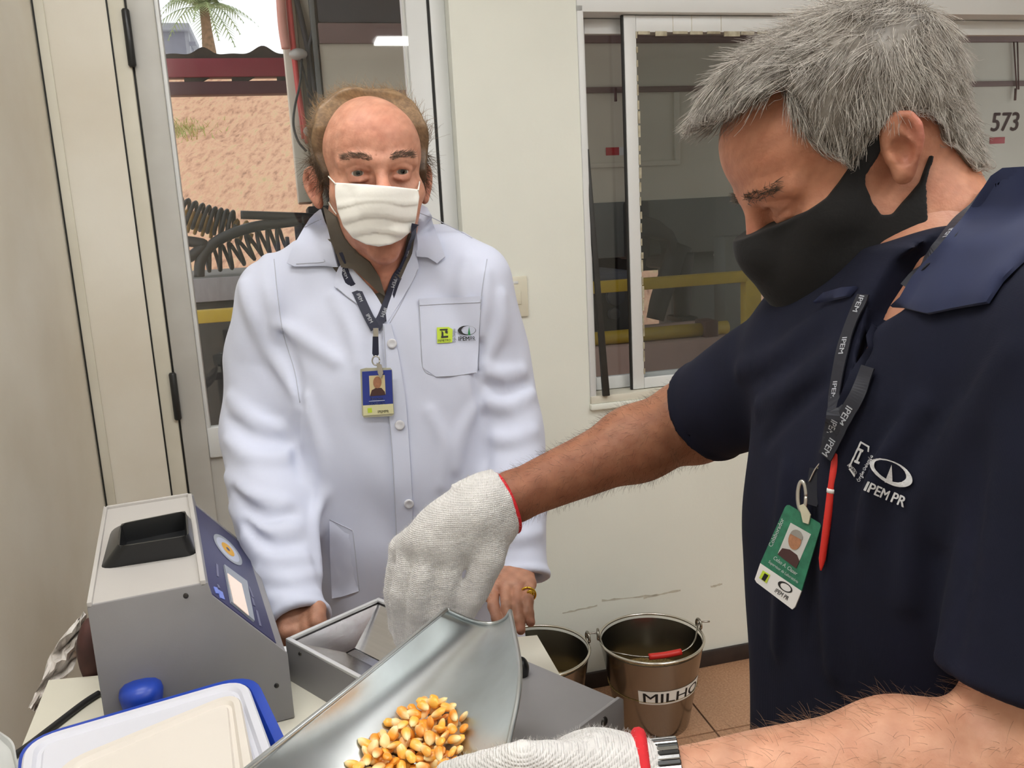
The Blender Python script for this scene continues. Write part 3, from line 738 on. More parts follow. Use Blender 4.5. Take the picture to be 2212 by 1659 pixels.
# palm tree
M_trunk = mat('palm_trunk', (150, 118, 92), 0.9, rgb2=(112, 90, 66), scale=12, bump=.6); M_frond = mat('palm_leaf', (118, 138, 84), 0.6, rgb2=(150, 160, 108), scale=4)
pT = 20.0; s_, zt0 = onT(452, 110, pT); s2, zt1 = onT(441, 18, pT)
pm = thing('palm_tree', W(s_, pT, 5.0), 'palm tree with feathery green fronds against the white sky', 'tree')
tube('trunk', [W(s_ + .05, pT, 4.6), W(s_, pT, zt0), W((s_ + s2) / 2, pT, (zt0 + zt1) / 2), W(s2, pT, zt1)], [.17, .16, .12, .11], M_trunk, pm, 12)
top = W(s2, pT, zt1)
for k in range(22):
    a = 2 * math.pi * k / 22 + random.uniform(-.1, .1); el_ = random.uniform(0.15, 1.25); L_ = random.uniform(.9, 1.45); V, Fc = [], []
    d = np.array([math.cos(a), math.sin(a), 0]); prev = None; nst = 16
    for i in range(nst):
        u = i / (nst - 1); p_ = top + d * L_ * u * math.cos(el_) + np.array([0, 0, L_ * (math.sin(el_) * u - 0.75 * u * u)])
        if prev is not None:
            tn = (p_ - prev) / np.linalg.norm(p_ - prev); sd = np.cross(tn, [0, 0, 1]); sd /= np.linalg.norm(sd)
            k0 = len(V); V += [prev - sd * .012, prev + sd * .012, p_ + sd * .010, p_ - sd * .010]; Fc.append((k0, k0 + 1, k0 + 2, k0 + 3))
            for sg in (-1, 1):
                ll = .42 * math.sin(math.pi * min(1, .15 + u * .9)) + .05; tip = p_ + sd * sg * ll * .75 + tn * ll * .5 - np.array([0, 0, ll * .35]); k0 = len(V)
                V += [p_ - tn * .022, p_ + tn * .022, tip]; Fc.append((k0, k0 + 1, k0 + 2))
        prev = p_
    mk('frond', V, Fc, M_frond, pm)

# ---------------------------------------------------------------- trailer parked along the wall
M_trl = mat('trailer_white', (214, 208, 192), 0.6, rgb2=(196, 188, 172), scale=1.4); M_trg = mat('trailer_grey', (112, 114, 112), 0.6, rgb2=(98, 100, 98), scale=2)
M_trd = mat('trailer_dark', (52, 52, 58), 0.6); M_trb = mat('trailer_brown', (120, 96, 92), 0.7); M_blk = mat('chassis_black', (30, 30, 31), 0.6, rgb2=(44, 42, 40), scale=9)
M_redm = mat('reflector_red', (176, 40, 48), 0.35); M_whm = mat('reflector_white', (214, 214, 214), 0.35); M_num = mat('number_brown', (96, 62, 58), 0.6)
M_yel = mat('yellow_paint', (206, 176, 48), 0.5, rgb2=(186, 156, 40), scale=8)
tT = 2.1; tr = thing('trailer', W(2, tT, GZ), 'long white trailer with grey lower band and dark chassis parked outside', 'trailer')
s0 = onT(692, 120, tT)[0]; s1 = 5.2
zg1 = onT(1500, 428, tT)[1]; zg0 = onT(1500, 545, tT)[1]; ztop = onT(2150, 92, tT)[1]; zbr = onT(2150, 56, tT)[1]; zdk = onT(2150, 18, tT)[1] + .7
wbox('body_side', s0, s1, tT, tT + 2.2, zg1, ztop, M_trl, tr); wbox('lower_band', s0 + .9, s1, tT - .01, tT + .10, zg0, zg1, M_trg, tr, .005)
wbox('roof_rail', s0, s1, tT - .02, tT + 2.2, ztop, zbr, M_trb, tr, .005); wbox('tarpaulin', s0, s1, tT - .01, tT + 2.2, zbr, zdk, M_trd, tr, .02)
za_ = onT(1500, 198, tT)[1]; wbox('side_ledge', s0 + .3, s1, tT - .015, tT, za_, za_ + .03, M_trb, tr, .003)
zl_ = onT(1500, 345, tT)[1]; sl0 = onT(1250, 345, tT)[0]; sl1 = onT(1468, 345, tT)[0]; zl2 = onT(1460, 200, tT)[1]
wbox('side_panel_edge', sl0, sl1, tT - .012, tT, zl_ - .025, zl_, M_trl, tr, .002); wbox('side_panel_edge', sl1 - .03, sl1, tT - .012, tT, zl_, zl2, M_trl, tr, .002)
for px_ in (1325, 2185): q, zz = onT(px_, 200, tT); tube('ledge_hook', [W(q, tT - .03, zz + .02), W(q, tT - .03, zz - .05)], .008, M_num, tr, 6)
for (x0, y0_) in ((2184, 92), (2192, 92)):
    q, zz = onT(x0, y0_, tT); q2, z2 = onT(2190 + (x0 - 2188) * .5, 195, tT); tube('lashing_cord', [W(q, tT - .02, zz), W(q2, tT - .03, z2)], .005, M_num, tr, 6)
# number 573 and reflectors
q, zz = onT(2172, 263, tT - .002); hgt = onT(2172, 244, tT)[1] - onT(2172, 283, tT)[1]
flat_text('number', '573', W(q, tT - .002, zz), WD + np.array([0, 0, .0]), np.array([0, 0, 1.0]) + WD * .12, hgt, M_num, tr, bold=.02, sx=.92)
def refl(nm, px0, px1, py0, py1, m_): a, b = onT(px0, py1, tT), onT(px1, py0, tT); wbox(nm, a[0], b[0], tT - .004, tT, a[1], b[1], m_, tr, .001)
refl('red_reflector', 2137, 2170, 296, 311, M_redm); refl('red_reflector', 1309, 1337, 318, 336, M_redm); refl('white_reflector', 1337, 1363, 317, 336, M_whm)
# lamps under the band
refl('tail_lamp', 1545, 1570, 525, 536, M_redm); refl('tail_lamp', 1541, 1572, 546, 553, M_whm)
# front end wall of the trailer: pale post with hoses
fe0, fe1 = onT(622, 200, tT)[0], onT(690, 200, tT)[0]; zf0 = onT(650, 438, tT)[1]
wbox('front_post', fe0, fe0 + .075, tT + .02, tT + .3, zf0, zdk, M_trl, tr, .01); wbox('front_panel', fe0 + .075, fe1, tT + .06, tT + .3, zf0 - .05, zdk, M_trl, tr, .01)
wbox('edge_angle', fe1 - .012, fe1 + .012, tT - .02, tT + .06, zf0, zdk, M_trg, tr, .004)
wbox('chassis_beam', s0 - .2, s1, tT + .5, tT + .7, zg0 - .12, zg1, M_blk, tr)
wbox('coupling_block', fe0 + .04, fe1 + .3, tT - .05, tT + .4, onT(650, 475, tT)[1], onT(650, 447, tT)[1], M_blk, tr, .01)
# hoses, cords and fittings on the front panel
M_hred = mat('red_hose', (196, 66, 62), 0.5); M_hose = mat('black_hose', (32, 32, 34), 0.5); M_pink = mat('faded_pink_strap', (222, 160, 146), 0.8); M_fit = mat('grey_fitting', (170, 166, 160), 0.4, metal=.2)
def hose(nm, pts, t_, r, m_, par, n=26, sides=8):
    P = [W(*(lambda q: (q[0], t_ if len(p) < 3 else p[2], q[1]))(onT(p[0], p[1], t_ if len(p) < 3 else p[2]))) for p in pts]
    return tube(nm, spline(P, n), r, m_, par, sides)
hose('hose', [(622, -30), (634, 90), (645, 190), (664, 310)], tT - .01, .011, M_hred, tr); hose('hose', [(618, -30), (628, 80), (640, 180), (655, 300)], tT + .0, .008, M_hred, tr)
hose('hose', [(636, -20), (655, 60), (668, 130), (672, 230)], tT + .02, .014, M_trd, tr); hose('hose', [(672, 0), (676, 60), (668, 110), (680, 200)], tT, .010, M_trd, tr)
hose('cord', [(652, 125), (648, 180), (637, 230), (634, 270), (644, 305), (662, 327)], tT - .04, .006, M_hose, tr); hose('cord', [(650, 130), (660, 170), (666, 210)], tT - .02, .005, M_hose, tr)
hose('strap', [(604, -40), (608, 30), (612, 70), (618, 105)], tT - .02, .022, M_pink, tr)
v, f = ellips_mesh(W(onT(644, 120, tT)[0], tT - .03, onT(644, 120, tT)[1]), (.045, .03, .028)); mk('coupling_head', v, f, M_fit, tr, True)
v, f = ellips_mesh(W(onT(668, 285, tT)[0], tT - .03, onT(668, 285, tT)[1]), (.03, .03, .025)); mk('coupling_head', v, f, M_fit, tr, True)
# coiled air lines (own things)
def coil(nm, path, t_, turns, R, r, m_, label, n=None):
    P = spline([W(*(lambda q: (q[0], p[2], q[1]))(onT(p[0], p[1], p[2]))) for p in path], 200); T = np.gradient(P, axis=0); T /= np.linalg.norm(T, axis=1)[:, None]
    out = []
    for i in range(turns * 12 + 1):
        u = i / (turns * 12); j = min(199, int(u * 199)); t0_ = T[j]; N = np.cross(t0_, [0, 0, 1]); N /= np.linalg.norm(N); B = np.cross(N, t0_); a = 2 * math.pi * turns * u
        out.append(P[j] + R * (N * math.cos(a) + B * math.sin(a)))
    o = tube(nm, out, r, m_, None, 6); tag(o, label, 'hose', 'coiled air lines of the trailer'); return o
M_ylh = mat('ochre_hose', (170, 128, 50), 0.5)
coil('coiled_air_hose', [(380, 452, 1.35), (450, 474, 1.35), (510, 486, 1.35)], 1.3, 9, .052, .0085, M_hose, 'black coiled air hose, upper one outside the door')
coil('coiled_air_hose', [(385, 470, 1.42), (455, 488, 1.42), (545, 505, 1.42)], 1.3, 9, .045, .008, M_ylh, 'ochre coiled air hose behind the black coil')
coil('coiled_air_hose', [(432, 560, 1.3), (500, 552, 1.3), (560, 525, 1.3), (620, 512, 1.3)], 1.3, 9, .050, .0085, M_hose, 'black coiled air hose, lower one under the thick hose')
for pts, lb in (([(690, 470), (640, 468), (580, 466), (520, 464)], 'short thick black hose running level to the trailer coupling'), ([(700, 470), (620, 480), (540, 492), (470, 520), (435, 560), (430, 600)], 'thick black hose arching down outside the door'), ([(395, 520), (425, 524), (440, 530), (415, 552), (400, 560)], 'bent black pipe end at the door edge')):
    tag(hose('air_hose', pts, 1.25, .021 if len(pts) > 4 else .017, M_hose, None), lb, 'hose', 'thick air hoses outside the door')
# deck, tank and rail below the hoses
dk = thing('tractor_deck', W(-2.2, .95, GZ), 'grey tractor deck plate over a black fuel tank, seen through the door', 'truck deck')
a0, z1 = onT(380, 600, 1.3); a1, _ = onT(760, 600, 1.3); _, z0 = onT(430, 652, 1.1)
wbox('deck_plate', a0 - .4, a1, 1.1, 2.0, z1 - .03, z1, M_trg, dk, .005); wbox('deck_edge', a0 - .4, a1, 1.07, 1.10, z0, z1, mat('grey_plank', (150, 146, 150), .7, var=.08, stretch=(2, 30, 2)), dk, .003)
wbox('fuel_tank', a0 - .4, a1, 1.12, 1.9, GZ, z0, M_blk, dk, .03)
# yellow guard rail along the wall
rl = thing('guard_rail', W(.5, .75, GZ), 'yellow square-tube guard rail running past the door and window', 'railing')
rT = .75; sR, zR = onT(1640, 585, rT); _, zRb = onT(1640, 606, rT)
wbox('top_rail', -4, sR, rT, rT + .05, zRb - .003, zR + .003, M_yel, rl, .006); wbox('post', sR - .06, sR + .012, rT, rT + .05, GZ, zR + .003, M_yel, rl, .006)
wbox('post', -3.2, -3.14, rT, rT + .05, GZ, zR, M_yel, rl, .006)
for s_ in (-1.02, ): wbox('post', s_, s_ + .05, rT, rT + .05, GZ, zR, M_yel, rl, .006)
# parts under the trailer: mudguard, landing leg, axle drum, wheel
mg = thing('landing_gear', W(onT(1460, 600, 2.0)[0], 2.0, GZ), None, None, parent=tr)
arc = [(1385, 462), (1425, 476), (1455, 498), (1468, 525), (1476, 560), (1462, 585)]
P = [W(*(lambda q: (q[0], 1.95, q[1]))(onT(a, b, 1.95))) for a, b in arc]; ins = [W(*(lambda q: (q[0], 1.95, q[1]))(onT(a, b, 1.95))) for a, b in [(1448, 580), (1452, 545), (1446, 520), (1415, 512), (1380, 510)]]
extrude_poly('mudguard', P + ins, WN * .35, M_blk, mg, .01)
hose('leg', [(1470, 530), (1452, 580), (1428, 640), (1415, 690)], 2.0, np.linspace(.07, .05, 14), M_blk, mg, 14, 12); hose('leg', [(1474, 545), (1472, 600), (1474, 650), (1472, 684)], 2.0, np.linspace(.065, .045, 14), M_blk, mg, 14, 12)
wbox('foot_plate', onT(1455, 690, 2.0)[0], onT(1492, 690, 2.0)[0], 1.9, 2.1, onT(1470, 694, 2.0)[1], onT(1470, 682, 2.0)[1], M_blk, mg, .01)
ax = thing('wheel', W(onT(1600, 640, 2.3)[0], 2.3, GZ), None, None, parent=tr)
cq, cz = onT(1620, 610, 2.25); R_ = cz - GZ
def disc(nm, c, r, t0, t1, m_, par, n=40, bev=.02): return extrude_poly(nm, [W(c[0] + r * math.cos(2 * math.pi * k / n), t0, c[1] + r * math.sin(2 * math.pi * k / n)) for k in range(n)], WN * (t1 - t0), m_, par, bev)
disc('tyre', (cq + .05, GZ + .42), .42, 2.25, 2.5, M_blk, ax); disc('hub', (cq + .05, GZ + .42), .2, 2.2, 2.26, M_trg, ax); wbox('spring_box', cq - .5, cq + .1, 2.3, 2.5, GZ + .55, zg0, M_trg, ax, .03)
pl = thing('steel_pillar', W(onT(1610, 700, 1.5)[0], 1.5, GZ), 'dark grey square steel pillar behind the yellow post', 'pillar')
a0, _ = onT(1566, 700, 1.5); a1, _ = onT(1618, 700, 1.5); _, zp1 = onT(1600, 600, 1.5)
wbox('pillar_shaft', a0, a1, 1.5, 1.62, GZ, zg0 + .1, M_trg, pl, .01); wbox('base_plate', a0 - .1, a1 + .05, 1.44, 1.68, GZ, GZ + .03, M_blk, pl, .005)
tk = thing('air_tank', W(-.55, 1.5, GZ), 'black equipment housing with two round caps behind the left window pane', 'air tank')
a0, _ = onT(1280, 700, 1.4); a1, _ = onT(1376, 700, 1.4); _, z1 = onT(1330, 612, 1.4)
wbox('housing', a0 - .5, a1 + .02, 1.4, 1.9, GZ, z1, M_blk, tk, .02); wbox('housing_lid', a0 - .5, a1 + .02, 1.38, 1.9, z1, z1 + .05, mat('slate_lid', (72, 76, 88), .6), tk, .01)
disc('round_cap', onT(1330, 640, 1.38), .045, 1.37, 1.40, M_trd, tk, 24, .004); disc('round_cap', onT(1327, 678, 1.38), .028, 1.37, 1.40, M_trd, tk, 24, .004)
# dark upright of the trailer front seen in the left pane
wbox('front_stanchion', onT(1345, 470, tT)[0], onT(1395, 470, tT)[0], tT - .06, tT + .1, onT(1350, 560, tT)[1], zg1, M_blk, tr, .02)
# far kerbs and yellow lines on the yard
M_kerb = mat('yellow_kerb', (208, 168, 70), 0.7, var=.06); M_conc = mat('pink_concrete', (196, 168, 160), .8, var=.06); M_brick = mat('brown_kerb', (104, 62, 52), .8)
for t_, nm, h_, m_, lb in ((3.6, 'kerb', .16, M_kerb, 'yellow kerb across the yard, nearer one beyond the window'), (6.4, 'kerb', .22, M_kerb, 'yellow kerb across the yard, farther one at the foot of the slope'), (5.6, 'low_wall', .30, M_brick, 'low dark red wall across the yard under the slope')):
    tag(wbox(nm, -9, 9, t_, t_ + .18, GZ, GZ + h_, m_, None, .01), lb, 'kerb')
yp = thing('yellow_floor_pipe', W(.6, 1.2, GZ), 'yellow pipe on brackets near the ground outside the window', 'pipe')
sA, zA = onT(1405, 722, 1.3); sB, zB = onT(1570, 706, 1.3)
zP = (zA + zB) / 2; tube('pipe', [W(sA - 1.5, 1.3, zP), W(sB, 1.3, zP)], .032, M_yel, yp, 16); wbox('pipe_bracket', sB - .14, sB - .07, 1.25, 1.36, GZ, zP + .045, M_num, yp, .005); wbox('support_plinth', sA - 1.5, sB, 1.22, 1.42, GZ, zP - .033, M_conc, yp, .01)
wbox('pipe_board', sA - 1.5, sB, 1.5, 1.55, GZ, onT(1500, 695, 1.5)[1], M_conc, yp, .004)
# shed roof that shades the yard strip next to the wall
M_shed = mat('shed_roof_steel', (96, 92, 90), .7)
sr = thing('shed_roof', W(2, 2.2, 4.3), 'steel shed roof over the parked trailer', 'roof')
wbox('roof_sheet', -1.9, 9, .15, 4.9, 4.3, 4.36, M_shed, sr); wbox('roof_truss', -1.9, 9, 2.2, 2.3, 4.12, 4.3, M_shed, sr)
for s_, t_ in ((5.8, 4.6), (8.6, 4.6)): wbox('roof_post', s_, s_ + .12, t_, t_ + .12, GZ, 4.3, M_shed, sr)
# ---------------------------------------------------------------- bench and instruments
ZT = 0.942
M_table = mat('bench_laminate', (232, 228, 212), 0.4, var=0.02); M_edge = mat('bench_edge_wood', (120, 88, 62), 0.6, rgb2=(92, 66, 46), scale=12)
tb = thing('work_bench', (-.25, .8, 0), 'cream laminate work bench with brown wood edge carrying the instruments', 'bench')
bl, br, lr, rr = onz(105, 1469, ZT)[:2], onz(1160, 1372, ZT)[:2], onz(44, 1620, ZT)[:2], onz(1224, 1482, ZT)[:2]
ld = (lr - bl) / np.linalg.norm(lr - bl); rd = (rr - br) / np.linalg.norm(rr - br)
fl_, fr_ = bl + ld * .62, br + rd * .62
quad = [fl_, fr_, br, bl]
prism8('table_top', quad, ZT - .003, ZT, M_table, tb)
prism8('table_core', quad, ZT - .032, ZT - .003, M_edge, tb)
cen = np.mean(quad, 0)
for q in quad:
    c = q + (cen - q) * .12; prism8('leg', [c + [-.025, -.025], c + [.025, -.025], c + [.025, .025], c + [-.025, .025]], 0, ZT - .032, M_alud, tb, .003)

def onpl(px, py, p0, n):
    r = ray(px, py); return CO + r * (((p0 - CO) @ n) / (r @ n))
M_grey = mat('grey_powder_coat', (142, 140, 141), 0.42, var=0.02, scale=30, bump=.03, bscale=500); M_top = mat('light_grey_plate', (186, 182, 178), 0.45, var=0.02)
M_blkp = mat('black_plastic', (26, 27, 29), 0.3); M_navy = mat('navy_front_film', (52, 52, 92), 0.4, var=.03); M_lcdf = mat('lcd_bezel', (150, 156, 166), .35)
M_lcd = mat('lcd_screen', (236, 214, 198), .3, var=.01, emit=.25); M_white = mat('white_print', (236, 238, 240), .5, var=.01); M_orange = mat('logo_amber', (226, 170, 48), .5); M_gpr = mat('grey_print', (112, 112, 140), .5); M_bpr = mat('blue_sticker', (120, 140, 226), .45)
M_screw = mat('screw_steel', (70, 68, 66), .35, metal=.8)
ZM = 1.128
nl, nr = onz(190, 1310, ZM), onz(445, 1260, ZM); U = (nr - nl) / np.linalg.norm(nr - nl); Vv = np.array([-U[1], U[0], 0])
VL = (onz(320, 1084, ZM) - nl) @ Vv
mm = thing('moisture_meter', (*nl[:2], ZT), 'grey console grain moisture meter with black top funnel and navy front panel', 'moisture meter')
def on_near(px, py): p = onpl(px, py, nl, Vv); return (p - nl) @ U, p[2]
ut = (nr - nl) @ U; u1, z1 = on_near(457, 1291); u2, z2 = on_near(598, 1400); u3, z3 = on_near(620, 1416)
prof = [(0, ZT), (u3, ZT), (u3, z3), (u2, z2), (u1, z1), (ut + .001, ZM - .003), (0, ZM - .003)]
def MP(u, v, z): return nl + U * u + Vv * v + np.array([0, 0, z - ZM])
extrude_poly('housing', [MP(u, 0.004, z) for u, z in prof], Vv * (VL - .008), M_grey, mm, .002)
for v0 in (0, VL - .004): extrude_poly('side_panel', [MP(u - .001, v0, z) for u, z in [(0, ZT + .001), (u3 + .002, ZT + .001), (u3 + .002, z3 + .002), (u1 + .002, z1 + .002), (ut + .003, ZM + .0005), (0, ZM + .0005)]], Vv * .004, M_grey, mm, .001)
def mbox(nm, u0, u1_, v0, v1, z0, z1_, m_, bv=0): return hexa(nm, [MP(u, v, z) for z in (z0, z1_) for u, v in ((u0, v0), (u1_, v0), (u1_, v1), (u0, v1))], m_, mm, bv)
mbox('top_plate', .004, ut - .006, .004, VL - .006, ZM - .003, ZM, M_top)
mbox('top_lip', -.001, .004, 0, VL, ZM - .003, ZM + .004, M_top, .001); mbox('top_lip', ut - .006, ut, 0, VL, ZM - .003, ZM + .004, M_top, .001); mbox('top_lip', 0, ut, VL - .006, VL, ZM - .003, ZM + .004, M_top, .001)
# funnel
fz = ZM + .026; b4 = [onz(217, 1231, ZM)] + [onz(425, 1199, ZM), onz(412, 1112, ZM), onz(242, 1138, ZM)]; t4 = [onz(253, 1182, fz), onz(409, 1157, fz), onz(404, 1102, fz), onz(258, 1131, fz)]
t4 = np.array(t4); b4 = np.array(b4); ctr = t4.mean(0); t4i = ctr + (t4 - ctr) * .94; lo4 = ctr + (t4 - ctr) * .86 - [0, 0, .0235]
bm = bmesh.new(); rings = [[bm.verts.new(Vector(p)) for p in r] for r in (b4, t4, t4i, lo4)]
for a, b in zip(rings, rings[1:]):
    for i in range(4): bm.faces.new((a[i], a[(i + 1) % 4], b[(i + 1) % 4], b[i]))
bm.faces.new(rings[-1]); bmesh.ops.recalc_face_normals(bm, faces=bm.faces)
es = [e for e in bm.edges if (e.verts[0] in rings[0]) != (e.verts[1] in rings[0]) and not (e.verts[0] in rings[2] or e.verts[1] in rings[2])]
bmesh.ops.bevel(bm, geom=es, offset=.012, segments=4, affect='EDGES', profile=.5)
from_bm('funnel', bm, M_blkp, mm, autos=30)
# navy panel and its print, all on the sloped plane
pa, pb = MP(u1, 0, z1), MP(u2, 0, z2); pd = (pb - pa) / np.linalg.norm(pb - pa); pn = np.cross(pd, Vv); pn = pn if pn[2] > 0 else -pn
pw = np.linalg.norm(pb - pa)
def PN(a, b, h=0.0): return pa + pd * a + Vv * b + pn * h
def pnl(px, py, h): p = onpl(px, py, pa + pn * h, pn); return p
hexa('front_film', [PN(a, b, h) for h in (.0005, .0025) for a, b in ((-.006, .006), (pw - .002, .006), (pw - .002, VL - .014), (-.006, VL - .014))], M_navy, mm, .0006)
def on_panel(nm, poly, m_, h, th=.0008): return extrude_poly(nm, [pnl(a, b, h) for a, b in poly], pn * th, m_, mm)
h0 = .0026
on_panel('lcd_bezel', [(482, 1222), (531, 1258), (547, 1344), (497, 1303)], M_lcdf, h0, .0025); on_panel('lcd_screen', [(491, 1239), (521, 1262), (537, 1330), (505, 1303)], M_lcd, h0 + .0026)
lc = pnl(492, 1187, h0); la = pnl(470, 1160, h0) - lc; lb_ = pnl(505, 1183, h0) - lc
def ellp(nm, k, m_, h, ri=0.0):
    n = 36; ang = [2 * math.pi * i / n for i in range(n)]; out = [lc + pn * h + la * math.cos(a) * k + lb_ * math.sin(a) * k * .9 for a in ang]
    if not ri: return mk(nm, out, [tuple(range(n))], m_, mm)
    inn = [lc + pn * h + la * math.cos(a) * ri + lb_ * math.sin(a) * ri * .9 for a in ang]; return mk(nm, out + inn, [(i, (i + 1) % n, n + (i + 1) % n, n + i) for i in range(n)], m_, mm)
ellp('logo_ring', 1.22, M_lcdf, .0004, .98); ellp('logo_disc', .98, mat('logo_pale', (190, 196, 214), .5), .0003); ellp('logo_core', .55, M_orange, .0006); ellp('logo_mark', .16, M_navy, .0008)
on_panel('sticker', [(461, 1268), (468, 1270), (474, 1284), (466, 1282)], M_bpr, h0); on_panel('sticker', [(470, 1274), (480, 1280), (485, 1296), (475, 1292)], M_bpr, h0)
for a, b, c, d in ((535, 1266, 546, 1290), (542, 1290, 549, 1308), (552, 1318, 562, 1352), (468, 1262, 473, 1270), (466, 1218, 470, 1245)): on_panel('small_print', [(a, b), (a + 4, b + 3), (c + 2, d + 2), (c - 2, d)], M_gpr, h0)
for px_, py_ in ((401, 1287), (597, 1481)):
    u, z = on_near(px_, py_); c = MP(u, 0, z); v, f = ellips_mesh(c, (.0032, .0015, .0032)); mk('screw', v, f, M_screw, mm, True)

# ---- second instrument turned toward the bucket: open hopper box and flat lid
ZD = 1.0
C1, C2, E2 = onz(622, 1382, ZD), onz(818, 1290, ZD), onz(1345, 1511, ZD); B = (E2 - C2); B /= np.linalg.norm(B); A = np.array([-B[1], B[0], 0]); A = A if A @ (C2 - C1) > 0 else -A
wA = (C2 - C1) @ A; LB = (E2 - C2) @ B; C1 = C2 - A * wA
M_chr = mat('brushed_chrome', (205, 205, 208), .16, metal=1.0, var=.05, scale=5, stretch=(1, 1, 60), bump=.05, bscale=300); M_rim = mat('bright_sheet_edge', (218, 218, 218), .3, metal=.3)
sm = thing('sample_hopper', (*C1[:2], ZT), 'open grey metal hopper box with mirror-like inner walls, under the reaching glove', 'hopper')
HL = .25
def HB(a, b, z): return C1 + A * a + B * b + np.array([0, 0, z - ZD])
def hbox(nm, a0, a1, b0, b1, z0, z1_, m_, par, bv=0): return hexa(nm, [HB(a, b, z) for z in (z0, z1_) for a, b in ((a0, b0), (a1, b0), (a1, b1), (a0, b1))], m_, par, bv)
th = .0025
hbox('near_wall', 0, th, 0, HL, ZT, ZD - .004, M_grey, sm); hbox('far_wall', wA - th, wA, 0, HL, ZT, ZD - .004, M_grey, sm); hbox('end_wall', th, wA - th, 0, th, ZT, ZD - .004, M_grey, sm); hbox('end_wall', th, wA - th, HL - th, HL, ZT, ZD - .004, M_grey, sm)
for a0, a1, b0, b1 in ((0, .006, 0, HL), (wA - .006, wA, 0, HL), (.006, wA - .006, 0, .006), (.006, wA - .006, HL - .006, HL)): hbox('rim', a0, a1, b0, b1, ZD - .004, ZD, M_rim, sm, .001)
# inner chute of polished sheet
i0, i1 = .007, wA - .007; top_ = ZD - .006; bot = ZT + .02
hexa('chute_far', [HB(i1, .006, top_), HB(i1, HL - .006, top_), HB(wA * .55, HL - .03, bot), HB(wA * .55, .03, bot)] + [HB(i1 + .003, .006, top_), HB(i1 + .003, HL - .006, top_), HB(wA * .55 + .003, HL - .03, bot - .002), HB(wA * .55 + .003, .03, bot - .002)], M_chr, sm)
hexa('chute_near', [HB(i0, .006, top_), HB(i0, HL - .006, top_), HB(wA * .45, HL - .03, bot), HB(wA * .45, .03, bot)] + [HB(i0 - .003, .006, top_), HB(i0 - .003, HL - .006, top_), HB(wA * .45 - .003, HL - .03, bot - .002), HB(wA * .45 - .003, .03, bot - .002)], M_chr, sm)
hexa('chute_end', [HB(i0, .0065, top_), HB(i1, .0065, top_), HB(wA * .55, .03, bot), HB(wA * .45, .03, bot)] + [HB(i0, .0035, top_), HB(i1, .0035, top_), HB(wA * .55, .027, bot - .002), HB(wA * .45, .027, bot - .002)], M_chr, sm)
hexa('chute_end', [HB(i0, HL - .0065, top_), HB(i1, HL - .0065, top_), HB(wA * .55, HL - .03, bot), HB(wA * .45, HL - .03, bot)] + [HB(i0, HL - .0035, top_), HB(i1, HL - .0035, top_), HB(wA * .55, HL - .027, bot - .002), HB(wA * .45, HL - .027, bot - .002)], M_chr, sm)
hbox('chute_floor', wA * .44, wA * .56, .03, HL - .03, bot - .004, bot - .001, M_chr, sm)
for px_, py_ in ((649, 1412),):
    p = onpl(px_, py_, C1, A); v, f = ellips_mesh(p, (.0028, .002, .0028)); mk('screw', v, f, M_screw, sm, True)
s2_ = thing('instrument_base', (*HB(0, HL, ZT)[:2], ZT), 'flat grey sheet-metal instrument base with end flange beside the labelled bucket', 'instrument')
hbox('cover_plate', -.10, wA, HL + .003, LB - .004, ZD - .012, ZD - .002, M_grey, s2_, .001); hbox('base_body', -.098, wA - .002, HL + .005, LB - .004, ZT, ZD - .012, M_grey, s2_)
extrude_poly('end_flange', [HB(a, LB - .004, z) for a, z in ((wA + .002, ZT), (wA + .002, ZD - .001), (wA - .004, ZD + .004), (-.10, ZD + .004), (-.10, ZT))], B * .004, M_grey, s2_, .0008)
p = onpl(1305, 1558, HB(0, LB, ZD), B); c_ = p; Rm = np.stack([A, B, np.array([0, 0, 1.0])], 1); v, f = ellips_mesh(c_, (.005, .003, .005), Rm); mk('flange_screw', v, f, M_screw, s2_, True)
kc = onz(1126, 1444, ZD + .006); v, f = ellips_mesh(kc, (.009, .009, .014)); mk('black_knob', v, f, M_blkp, s2_, True)
# small white cap lying between the instruments
wc = onz(610, 1403, ZT + .022); o = lathe('plastic_cap', [(0, -.022), (.010, -.022), (.012, -.019), (.012, -.004), (.009, 0), (0, .001)], wc, mat('white_plastic', (236, 236, 238), .4, var=.01), None, 10); tag(o, 'small white plastic cap standing between the two instruments', 'cap')

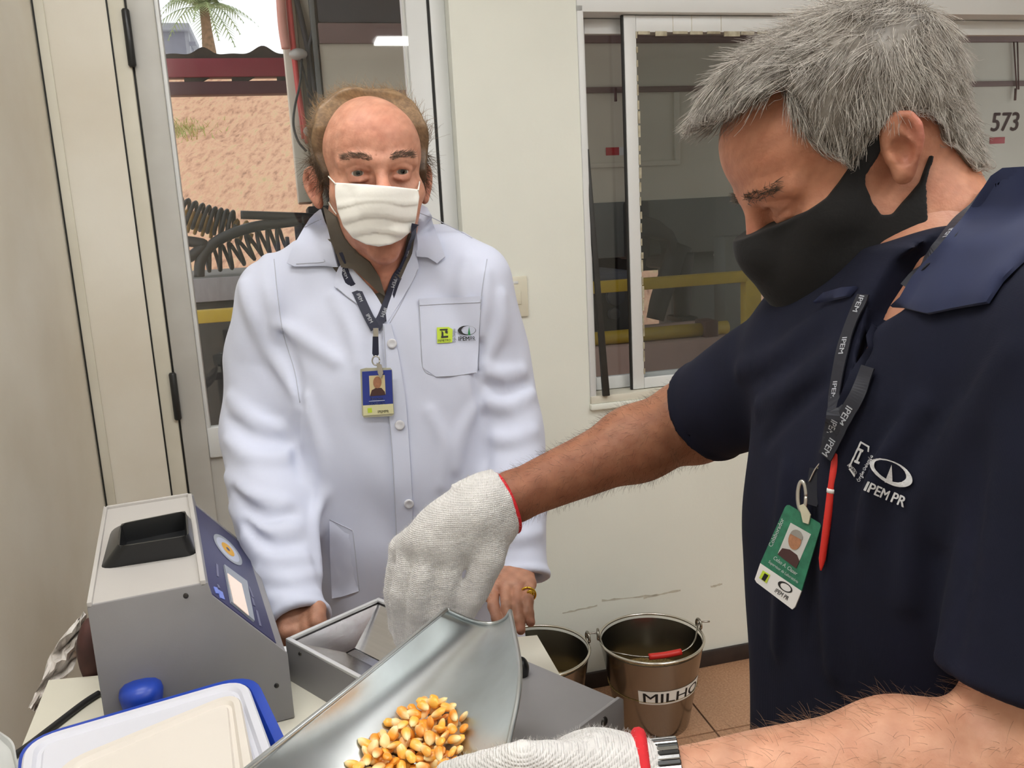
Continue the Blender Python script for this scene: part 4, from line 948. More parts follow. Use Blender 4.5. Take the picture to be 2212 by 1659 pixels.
# ---------------------------------------------------------------- container lids in the left foreground
M_lidw = mat('white_lid_plastic', (216, 217, 226), .38, var=.02); M_lidc = mat('cream_lid_plastic', (222, 215, 206), .4, var=.02); M_blue = mat('blue_plastic', (34, 70, 178), .35, var=.04)
def rrect(c4, r, n=7):
    """rounded quadrilateral outline in 3D"""
    out = []
    for i in range(4):
        p, a, b = c4[i], c4[i - 1], c4[(i + 1) % 4]; da = (a - p) / np.linalg.norm(a - p); db = (b - p) / np.linalg.norm(b - p); p0, p1 = p + da * r, p + db * r
        for k in range(n + 1): t = k / n; out.append((1 - t) ** 2 * p0 + 2 * t * (1 - t) * p + t * t * p1)
    return np.array(out)
def ringed(name, c4, r, levels, m_, parent=None, close=True):
    """stack of inset outlines: levels = [(inset, dz)]"""
    c4 = np.array(c4); cen_ = c4.mean(0); V, Fc = [], []; n = None
    for ins_, dz in levels:
        sc = []
        for p in c4: d = cen_ - p; L_ = np.linalg.norm(d); sc.append(p + d / L_ * ins_ * 1.41)
        o_ = rrect(np.array(sc), max(r - ins_, .004)) + [0, 0, dz]; n = len(o_); V += list(o_)
    for l in range(len(levels) - 1):
        for k in range(n): k2 = (k + 1) % n; Fc.append((l * n + k, l * n + k2, (l + 1) * n + k2, (l + 1) * n + k))
    if close: Fc.append(tuple((len(levels) - 1) * n + k for k in range(n))); Fc.append(tuple(range(n))[::-1])
    bm = bmesh.new(); vv = [bm.verts.new(Vector(p)) for p in V]
    for f in Fc: bm.faces.new([vv[i] for i in f])
    bmesh.ops.recalc_face_normals(bm, faces=bm.faces)
    return from_bm(name, bm, m_, parent, autos=28)
def quad_px(bl_, br_, rpt, z, depth, lpt=None):
    a, b = onz(*bl_, z), onz(*br_, z); u = (b - a) / np.linalg.norm(b - a); v = np.array([u[1], -u[0], 0])
    if rpt is not None: q = onz(*rpt, z) - b; v = q / np.linalg.norm(q)
    return [a, b, b + v * depth, a + v * depth]
lidp = [(0, -.012), (0, -.002), (.002, 0), (.009, .0), (.012, -.0035), (.016, -.0035), (.018, -.001), (.021, -.001)]
c4 = quad_px((50, 1588), (540, 1447), (612, 1600), 1.035, .24)
blu = thing('blue_container', (*np.mean(c4, 0)[:2], ZT), 'blue plastic container whose rim shows around the white lid', 'container')
ringed('container_body', [p - [0, 0, .012] for p in c4], .035, [(0.012, -.078), (.004, -.002), (-.004, 0), (-.004, .006), (.0, .007), (.006, .006), (.010, -.002)], M_blue, blu, close=True)
c4 = quad_px((52, 1598), (530, 1461), (585, 1610), 1.04, .22)
tag(ringed('container_lid', c4, .032, lidp, M_lidw), 'large white plastic lid lying on the blue container', 'lid')
c4 = quad_px((120, 1648), (516, 1488), (548, 1650), 1.052, .20)
tag(ringed('container_lid', c4, .028, [(0, -.011)] + lidp[1:], M_lidc), 'smaller cream plastic lid with recessed panel, nearest the camera', 'lid')
kb = onz(306, 1502, 1.018); o = lathe('measuring_cup', [(0, -.03), (.016, -.028), (.019, -.02), (.0225, .004), (.021, .010), (.016, .0145), (.008, .0165), (0, .017)], kb, M_blue, None, 28)
tag(o, 'round blue plastic cup bottom-up behind the white lid', 'cup')
# cable on the bench
cb = [onz(214, 1498, ZT + .004), onz(180, 1520, ZT + .004), onz(120, 1566, ZT + .004), onz(60, 1612, ZT + .004), onz(20, 1640, ZT + .004)]
tag(tube('power_cable', spline(cb, 24), .0042, M_hose), 'black power cable running along the bench behind the meter', 'cable')
# clear film bag slumped between bench and wall
M_film = mat('thin_film', (240, 236, 232), .3, rgb2=(222, 214, 208), scale=30, bump=.6, bscale=60)
P = []; rows, cols = 16, 10
Lf = [(180, 1322), (150, 1360), (120, 1400), (98, 1440), (84, 1480), (62, 1530)]; Rt = [(186, 1330), (180, 1375), (168, 1420), (150, 1458), (118, 1490), (80, 1540)]
Ls, Rs = spline([(*p, 0) for p in Lf], rows), spline([(*p, 0) for p in Rt], rows)
for i in range(rows):
    for j in range(cols):
        u = j / (cols - 1); px_ = Ls[i][0] * (1 - u) + Rs[i][0] * u; py_ = Ls[i][1] * (1 - u) + Rs[i][1] * u; P.append(Py(px_ + random.uniform(-3, 3), py_ + random.uniform(-3, 3), 1.13 - .004 * i + .02 * math.sin(u * 9 + i) * .5 + random.uniform(-.008, .008)))
fb = mk('film_bag', P, [(i * cols + j, i * cols + j + 1, (i + 1) * cols + j + 1, (i + 1) * cols + j) for i in range(rows - 1) for j in range(cols - 1)], M_film)
sd = fb.modifiers.new('thickness', 'SOLIDIFY'); sd.thickness = .0012; tag(fb, 'crumpled whitish plastic film bag hanging behind the bench by the left wall', 'bag')
bc = Py(206, 1408, 1.06); v, f = ellips_mesh(bc, (.022, .03, .05)); pb_ = mk('dark_pouch', [np.array(q) + 0.002 * np.sin(80 * np.array(q)) for q in v], f, mat('dark_red_cloth', (92, 52, 46), .7, rgb2=(48, 32, 30), scale=14), None, True); tag(pb_, 'dark reddish pouch wedged behind the moisture meter', 'pouch')
fc = [onz(-30, 1560, .99), onz(30, 1600, .99), onz(45, 1690, .99), onz(-40, 1700, .99)]
tag(ringed('clear_tray', fc, .015, [(.004, -.046), (0, 0), (.003, .001), (.006, -.004)], mat('cloudy_plastic', (206, 208, 206), .3)), 'cloudy plastic tray at the lower left edge of the bench', 'tray')

# ---------------------------------------------------------------- steel buckets
M_steel = mat('stainless_steel', (158, 154, 146), .2, metal=1.0, var=.06, scale=6, stretch=(1, 1, .4)); M_steelr = mat('steel_rim', (214, 210, 200), .22, metal=1.0, var=.02)
M_redp = mat('red_plastic', (214, 46, 38), .45, var=.03); M_paper = mat('label_paper', (236, 236, 232), .7, var=.01); M_ink = mat('black_ink', (20, 20, 22), .6, var=0); M_grain = nodes_ramp('loose_grain', [(.35, (120, 90, 50)), (.5, (206, 170, 96)), (.65, (226, 196, 130))], 120, 1.0)
def bucket(cx_, cy_, label, hdl, ear_ang):
    e = thing('steel_bucket', (cx_, cy_, 0), label, 'bucket', 'stainless steel buckets on the floor'); R0, R1, Hh = .105, .153, .268
    prof = [(0, .006), (R0 - .006, .006), (R0, .0), (R0 + .002, .006), (R0 + .004, .014), (R1 - .002, Hh - .012), (R1 + .002, Hh - .006), (R1 + .004, Hh - .001), (R1 + .001, Hh + .002), (R1 - .003, Hh), (R1 - .005, Hh - .01), (R0 + .001, .018), (0, .012)]
    lathe('bucket_body', prof[:6] + [prof[-3]] + prof[-2:], (cx_, cy_, 0), M_steel, e, 64); 
    v, f = [], []
    lathe('rim_bead', [(R1 + .004 * math.cos(a) , Hh + .004 * math.sin(a)) for a in np.linspace(0, 2 * math.pi, 11)], (cx_, cy_, 0), M_steelr, e, 64)
    lathe('grain_fill', [(R0 + .028, .135), (R0 * .6, .142), (0, .146)], (cx_, cy_, 0), M_grain, e, 40)
    for a in ear_ang:
        d = np.array([math.cos(a), math.sin(a), 0]); p = np.array([cx_, cy_, 0]) + d * (R1 + .004); sdv = np.array([-d[1], d[0], 0])
        v, f = [], []
        pts = [p + sdv * (.014 * math.cos(t)) + np.array([0, 0, Hh + .012 + .016 * math.sin(t)]) for t in np.linspace(-.6, math.pi + .6, 14)]
        tube('ear', pts, .0042, M_steel, e, 8)
    if hdl is not None:
        tube('bail', spline(hdl[0], 40), .0026, M_steel, e, 8); tube('grip', spline(hdl[1], 10), .0095, M_redp, e, 12)
    return e, R0, R1, Hh
cx_, cy_ = .372, 2.335
ea = [math.radians(176), math.radians(16)]
def ep(a): return np.array([cx_ + math.cos(a) * .157, cy_ + math.sin(a) * .157, .282])
gA, gB = onz(1402, 1419, .235), onz(1472, 1408, .240)
bail = [ep(ea[0]) + [-.03, 0, .004], ep(ea[0]), onz(1308, 1402, .265), onz(1345, 1413, .245), gA, gB, onz(1500, 1385, .262), ep(ea[1]), ep(ea[1]) + [.035, 0.01, .0]]
bk, R0, R1, Hh = bucket(cx_, cy_, 'stainless steel bucket labelled MILHO with red grip, by the wall', (bail, [gA, (gA + gB) / 2 - [0, 0, .002], gB]), ea)
# paper label wrapped on the cone
def cone(ang, z, off=.0008):
    r = R0 + .004 + (R1 - .002 - R0 - .004) * (z - .014) / (Hh - .026) + off; a = math.radians(-90) + ang - .16; return np.array([cx_ + r * math.cos(a), cy_ + r * math.sin(a), z])
la0, la1, lz0, lz1 = -.30, 1.32, .128, .172
n = 24; mk('label', [cone(la0 + (la1 - la0) * i / n, z, .0009) for z in (lz0, lz1) for i in range(n + 1)], [(i, i + 1, n + 2 + i, n + 1 + i) for i in range(n)], M_paper, bk)
v, f, sz = text_tris('MILHO', .006, 1.0); kx = (la1 - la0 - .2) / sz[0]
mk('lettering', [cone((la0 + la1) / 2 + a * kx, (lz0 + lz1) / 2 + b * .031, .0016) for a, b in v], f, M_ink, bk)
q = onz(1277, 1402, Hh)
bucket(q[0] - .157, q[1] + .01, 'stainless steel bucket half hidden behind the bench corner', None, [math.radians(14), math.radians(190)])

# ---------------------------------------------------------------- big steel scoop
M_scoop = mat('zinc_sheet', (218, 224, 226), .36, metal=1.0, rgb2=(186, 190, 190), scale=9, bump=.03, bscale=40)
Lr = spline([Py(330, 1830, .45), Py(545, 1652, .56), Py(760, 1482, .66), Py(965, 1316, .78)], 30)
Ke = spline([Py(800, 1900, .545), Py(880, 1640, .63), Py(972, 1470, .72), Py(1056, 1347, .805)], 30)
Rr = spline([Py(1040, 1900, .45), Py(1098, 1612, .57), Py(1123, 1455, .65), Py(1102, 1320, .775)], 30)
def scoop_pt(i, w_):
    """w in 0..1 across: left rim, keel, right rim (rational quadratic: full bowl section)"""
    a, k, b = Lr[i], Ke[i], Rr[i]; mid = (a + b) / 2; c = k * 2.0 - mid; wt = 0.85
    c = (k * (1 + wt) - (a + b) / 2) / wt
    q0, q1, q2 = (1 - w_) ** 2, 2 * w_ * (1 - w_) * wt, w_ ** 2
    return (q0 * a + q1 * c + q2 * b) / (q0 + q1 + q2)
NV = 40
V = [scoop_pt(i, j / NV) for i in range(30) for j in range(NV + 1)]
Fc = [(i * (NV + 1) + j, i * (NV + 1) + j + 1, (i + 1) * (NV + 1) + j + 1, (i + 1) * (NV + 1) + j) for i in range(29) for j in range(NV)]
sc_ = thing('metal_scoop', tuple(Ke[10]), 'large dull metal scoop holding corn kernels in the foreground', 'scoop')
sb_ = mk('scoop_bowl', V, Fc, M_scoop, sc_, True); sd = sb_.modifiers.new('sheet', 'SOLIDIFY'); sd.thickness = .0012; sd.offset = -1
SCB = BVHTree.FromPolygons([Vector(p) for p in V], Fc)
edge = [V[i * (NV + 1)] for i in range(30)] + [V[29 * (NV + 1) + j] for j in range(1, NV + 1)]
M_edge2 = mat('rolled_edge', (190, 194, 194), .35, metal=.9)
tube('rolled_edge', edge[:30], .0022, M_edge2, sc_, 8); tube('lip_edge', edge[29:], .0020, M_edge2, sc_, 8)
tube('rolled_edge', [V[i * (NV + 1) + NV] for i in range(30)], .0022, M_edge2, sc_, 8)
# back wall of the scoop (below the frame)
mk('back_wall', [V[j] for j in range(NV + 1)] + [(Lr[0] + Rr[0]) / 2], [(j, j + 1, NV + 1) for j in range(NV)], M_scoop, sc_, True)

# ---------------------------------------------------------------- corn kernels
m = bpy.data.materials.new('corn_kernel'); m.use_nodes = True; t = m.node_tree; p = t.nodes['Principled BSDF']
oi = t.nodes.new('ShaderNodeObjectInfo'); r = t.nodes.new('ShaderNodeValToRGB'); el = r.color_ramp.elements
el[0].position, el[0].color = 0, (*s2l((236, 146, 44)), 1); el[1].position, el[1].color = 1, (*s2l((244, 214, 146)), 1)
for q, c in ((.3, (246, 166, 52)), (.55, (250, 188, 76)), (.8, (238, 150, 70))): e = el.new(q); e.color = (*s2l(c), 1)
t.links.new(oi.outputs['Random'], r.inputs[0])
tc = t.nodes.new('ShaderNodeTexCoord'); sx = t.nodes.new('ShaderNodeSeparateXYZ'); t.links.new(tc.outputs['Object'], sx.inputs[0])
mr = t.nodes.new('ShaderNodeMapRange'); mr.inputs[1].default_value = .0005; mr.inputs[2].default_value = -.005; t.links.new(sx.outputs[1], mr.inputs[0])
mx = t.nodes.new('ShaderNodeMix'); mx.data_type = 'RGBA'; mx.inputs[7].default_value = (*s2l((240, 218, 160)), 1); t.links.new(mr.outputs[0], mx.inputs[0]); t.links.new(r.outputs[0], mx.inputs[6])
t.links.new(mx.outputs[2], p.inputs['Base Color']); p.inputs['Roughness'].default_value = .35; p.inputs['Coat Weight'].default_value = .2
M_corn = m
kmesh = []
for w_, l_, th_ in ((.0052, .0068, .0031), (.0047, .0075, .0033), (.0056, .0063, .0029)):
    V, Fc = [], []; sg, rg = 10, 7
    for i in range(rg + 1):
        u = -1 + 2 * i / rg; pr = math.sqrt(max(0, 1 - abs(u) ** 2.6)); wd = pr * (w_ * (.62 + .38 * (u + 1) / 2)); tk_ = pr * th_ * (.8 + .2 * u)
        dent = .0009 * max(0, u) ** 3
        for k in range(sg): a = 2 * math.pi * k / sg; V.append((wd * math.cos(a), l_ * u, tk_ * math.sin(a) * (1 - .25 * dent / .0009)))
    for i in range(rg):
        for k in range(sg): k2 = (k + 1) % sg; Fc.append((i * sg + k, i * sg + k2, (i + 1) * sg + k2, (i + 1) * sg + k))
    me = bpy.data.meshes.new('corn_kernel'); me.from_pydata(V, [], Fc); me.update(); me.shade_smooth(); me.materials.append(M_corn); kmesh.append(me)
heap = [(720, 1690), (760, 1630), (800, 1590), (850, 1545), (893, 1518), (935, 1506), (985, 1518), (1014, 1552), (1016, 1600), (1000, 1700)]
pts = []
for lvl, sp in ((0, 20), (1, 22), (2, 23)):
    cur = []
    for tr_ in range(3000):
        a, b = random.uniform(715, 1020), random.uniform(1500, 1690)
        d = -float(polysd(np.array([a]), np.array([b]), heap)[0])
        if d < (6, 18, 38)[lvl]: continue
        if all((a - c) ** 2 + (b - e) ** 2 > sp * sp for c, e, _ in cur): cur.append((a, b, d))
    pts += [(a, b, d, lvl) for a, b, d in cur]
for a, b, d, lvl in pts:
    rr_ = Vector(ray(a, b)).normalized(); h = SCB.ray_cast(Vector(CO), rr_)
    if h[0] is None: continue
    nrm = h[1] if h[1].dot(rr_) < 0 else -h[1]
    o = bpy.data.objects.new('corn_kernel', random.choice(kmesh)); COLL.objects.link(o)
    o.location = h[0] + nrm * (.0034 + lvl * .0052)
    z_ = (nrm + Vector((random.gauss(0, .45), random.gauss(0, .45), random.gauss(0, .3)))).normalized(); x_ = z_.cross(Vector((random.gauss(0, 1), random.gauss(0, 1), random.gauss(0, 1)))).normalized()
    o.rotation_euler = Matrix((x_, z_.cross(x_), z_)).transposed().to_euler(); k_ = random.uniform(.9, 1.12); o.scale = (k_, k_, k_)
    tag(o, 'yellow-orange corn kernel in the heap inside the metal scoop', 'corn kernel', 'corn kernels in the scoop')
# ---------------------------------------------------------------- people: shared builders
M_skin = mat('skin', (255, 255, 255), .52, rgb2=(236, 224, 220), scale=60, detail=8, attr=True, bump=.18, bscale=260, sub=.08, spec=.4)
M_hair = mat('hair', (255, 255, 255), .45, rgb2=(205, 200, 196), scale=90, attr=True, spec=.4)
def lin(*c): return np.array(s2l(c))
def frame(fwd, up=(0, 0, 1)):
    y = np.array(fwd, float); y /= np.linalg.norm(y); x = np.cross(y, up); x /= np.linalg.norm(x); z = np.cross(x, y); return np.stack([x, y, z], 1)
def rot_about(v, ax, a):
    ax = np.array(ax, float) / np.linalg.norm(ax); v = np.asarray(v, float); return v * math.cos(a) + np.cross(ax, v) * math.sin(a) + ax * (ax @ v) * (1 - math.cos(a))
def head_core(f, brow=1.0, aperture=.0042, jaw=1.0, noseL=1.0, ez=0.0, fb=0.0):
    """skull, face and closed neck-less head in local axes: x lateral, y forward, z up, origin between the ears"""
    f.ell((0, -.006, .043), (.0765, .099, .087), 0)
    f.ell((0, .040 + fb, .058 + fb * .5), (.064, .054, .056), .02)
    f.ell((0, .038, -.018), (.063, .054, .070), .02)
    for s in (-1, 1):
        f.ell((s * .045, .056, -.010), (.024, .027, .021), .018)
        f.ell((s * .050 * jaw, .006, -.052), (.019, .034, .032), .02)
        f.ell((s * .030, .072, -.040), (.024, .022, .026), .02)
    f.ell((0, .036, -.064), (.053 * jaw, .056, .040), .02)
    f.ell((0, .080, -.094), (.022, .018, .018), .018)
    f.ell((0, .080, -.050), (.030, .026, .028), .016)
    for s in (-1, 1): f.ell((s * .032, .104, .021 + ez), (.020, .019, .0135), .014, mode='cut')
    f.tubep([(x, y, z + ez) for x, y, z in ((-.050, .074, .034), (-.034, .090, .039), (-.012, .0945, .0365), (0, .095, .034), (.012, .0945, .0365), (.034, .090, .039), (.050, .074, .034))], .0085 * brow, .012)
    f.tubep([(0, .094, .030), (0, .102, .014), (0, .114 * noseL, -.004)], [.0075, .0085, .0105], .010)
    f.ell((0, .117 * noseL, -.010), (.0125, .0125, .0115), .008)
    for s in (-1, 1): f.ell((s * .0125, .107, -.014), (.0075, .010, .0085), .006)
    for s in (-1, 1):                      # lids over the eyeball, upper crease, pouch below
        f.ell((s * .032, .0785, .021 + ez), (.0152, .0148, .0142), .004)
        f.tubep([(s * x, y, z + ez) for x, y, z in ((.018, .0925, .0245), (.026, .0955, .0285), (.034, .0945, .0285), (.045, .0845, .0225))], .0022, .004)
        f.tubep([(s * x, y, z + ez) for x, y, z in ((.020, .0905, .0135), (.030, .0925, .0095), (.042, .0855, .0125))], .0024, .006)
    if aperture > 0:
        for s in (-1, 1): f.ell((s * .032, .0955, .0205 + ez), (.0122, .010, aperture), .0015, mode='cut')
    else:
        for s in (-1, 1): f.tubep([(s * x, y, z + ez) for x, y, z in ((.019, .0935, .0175), (.028, .0955, .0145), (.036, .0945, .0145), (.045, .0865, .0175))], .0011, .002, mode='cut')
def ear(f, s, flare=.45, size=1.0, y0=.004, z0=0.0):
    def E(u, v, o=0.0): return (s * (.0735 + (.003 + u * flare + o)), y0 - u * size * .95 - v * .12, z0 + v * size)
    f.tubep([E(.002, .000), E(.0, .012), E(.003, .024), E(.010, .033), E(.020, .036), E(.029, .031), E(.0335, .019), E(.0325, .005), E(.027, -.008), E(.020, -.018), E(.013, -.025)], [.0035, .004, .0045, .0048, .005, .005, .0048, .0045, .0042, .0042, .005], .004)
    for u, v, ru, rv in ((.017, .010, .014, .024), (.013, -.006, .011, .018)): f.ell(E(u, v, -.003), (.0055, ru, rv), .005)
    f.ell(E(.008, -.024), (.0045, .0075, .0085), .006)
    f.tubep([E(.017, .027, .001), E(.022, .014, .002), E(.0215, .002, .002), E(.016, -.009, .001)], .0034, .004)
    f.ell(E(.011, .001, .006), (.008, .0085, .0115), .004, mode='cut')
    f.ell(E(.022, .022, .0065), (.005, .003, .009), .003, mode='cut')
    f.ell(E(.002, -.004, .002), (.004, .0035, .005), .004)
def blend(col, w, c): return col * (1 - w[:, None]) + np.asarray(c)[None] * w[:, None]
def gauss(p, c, r): return np.exp(-(((p - np.array(c)) / np.array(r)) ** 2).sum(1))
def join_meshes(parts):
    V, Q, C = [], [], []; k = 0
    for v, q, c in parts: V.append(v); Q.append(q + k); C.append(c); k += len(v)
    return np.concatenate(V), np.concatenate(Q), np.concatenate(C)
def sub_mesh(v, q, keep):
    """keep faces whose vertices all satisfy keep"""
    fk = keep[q].all(1); q = q[fk]; u, inv = np.unique(q, return_inverse=True); return v[u], inv.reshape(q.shape)
def eyeball(c, r, look, parent, iris=(92, 84, 74)):
    nm = 'eye_%d' % (iris[0]); m = MATS.get(nm)
    if m is None:
        m = bpy.data.materials.new('eye'); m.use_nodes = True; t = m.node_tree; p = t.nodes['Principled BSDF']; MATS[nm] = m
        a = t.nodes.new('ShaderNodeVertexColor'); a.layer_name = 'Col'; t.links.new(a.outputs[0], p.inputs['Base Color']); p.inputs['Roughness'].default_value = .12
    sg, rg = 24, 20; look = np.array(look) / np.linalg.norm(look); a = np.cross(look, [0, 0, 1]); a /= np.linalg.norm(a); b = np.cross(a, look); V, C, Q = [], [], []
    for i in range(rg + 1):
        th = math.pi * i / rg
        for k in range(sg):
            ph = 2 * math.pi * k / sg; V.append(np.array(c) + r * (look * math.cos(th) + (a * math.cos(ph) + b * math.sin(ph)) * math.sin(th)))
            C.append(lin(14, 12, 12) if th < .20 else lin(*iris) if th < .50 else lin(60, 52, 46) if th < .58 else lin(206, 196, 188))
    for i in range(rg):
        for k in range(sg): k2 = (k + 1) % sg; Q.append((i * sg + k, (i + 1) * sg + k, (i + 1) * sg + k2, i * sg + k2))
    return mk_np('eye', np.array(V), np.array(Q), m, parent, np.array(C))
def finger(f, pts, rs, k=.006): f.tubep(pts, rs, k)
def surf_pts(v, q, n, wfn=None, seed=1):
    """random points on a quad mesh (vertex jittered along face), optional weight"""
    r = np.random.default_rng(seed); a, b, c = v[q[:, 0]], v[q[:, 1]], v[q[:, 2]]; cen = (a + c) / 2; ar = np.linalg.norm(np.cross(b - a, c - a), axis=1)
    w_ = ar if wfn is None else ar * wfn(cen); i = r.choice(len(q), n, p=w_ / w_.sum()); u, t = r.random((n, 1)), r.random((n, 1)); d = v[q[i, 3]]
    return (a[i] * (1 - u) + b[i] * u) * (1 - t) + (d * (1 - u) + c[i] * u) * t
# ================================================================ person in the white lab coat
M_coat = weave(mat('white_coat_cotton', (202, 207, 226), .8, var=.012, scale=20, bump=.1, bscale=18, sheen=.15), 380, .08)
M_shirt = mat('grey_brown_shirt', (92, 84, 74), .85, var=.05, scale=30, bump=.1, bscale=300); M_maskw = mat('white_mask_cloth', (236, 234, 228), .85, var=.015, bump=.25, bscale=45, sheen=.2)
M_trs = mat('dark_trousers', (46, 48, 58), .85, var=.05); M_shoe = mat('black_shoe', (24, 23, 23), .4)
M_lany = mat('navy_lanyard', (26, 30, 54), .6, var=.04, scale=60); M_print = mat('lanyard_print', (214, 218, 226), .6, var=.02)
CMX = -.205
p1 = thing('person', (CMX, 1.40, 0), 'person in white lab coat and white mask standing behind the bench', 'person')
# --- head
fa = math.radians(16.5); fw = np.array([math.sin(fa), -math.cos(fa), 0]); fw = fw * math.cos(math.radians(5)) + np.array([0, 0, -math.sin(math.radians(5))])
R1_ = frame(fw); eyem = Py(821, 371, 1.305); HS = 1.04
o1 = eyem - R1_ @ np.array([0, .088, .0215]) * HS
h1 = Field((-.115, -.13, -.20), (.115, .145, .16), .0017, R1_, o1, HS)
head_core(h1, 1.0, .0037)
h1.op(wobble(260, .0005, 3), (-.07, .05, -.02), (.07, .12, .10), 0, 'disp')
for zz in (): h1.tubep([(-.040, .075, zz - .004), (-.015, .0915, zz), (.012, .0925, zz + .0005), (.042, .074, zz - .003)], .0006, .004, mode='cut')
for s in (-1, 1): h1.tubep([(s * .006, .099, .037), (s * .005, .0985, .050)], .0008, .002, mode='cut')
core1 = h1.v.copy()
for s in (-1, 1): ear(h1, s, .60, .84, -.002, -.004)
nb = h1.L(Py(806, 640, 1.43)); h1.cap((0, -.022, -.03), nb, .056, .066, .03); h1.cap((0, .01, -.07), h1.L(Py(812, 600, 1.395)), .040, .045, .03)
hv, hq = h1.mesh(smooth=2); L_ = h1.L(hv)
c = np.tile(lin(203, 150, 126), (len(hv), 1))
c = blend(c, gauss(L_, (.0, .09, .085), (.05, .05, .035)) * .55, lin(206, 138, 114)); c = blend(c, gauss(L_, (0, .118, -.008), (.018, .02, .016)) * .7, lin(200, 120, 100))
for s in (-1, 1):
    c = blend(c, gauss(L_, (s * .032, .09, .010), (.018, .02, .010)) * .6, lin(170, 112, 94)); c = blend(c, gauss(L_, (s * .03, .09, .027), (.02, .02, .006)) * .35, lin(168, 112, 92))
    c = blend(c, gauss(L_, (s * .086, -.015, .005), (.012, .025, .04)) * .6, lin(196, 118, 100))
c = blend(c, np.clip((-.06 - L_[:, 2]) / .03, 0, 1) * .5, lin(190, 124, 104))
c = c * (1 + .05 * wobble(240, 3, 77)(L_[:, 0], L_[:, 1], L_[:, 2])[:, None] + .03 * wobble(700, 3, 78)(L_[:, 0], L_[:, 1], L_[:, 2])[:, None])
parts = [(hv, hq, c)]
# --- body under the clothes
bd = Field((-.50, 1.20, .05), (.10, 1.62, 1.47), .008)
rows = [(1.43, CMX, 1.445, .09, .065), (1.38, CMX, 1.435, .155, .09), (1.28, CMX, 1.415, .168, .108), (1.15, CMX, 1.405, .165, .118), (1.0, CMX, 1.405, .17, .125), (.90, CMX, 1.41, .175, .125)]
bd.loft(rows, 0, 0)
bd.cap((CMX, 1.445, 1.36), Py(806, 590, 1.43), .06, .055, .03)
for s in (-1, 1): bd.cap((CMX + s * .09, 1.41, .93), (CMX + s * .10, 1.43, .10), .085, .05, .03)
bv, bq = bd.mesh(); parts.append((bv, bq, np.tile(lin(196, 140, 116), (len(bv), 1))))
# --- hands
def hand_colour(v): return np.tile(lin(176, 130, 106), (len(v), 1)) * (1 + .10 * np.sin(v[:, :1] * 310) * np.sin(v[:, 2:3] * 280 + v[:, 1:2] * 190))
g = Field((-.10, 1.02, .90), (.09, 1.32, 1.06), .0016)
wr = Py(1122, 1212, 1.235); kn = [Py(1064, 1272, 1.175), Py(1092, 1268, 1.17), Py(1119, 1266, 1.17), Py(1142, 1262, 1.18)]
g.cap(Py(1124, 1170, 1.26), wr, .030, .027, .02, flat=((0, 1, 0), .75))
for q in kn: g.cap(wr + (q - wr) * .25, q, .0155, .0118, .014)
f4 = [[(1064, 1272, 1.175), (1066, 1310, 1.135), (1074, 1336, 1.115), (1080, 1352, 1.105)], [(1092, 1268, 1.17), (1095, 1312, 1.125), (1099, 1342, 1.108), (1101, 1360, 1.098)], [(1119, 1266, 1.17), (1118, 1312, 1.125), (1122, 1342, 1.105), (1125, 1361, 1.095)], [(1142, 1262, 1.18), (1140, 1298, 1.135), (1141, 1326, 1.118), (1146, 1344, 1.110)]]
for pts in f4: g.tubep([Py(*p) for p in pts], [.0098, .0082, .0077, .0068], .002)
for pts in f4:
    for p in pts[1:3]: g.ell(Py(*p), (.0084, .0082, .0082), .003)
    g.ell(Py(*pts[0]) + [0, 0, .003], (.0098, .011, .0075), .004)
g.tubep([Py(1085, 1232, 1.215), Py(1058, 1258, 1.19), Py(1046, 1278, 1.165), Py(1038, 1290, 1.155)], [.015, .0118, .0098, .0078], .009)
for q in kn[:3]: g.tubep([wr + (q - wr) * .3 + [0, 0, .012], q + [0, -.002, .006]], .0022, .006)
gv, gq = g.mesh(smooth=1); gc = hand_colour(gv)
for pts in f4: gc = blend(gc, gauss(gv, Py(*pts[0]) + [0, -.004, .004], (.009, .009, .009)) * .5, lin(156, 106, 86)); gc = blend(gc, gauss(gv, Py(*pts[3]), (.007, .007, .007)) * .6, lin(206, 140, 124))
parts.append((gv, gq, gc))
g = Field((-.42, 1.0, .90), (-.22, 1.26, 1.06), .0018)
wr2 = Py(636, 1322, 1.14)
g.cap(Py(625, 1270, 1.18), wr2, .031, .029, .02); g.ell(Py(640, 1352, 1.125), (.036, .032, .030), .02)
for k, (a, b) in enumerate(((618, 1372), (640, 1374), (664, 1366), (684, 1352))):
    g.tubep([Py(a + 2, b - 36, 1.115), Py(a, b - 8, 1.095), Py(a - 2, b + 14, 1.105)], [.0125, .0115, .010], .005)
g.tubep([Py(676, 1330, 1.12), Py(690, 1350, 1.10), Py(688, 1372, 1.095)], [.013, .0115, .0095], .006)
gv, gq = g.mesh(smooth=1); parts.append((gv, gq, hand_colour(gv)))
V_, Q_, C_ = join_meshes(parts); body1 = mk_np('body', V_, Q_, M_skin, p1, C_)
for s in (-1, 1): eyeball(h1.W(np.array([s * .032, .0785, .021])), .0134 * HS, R1_ @ np.array([0, 1, -.04]), p1)
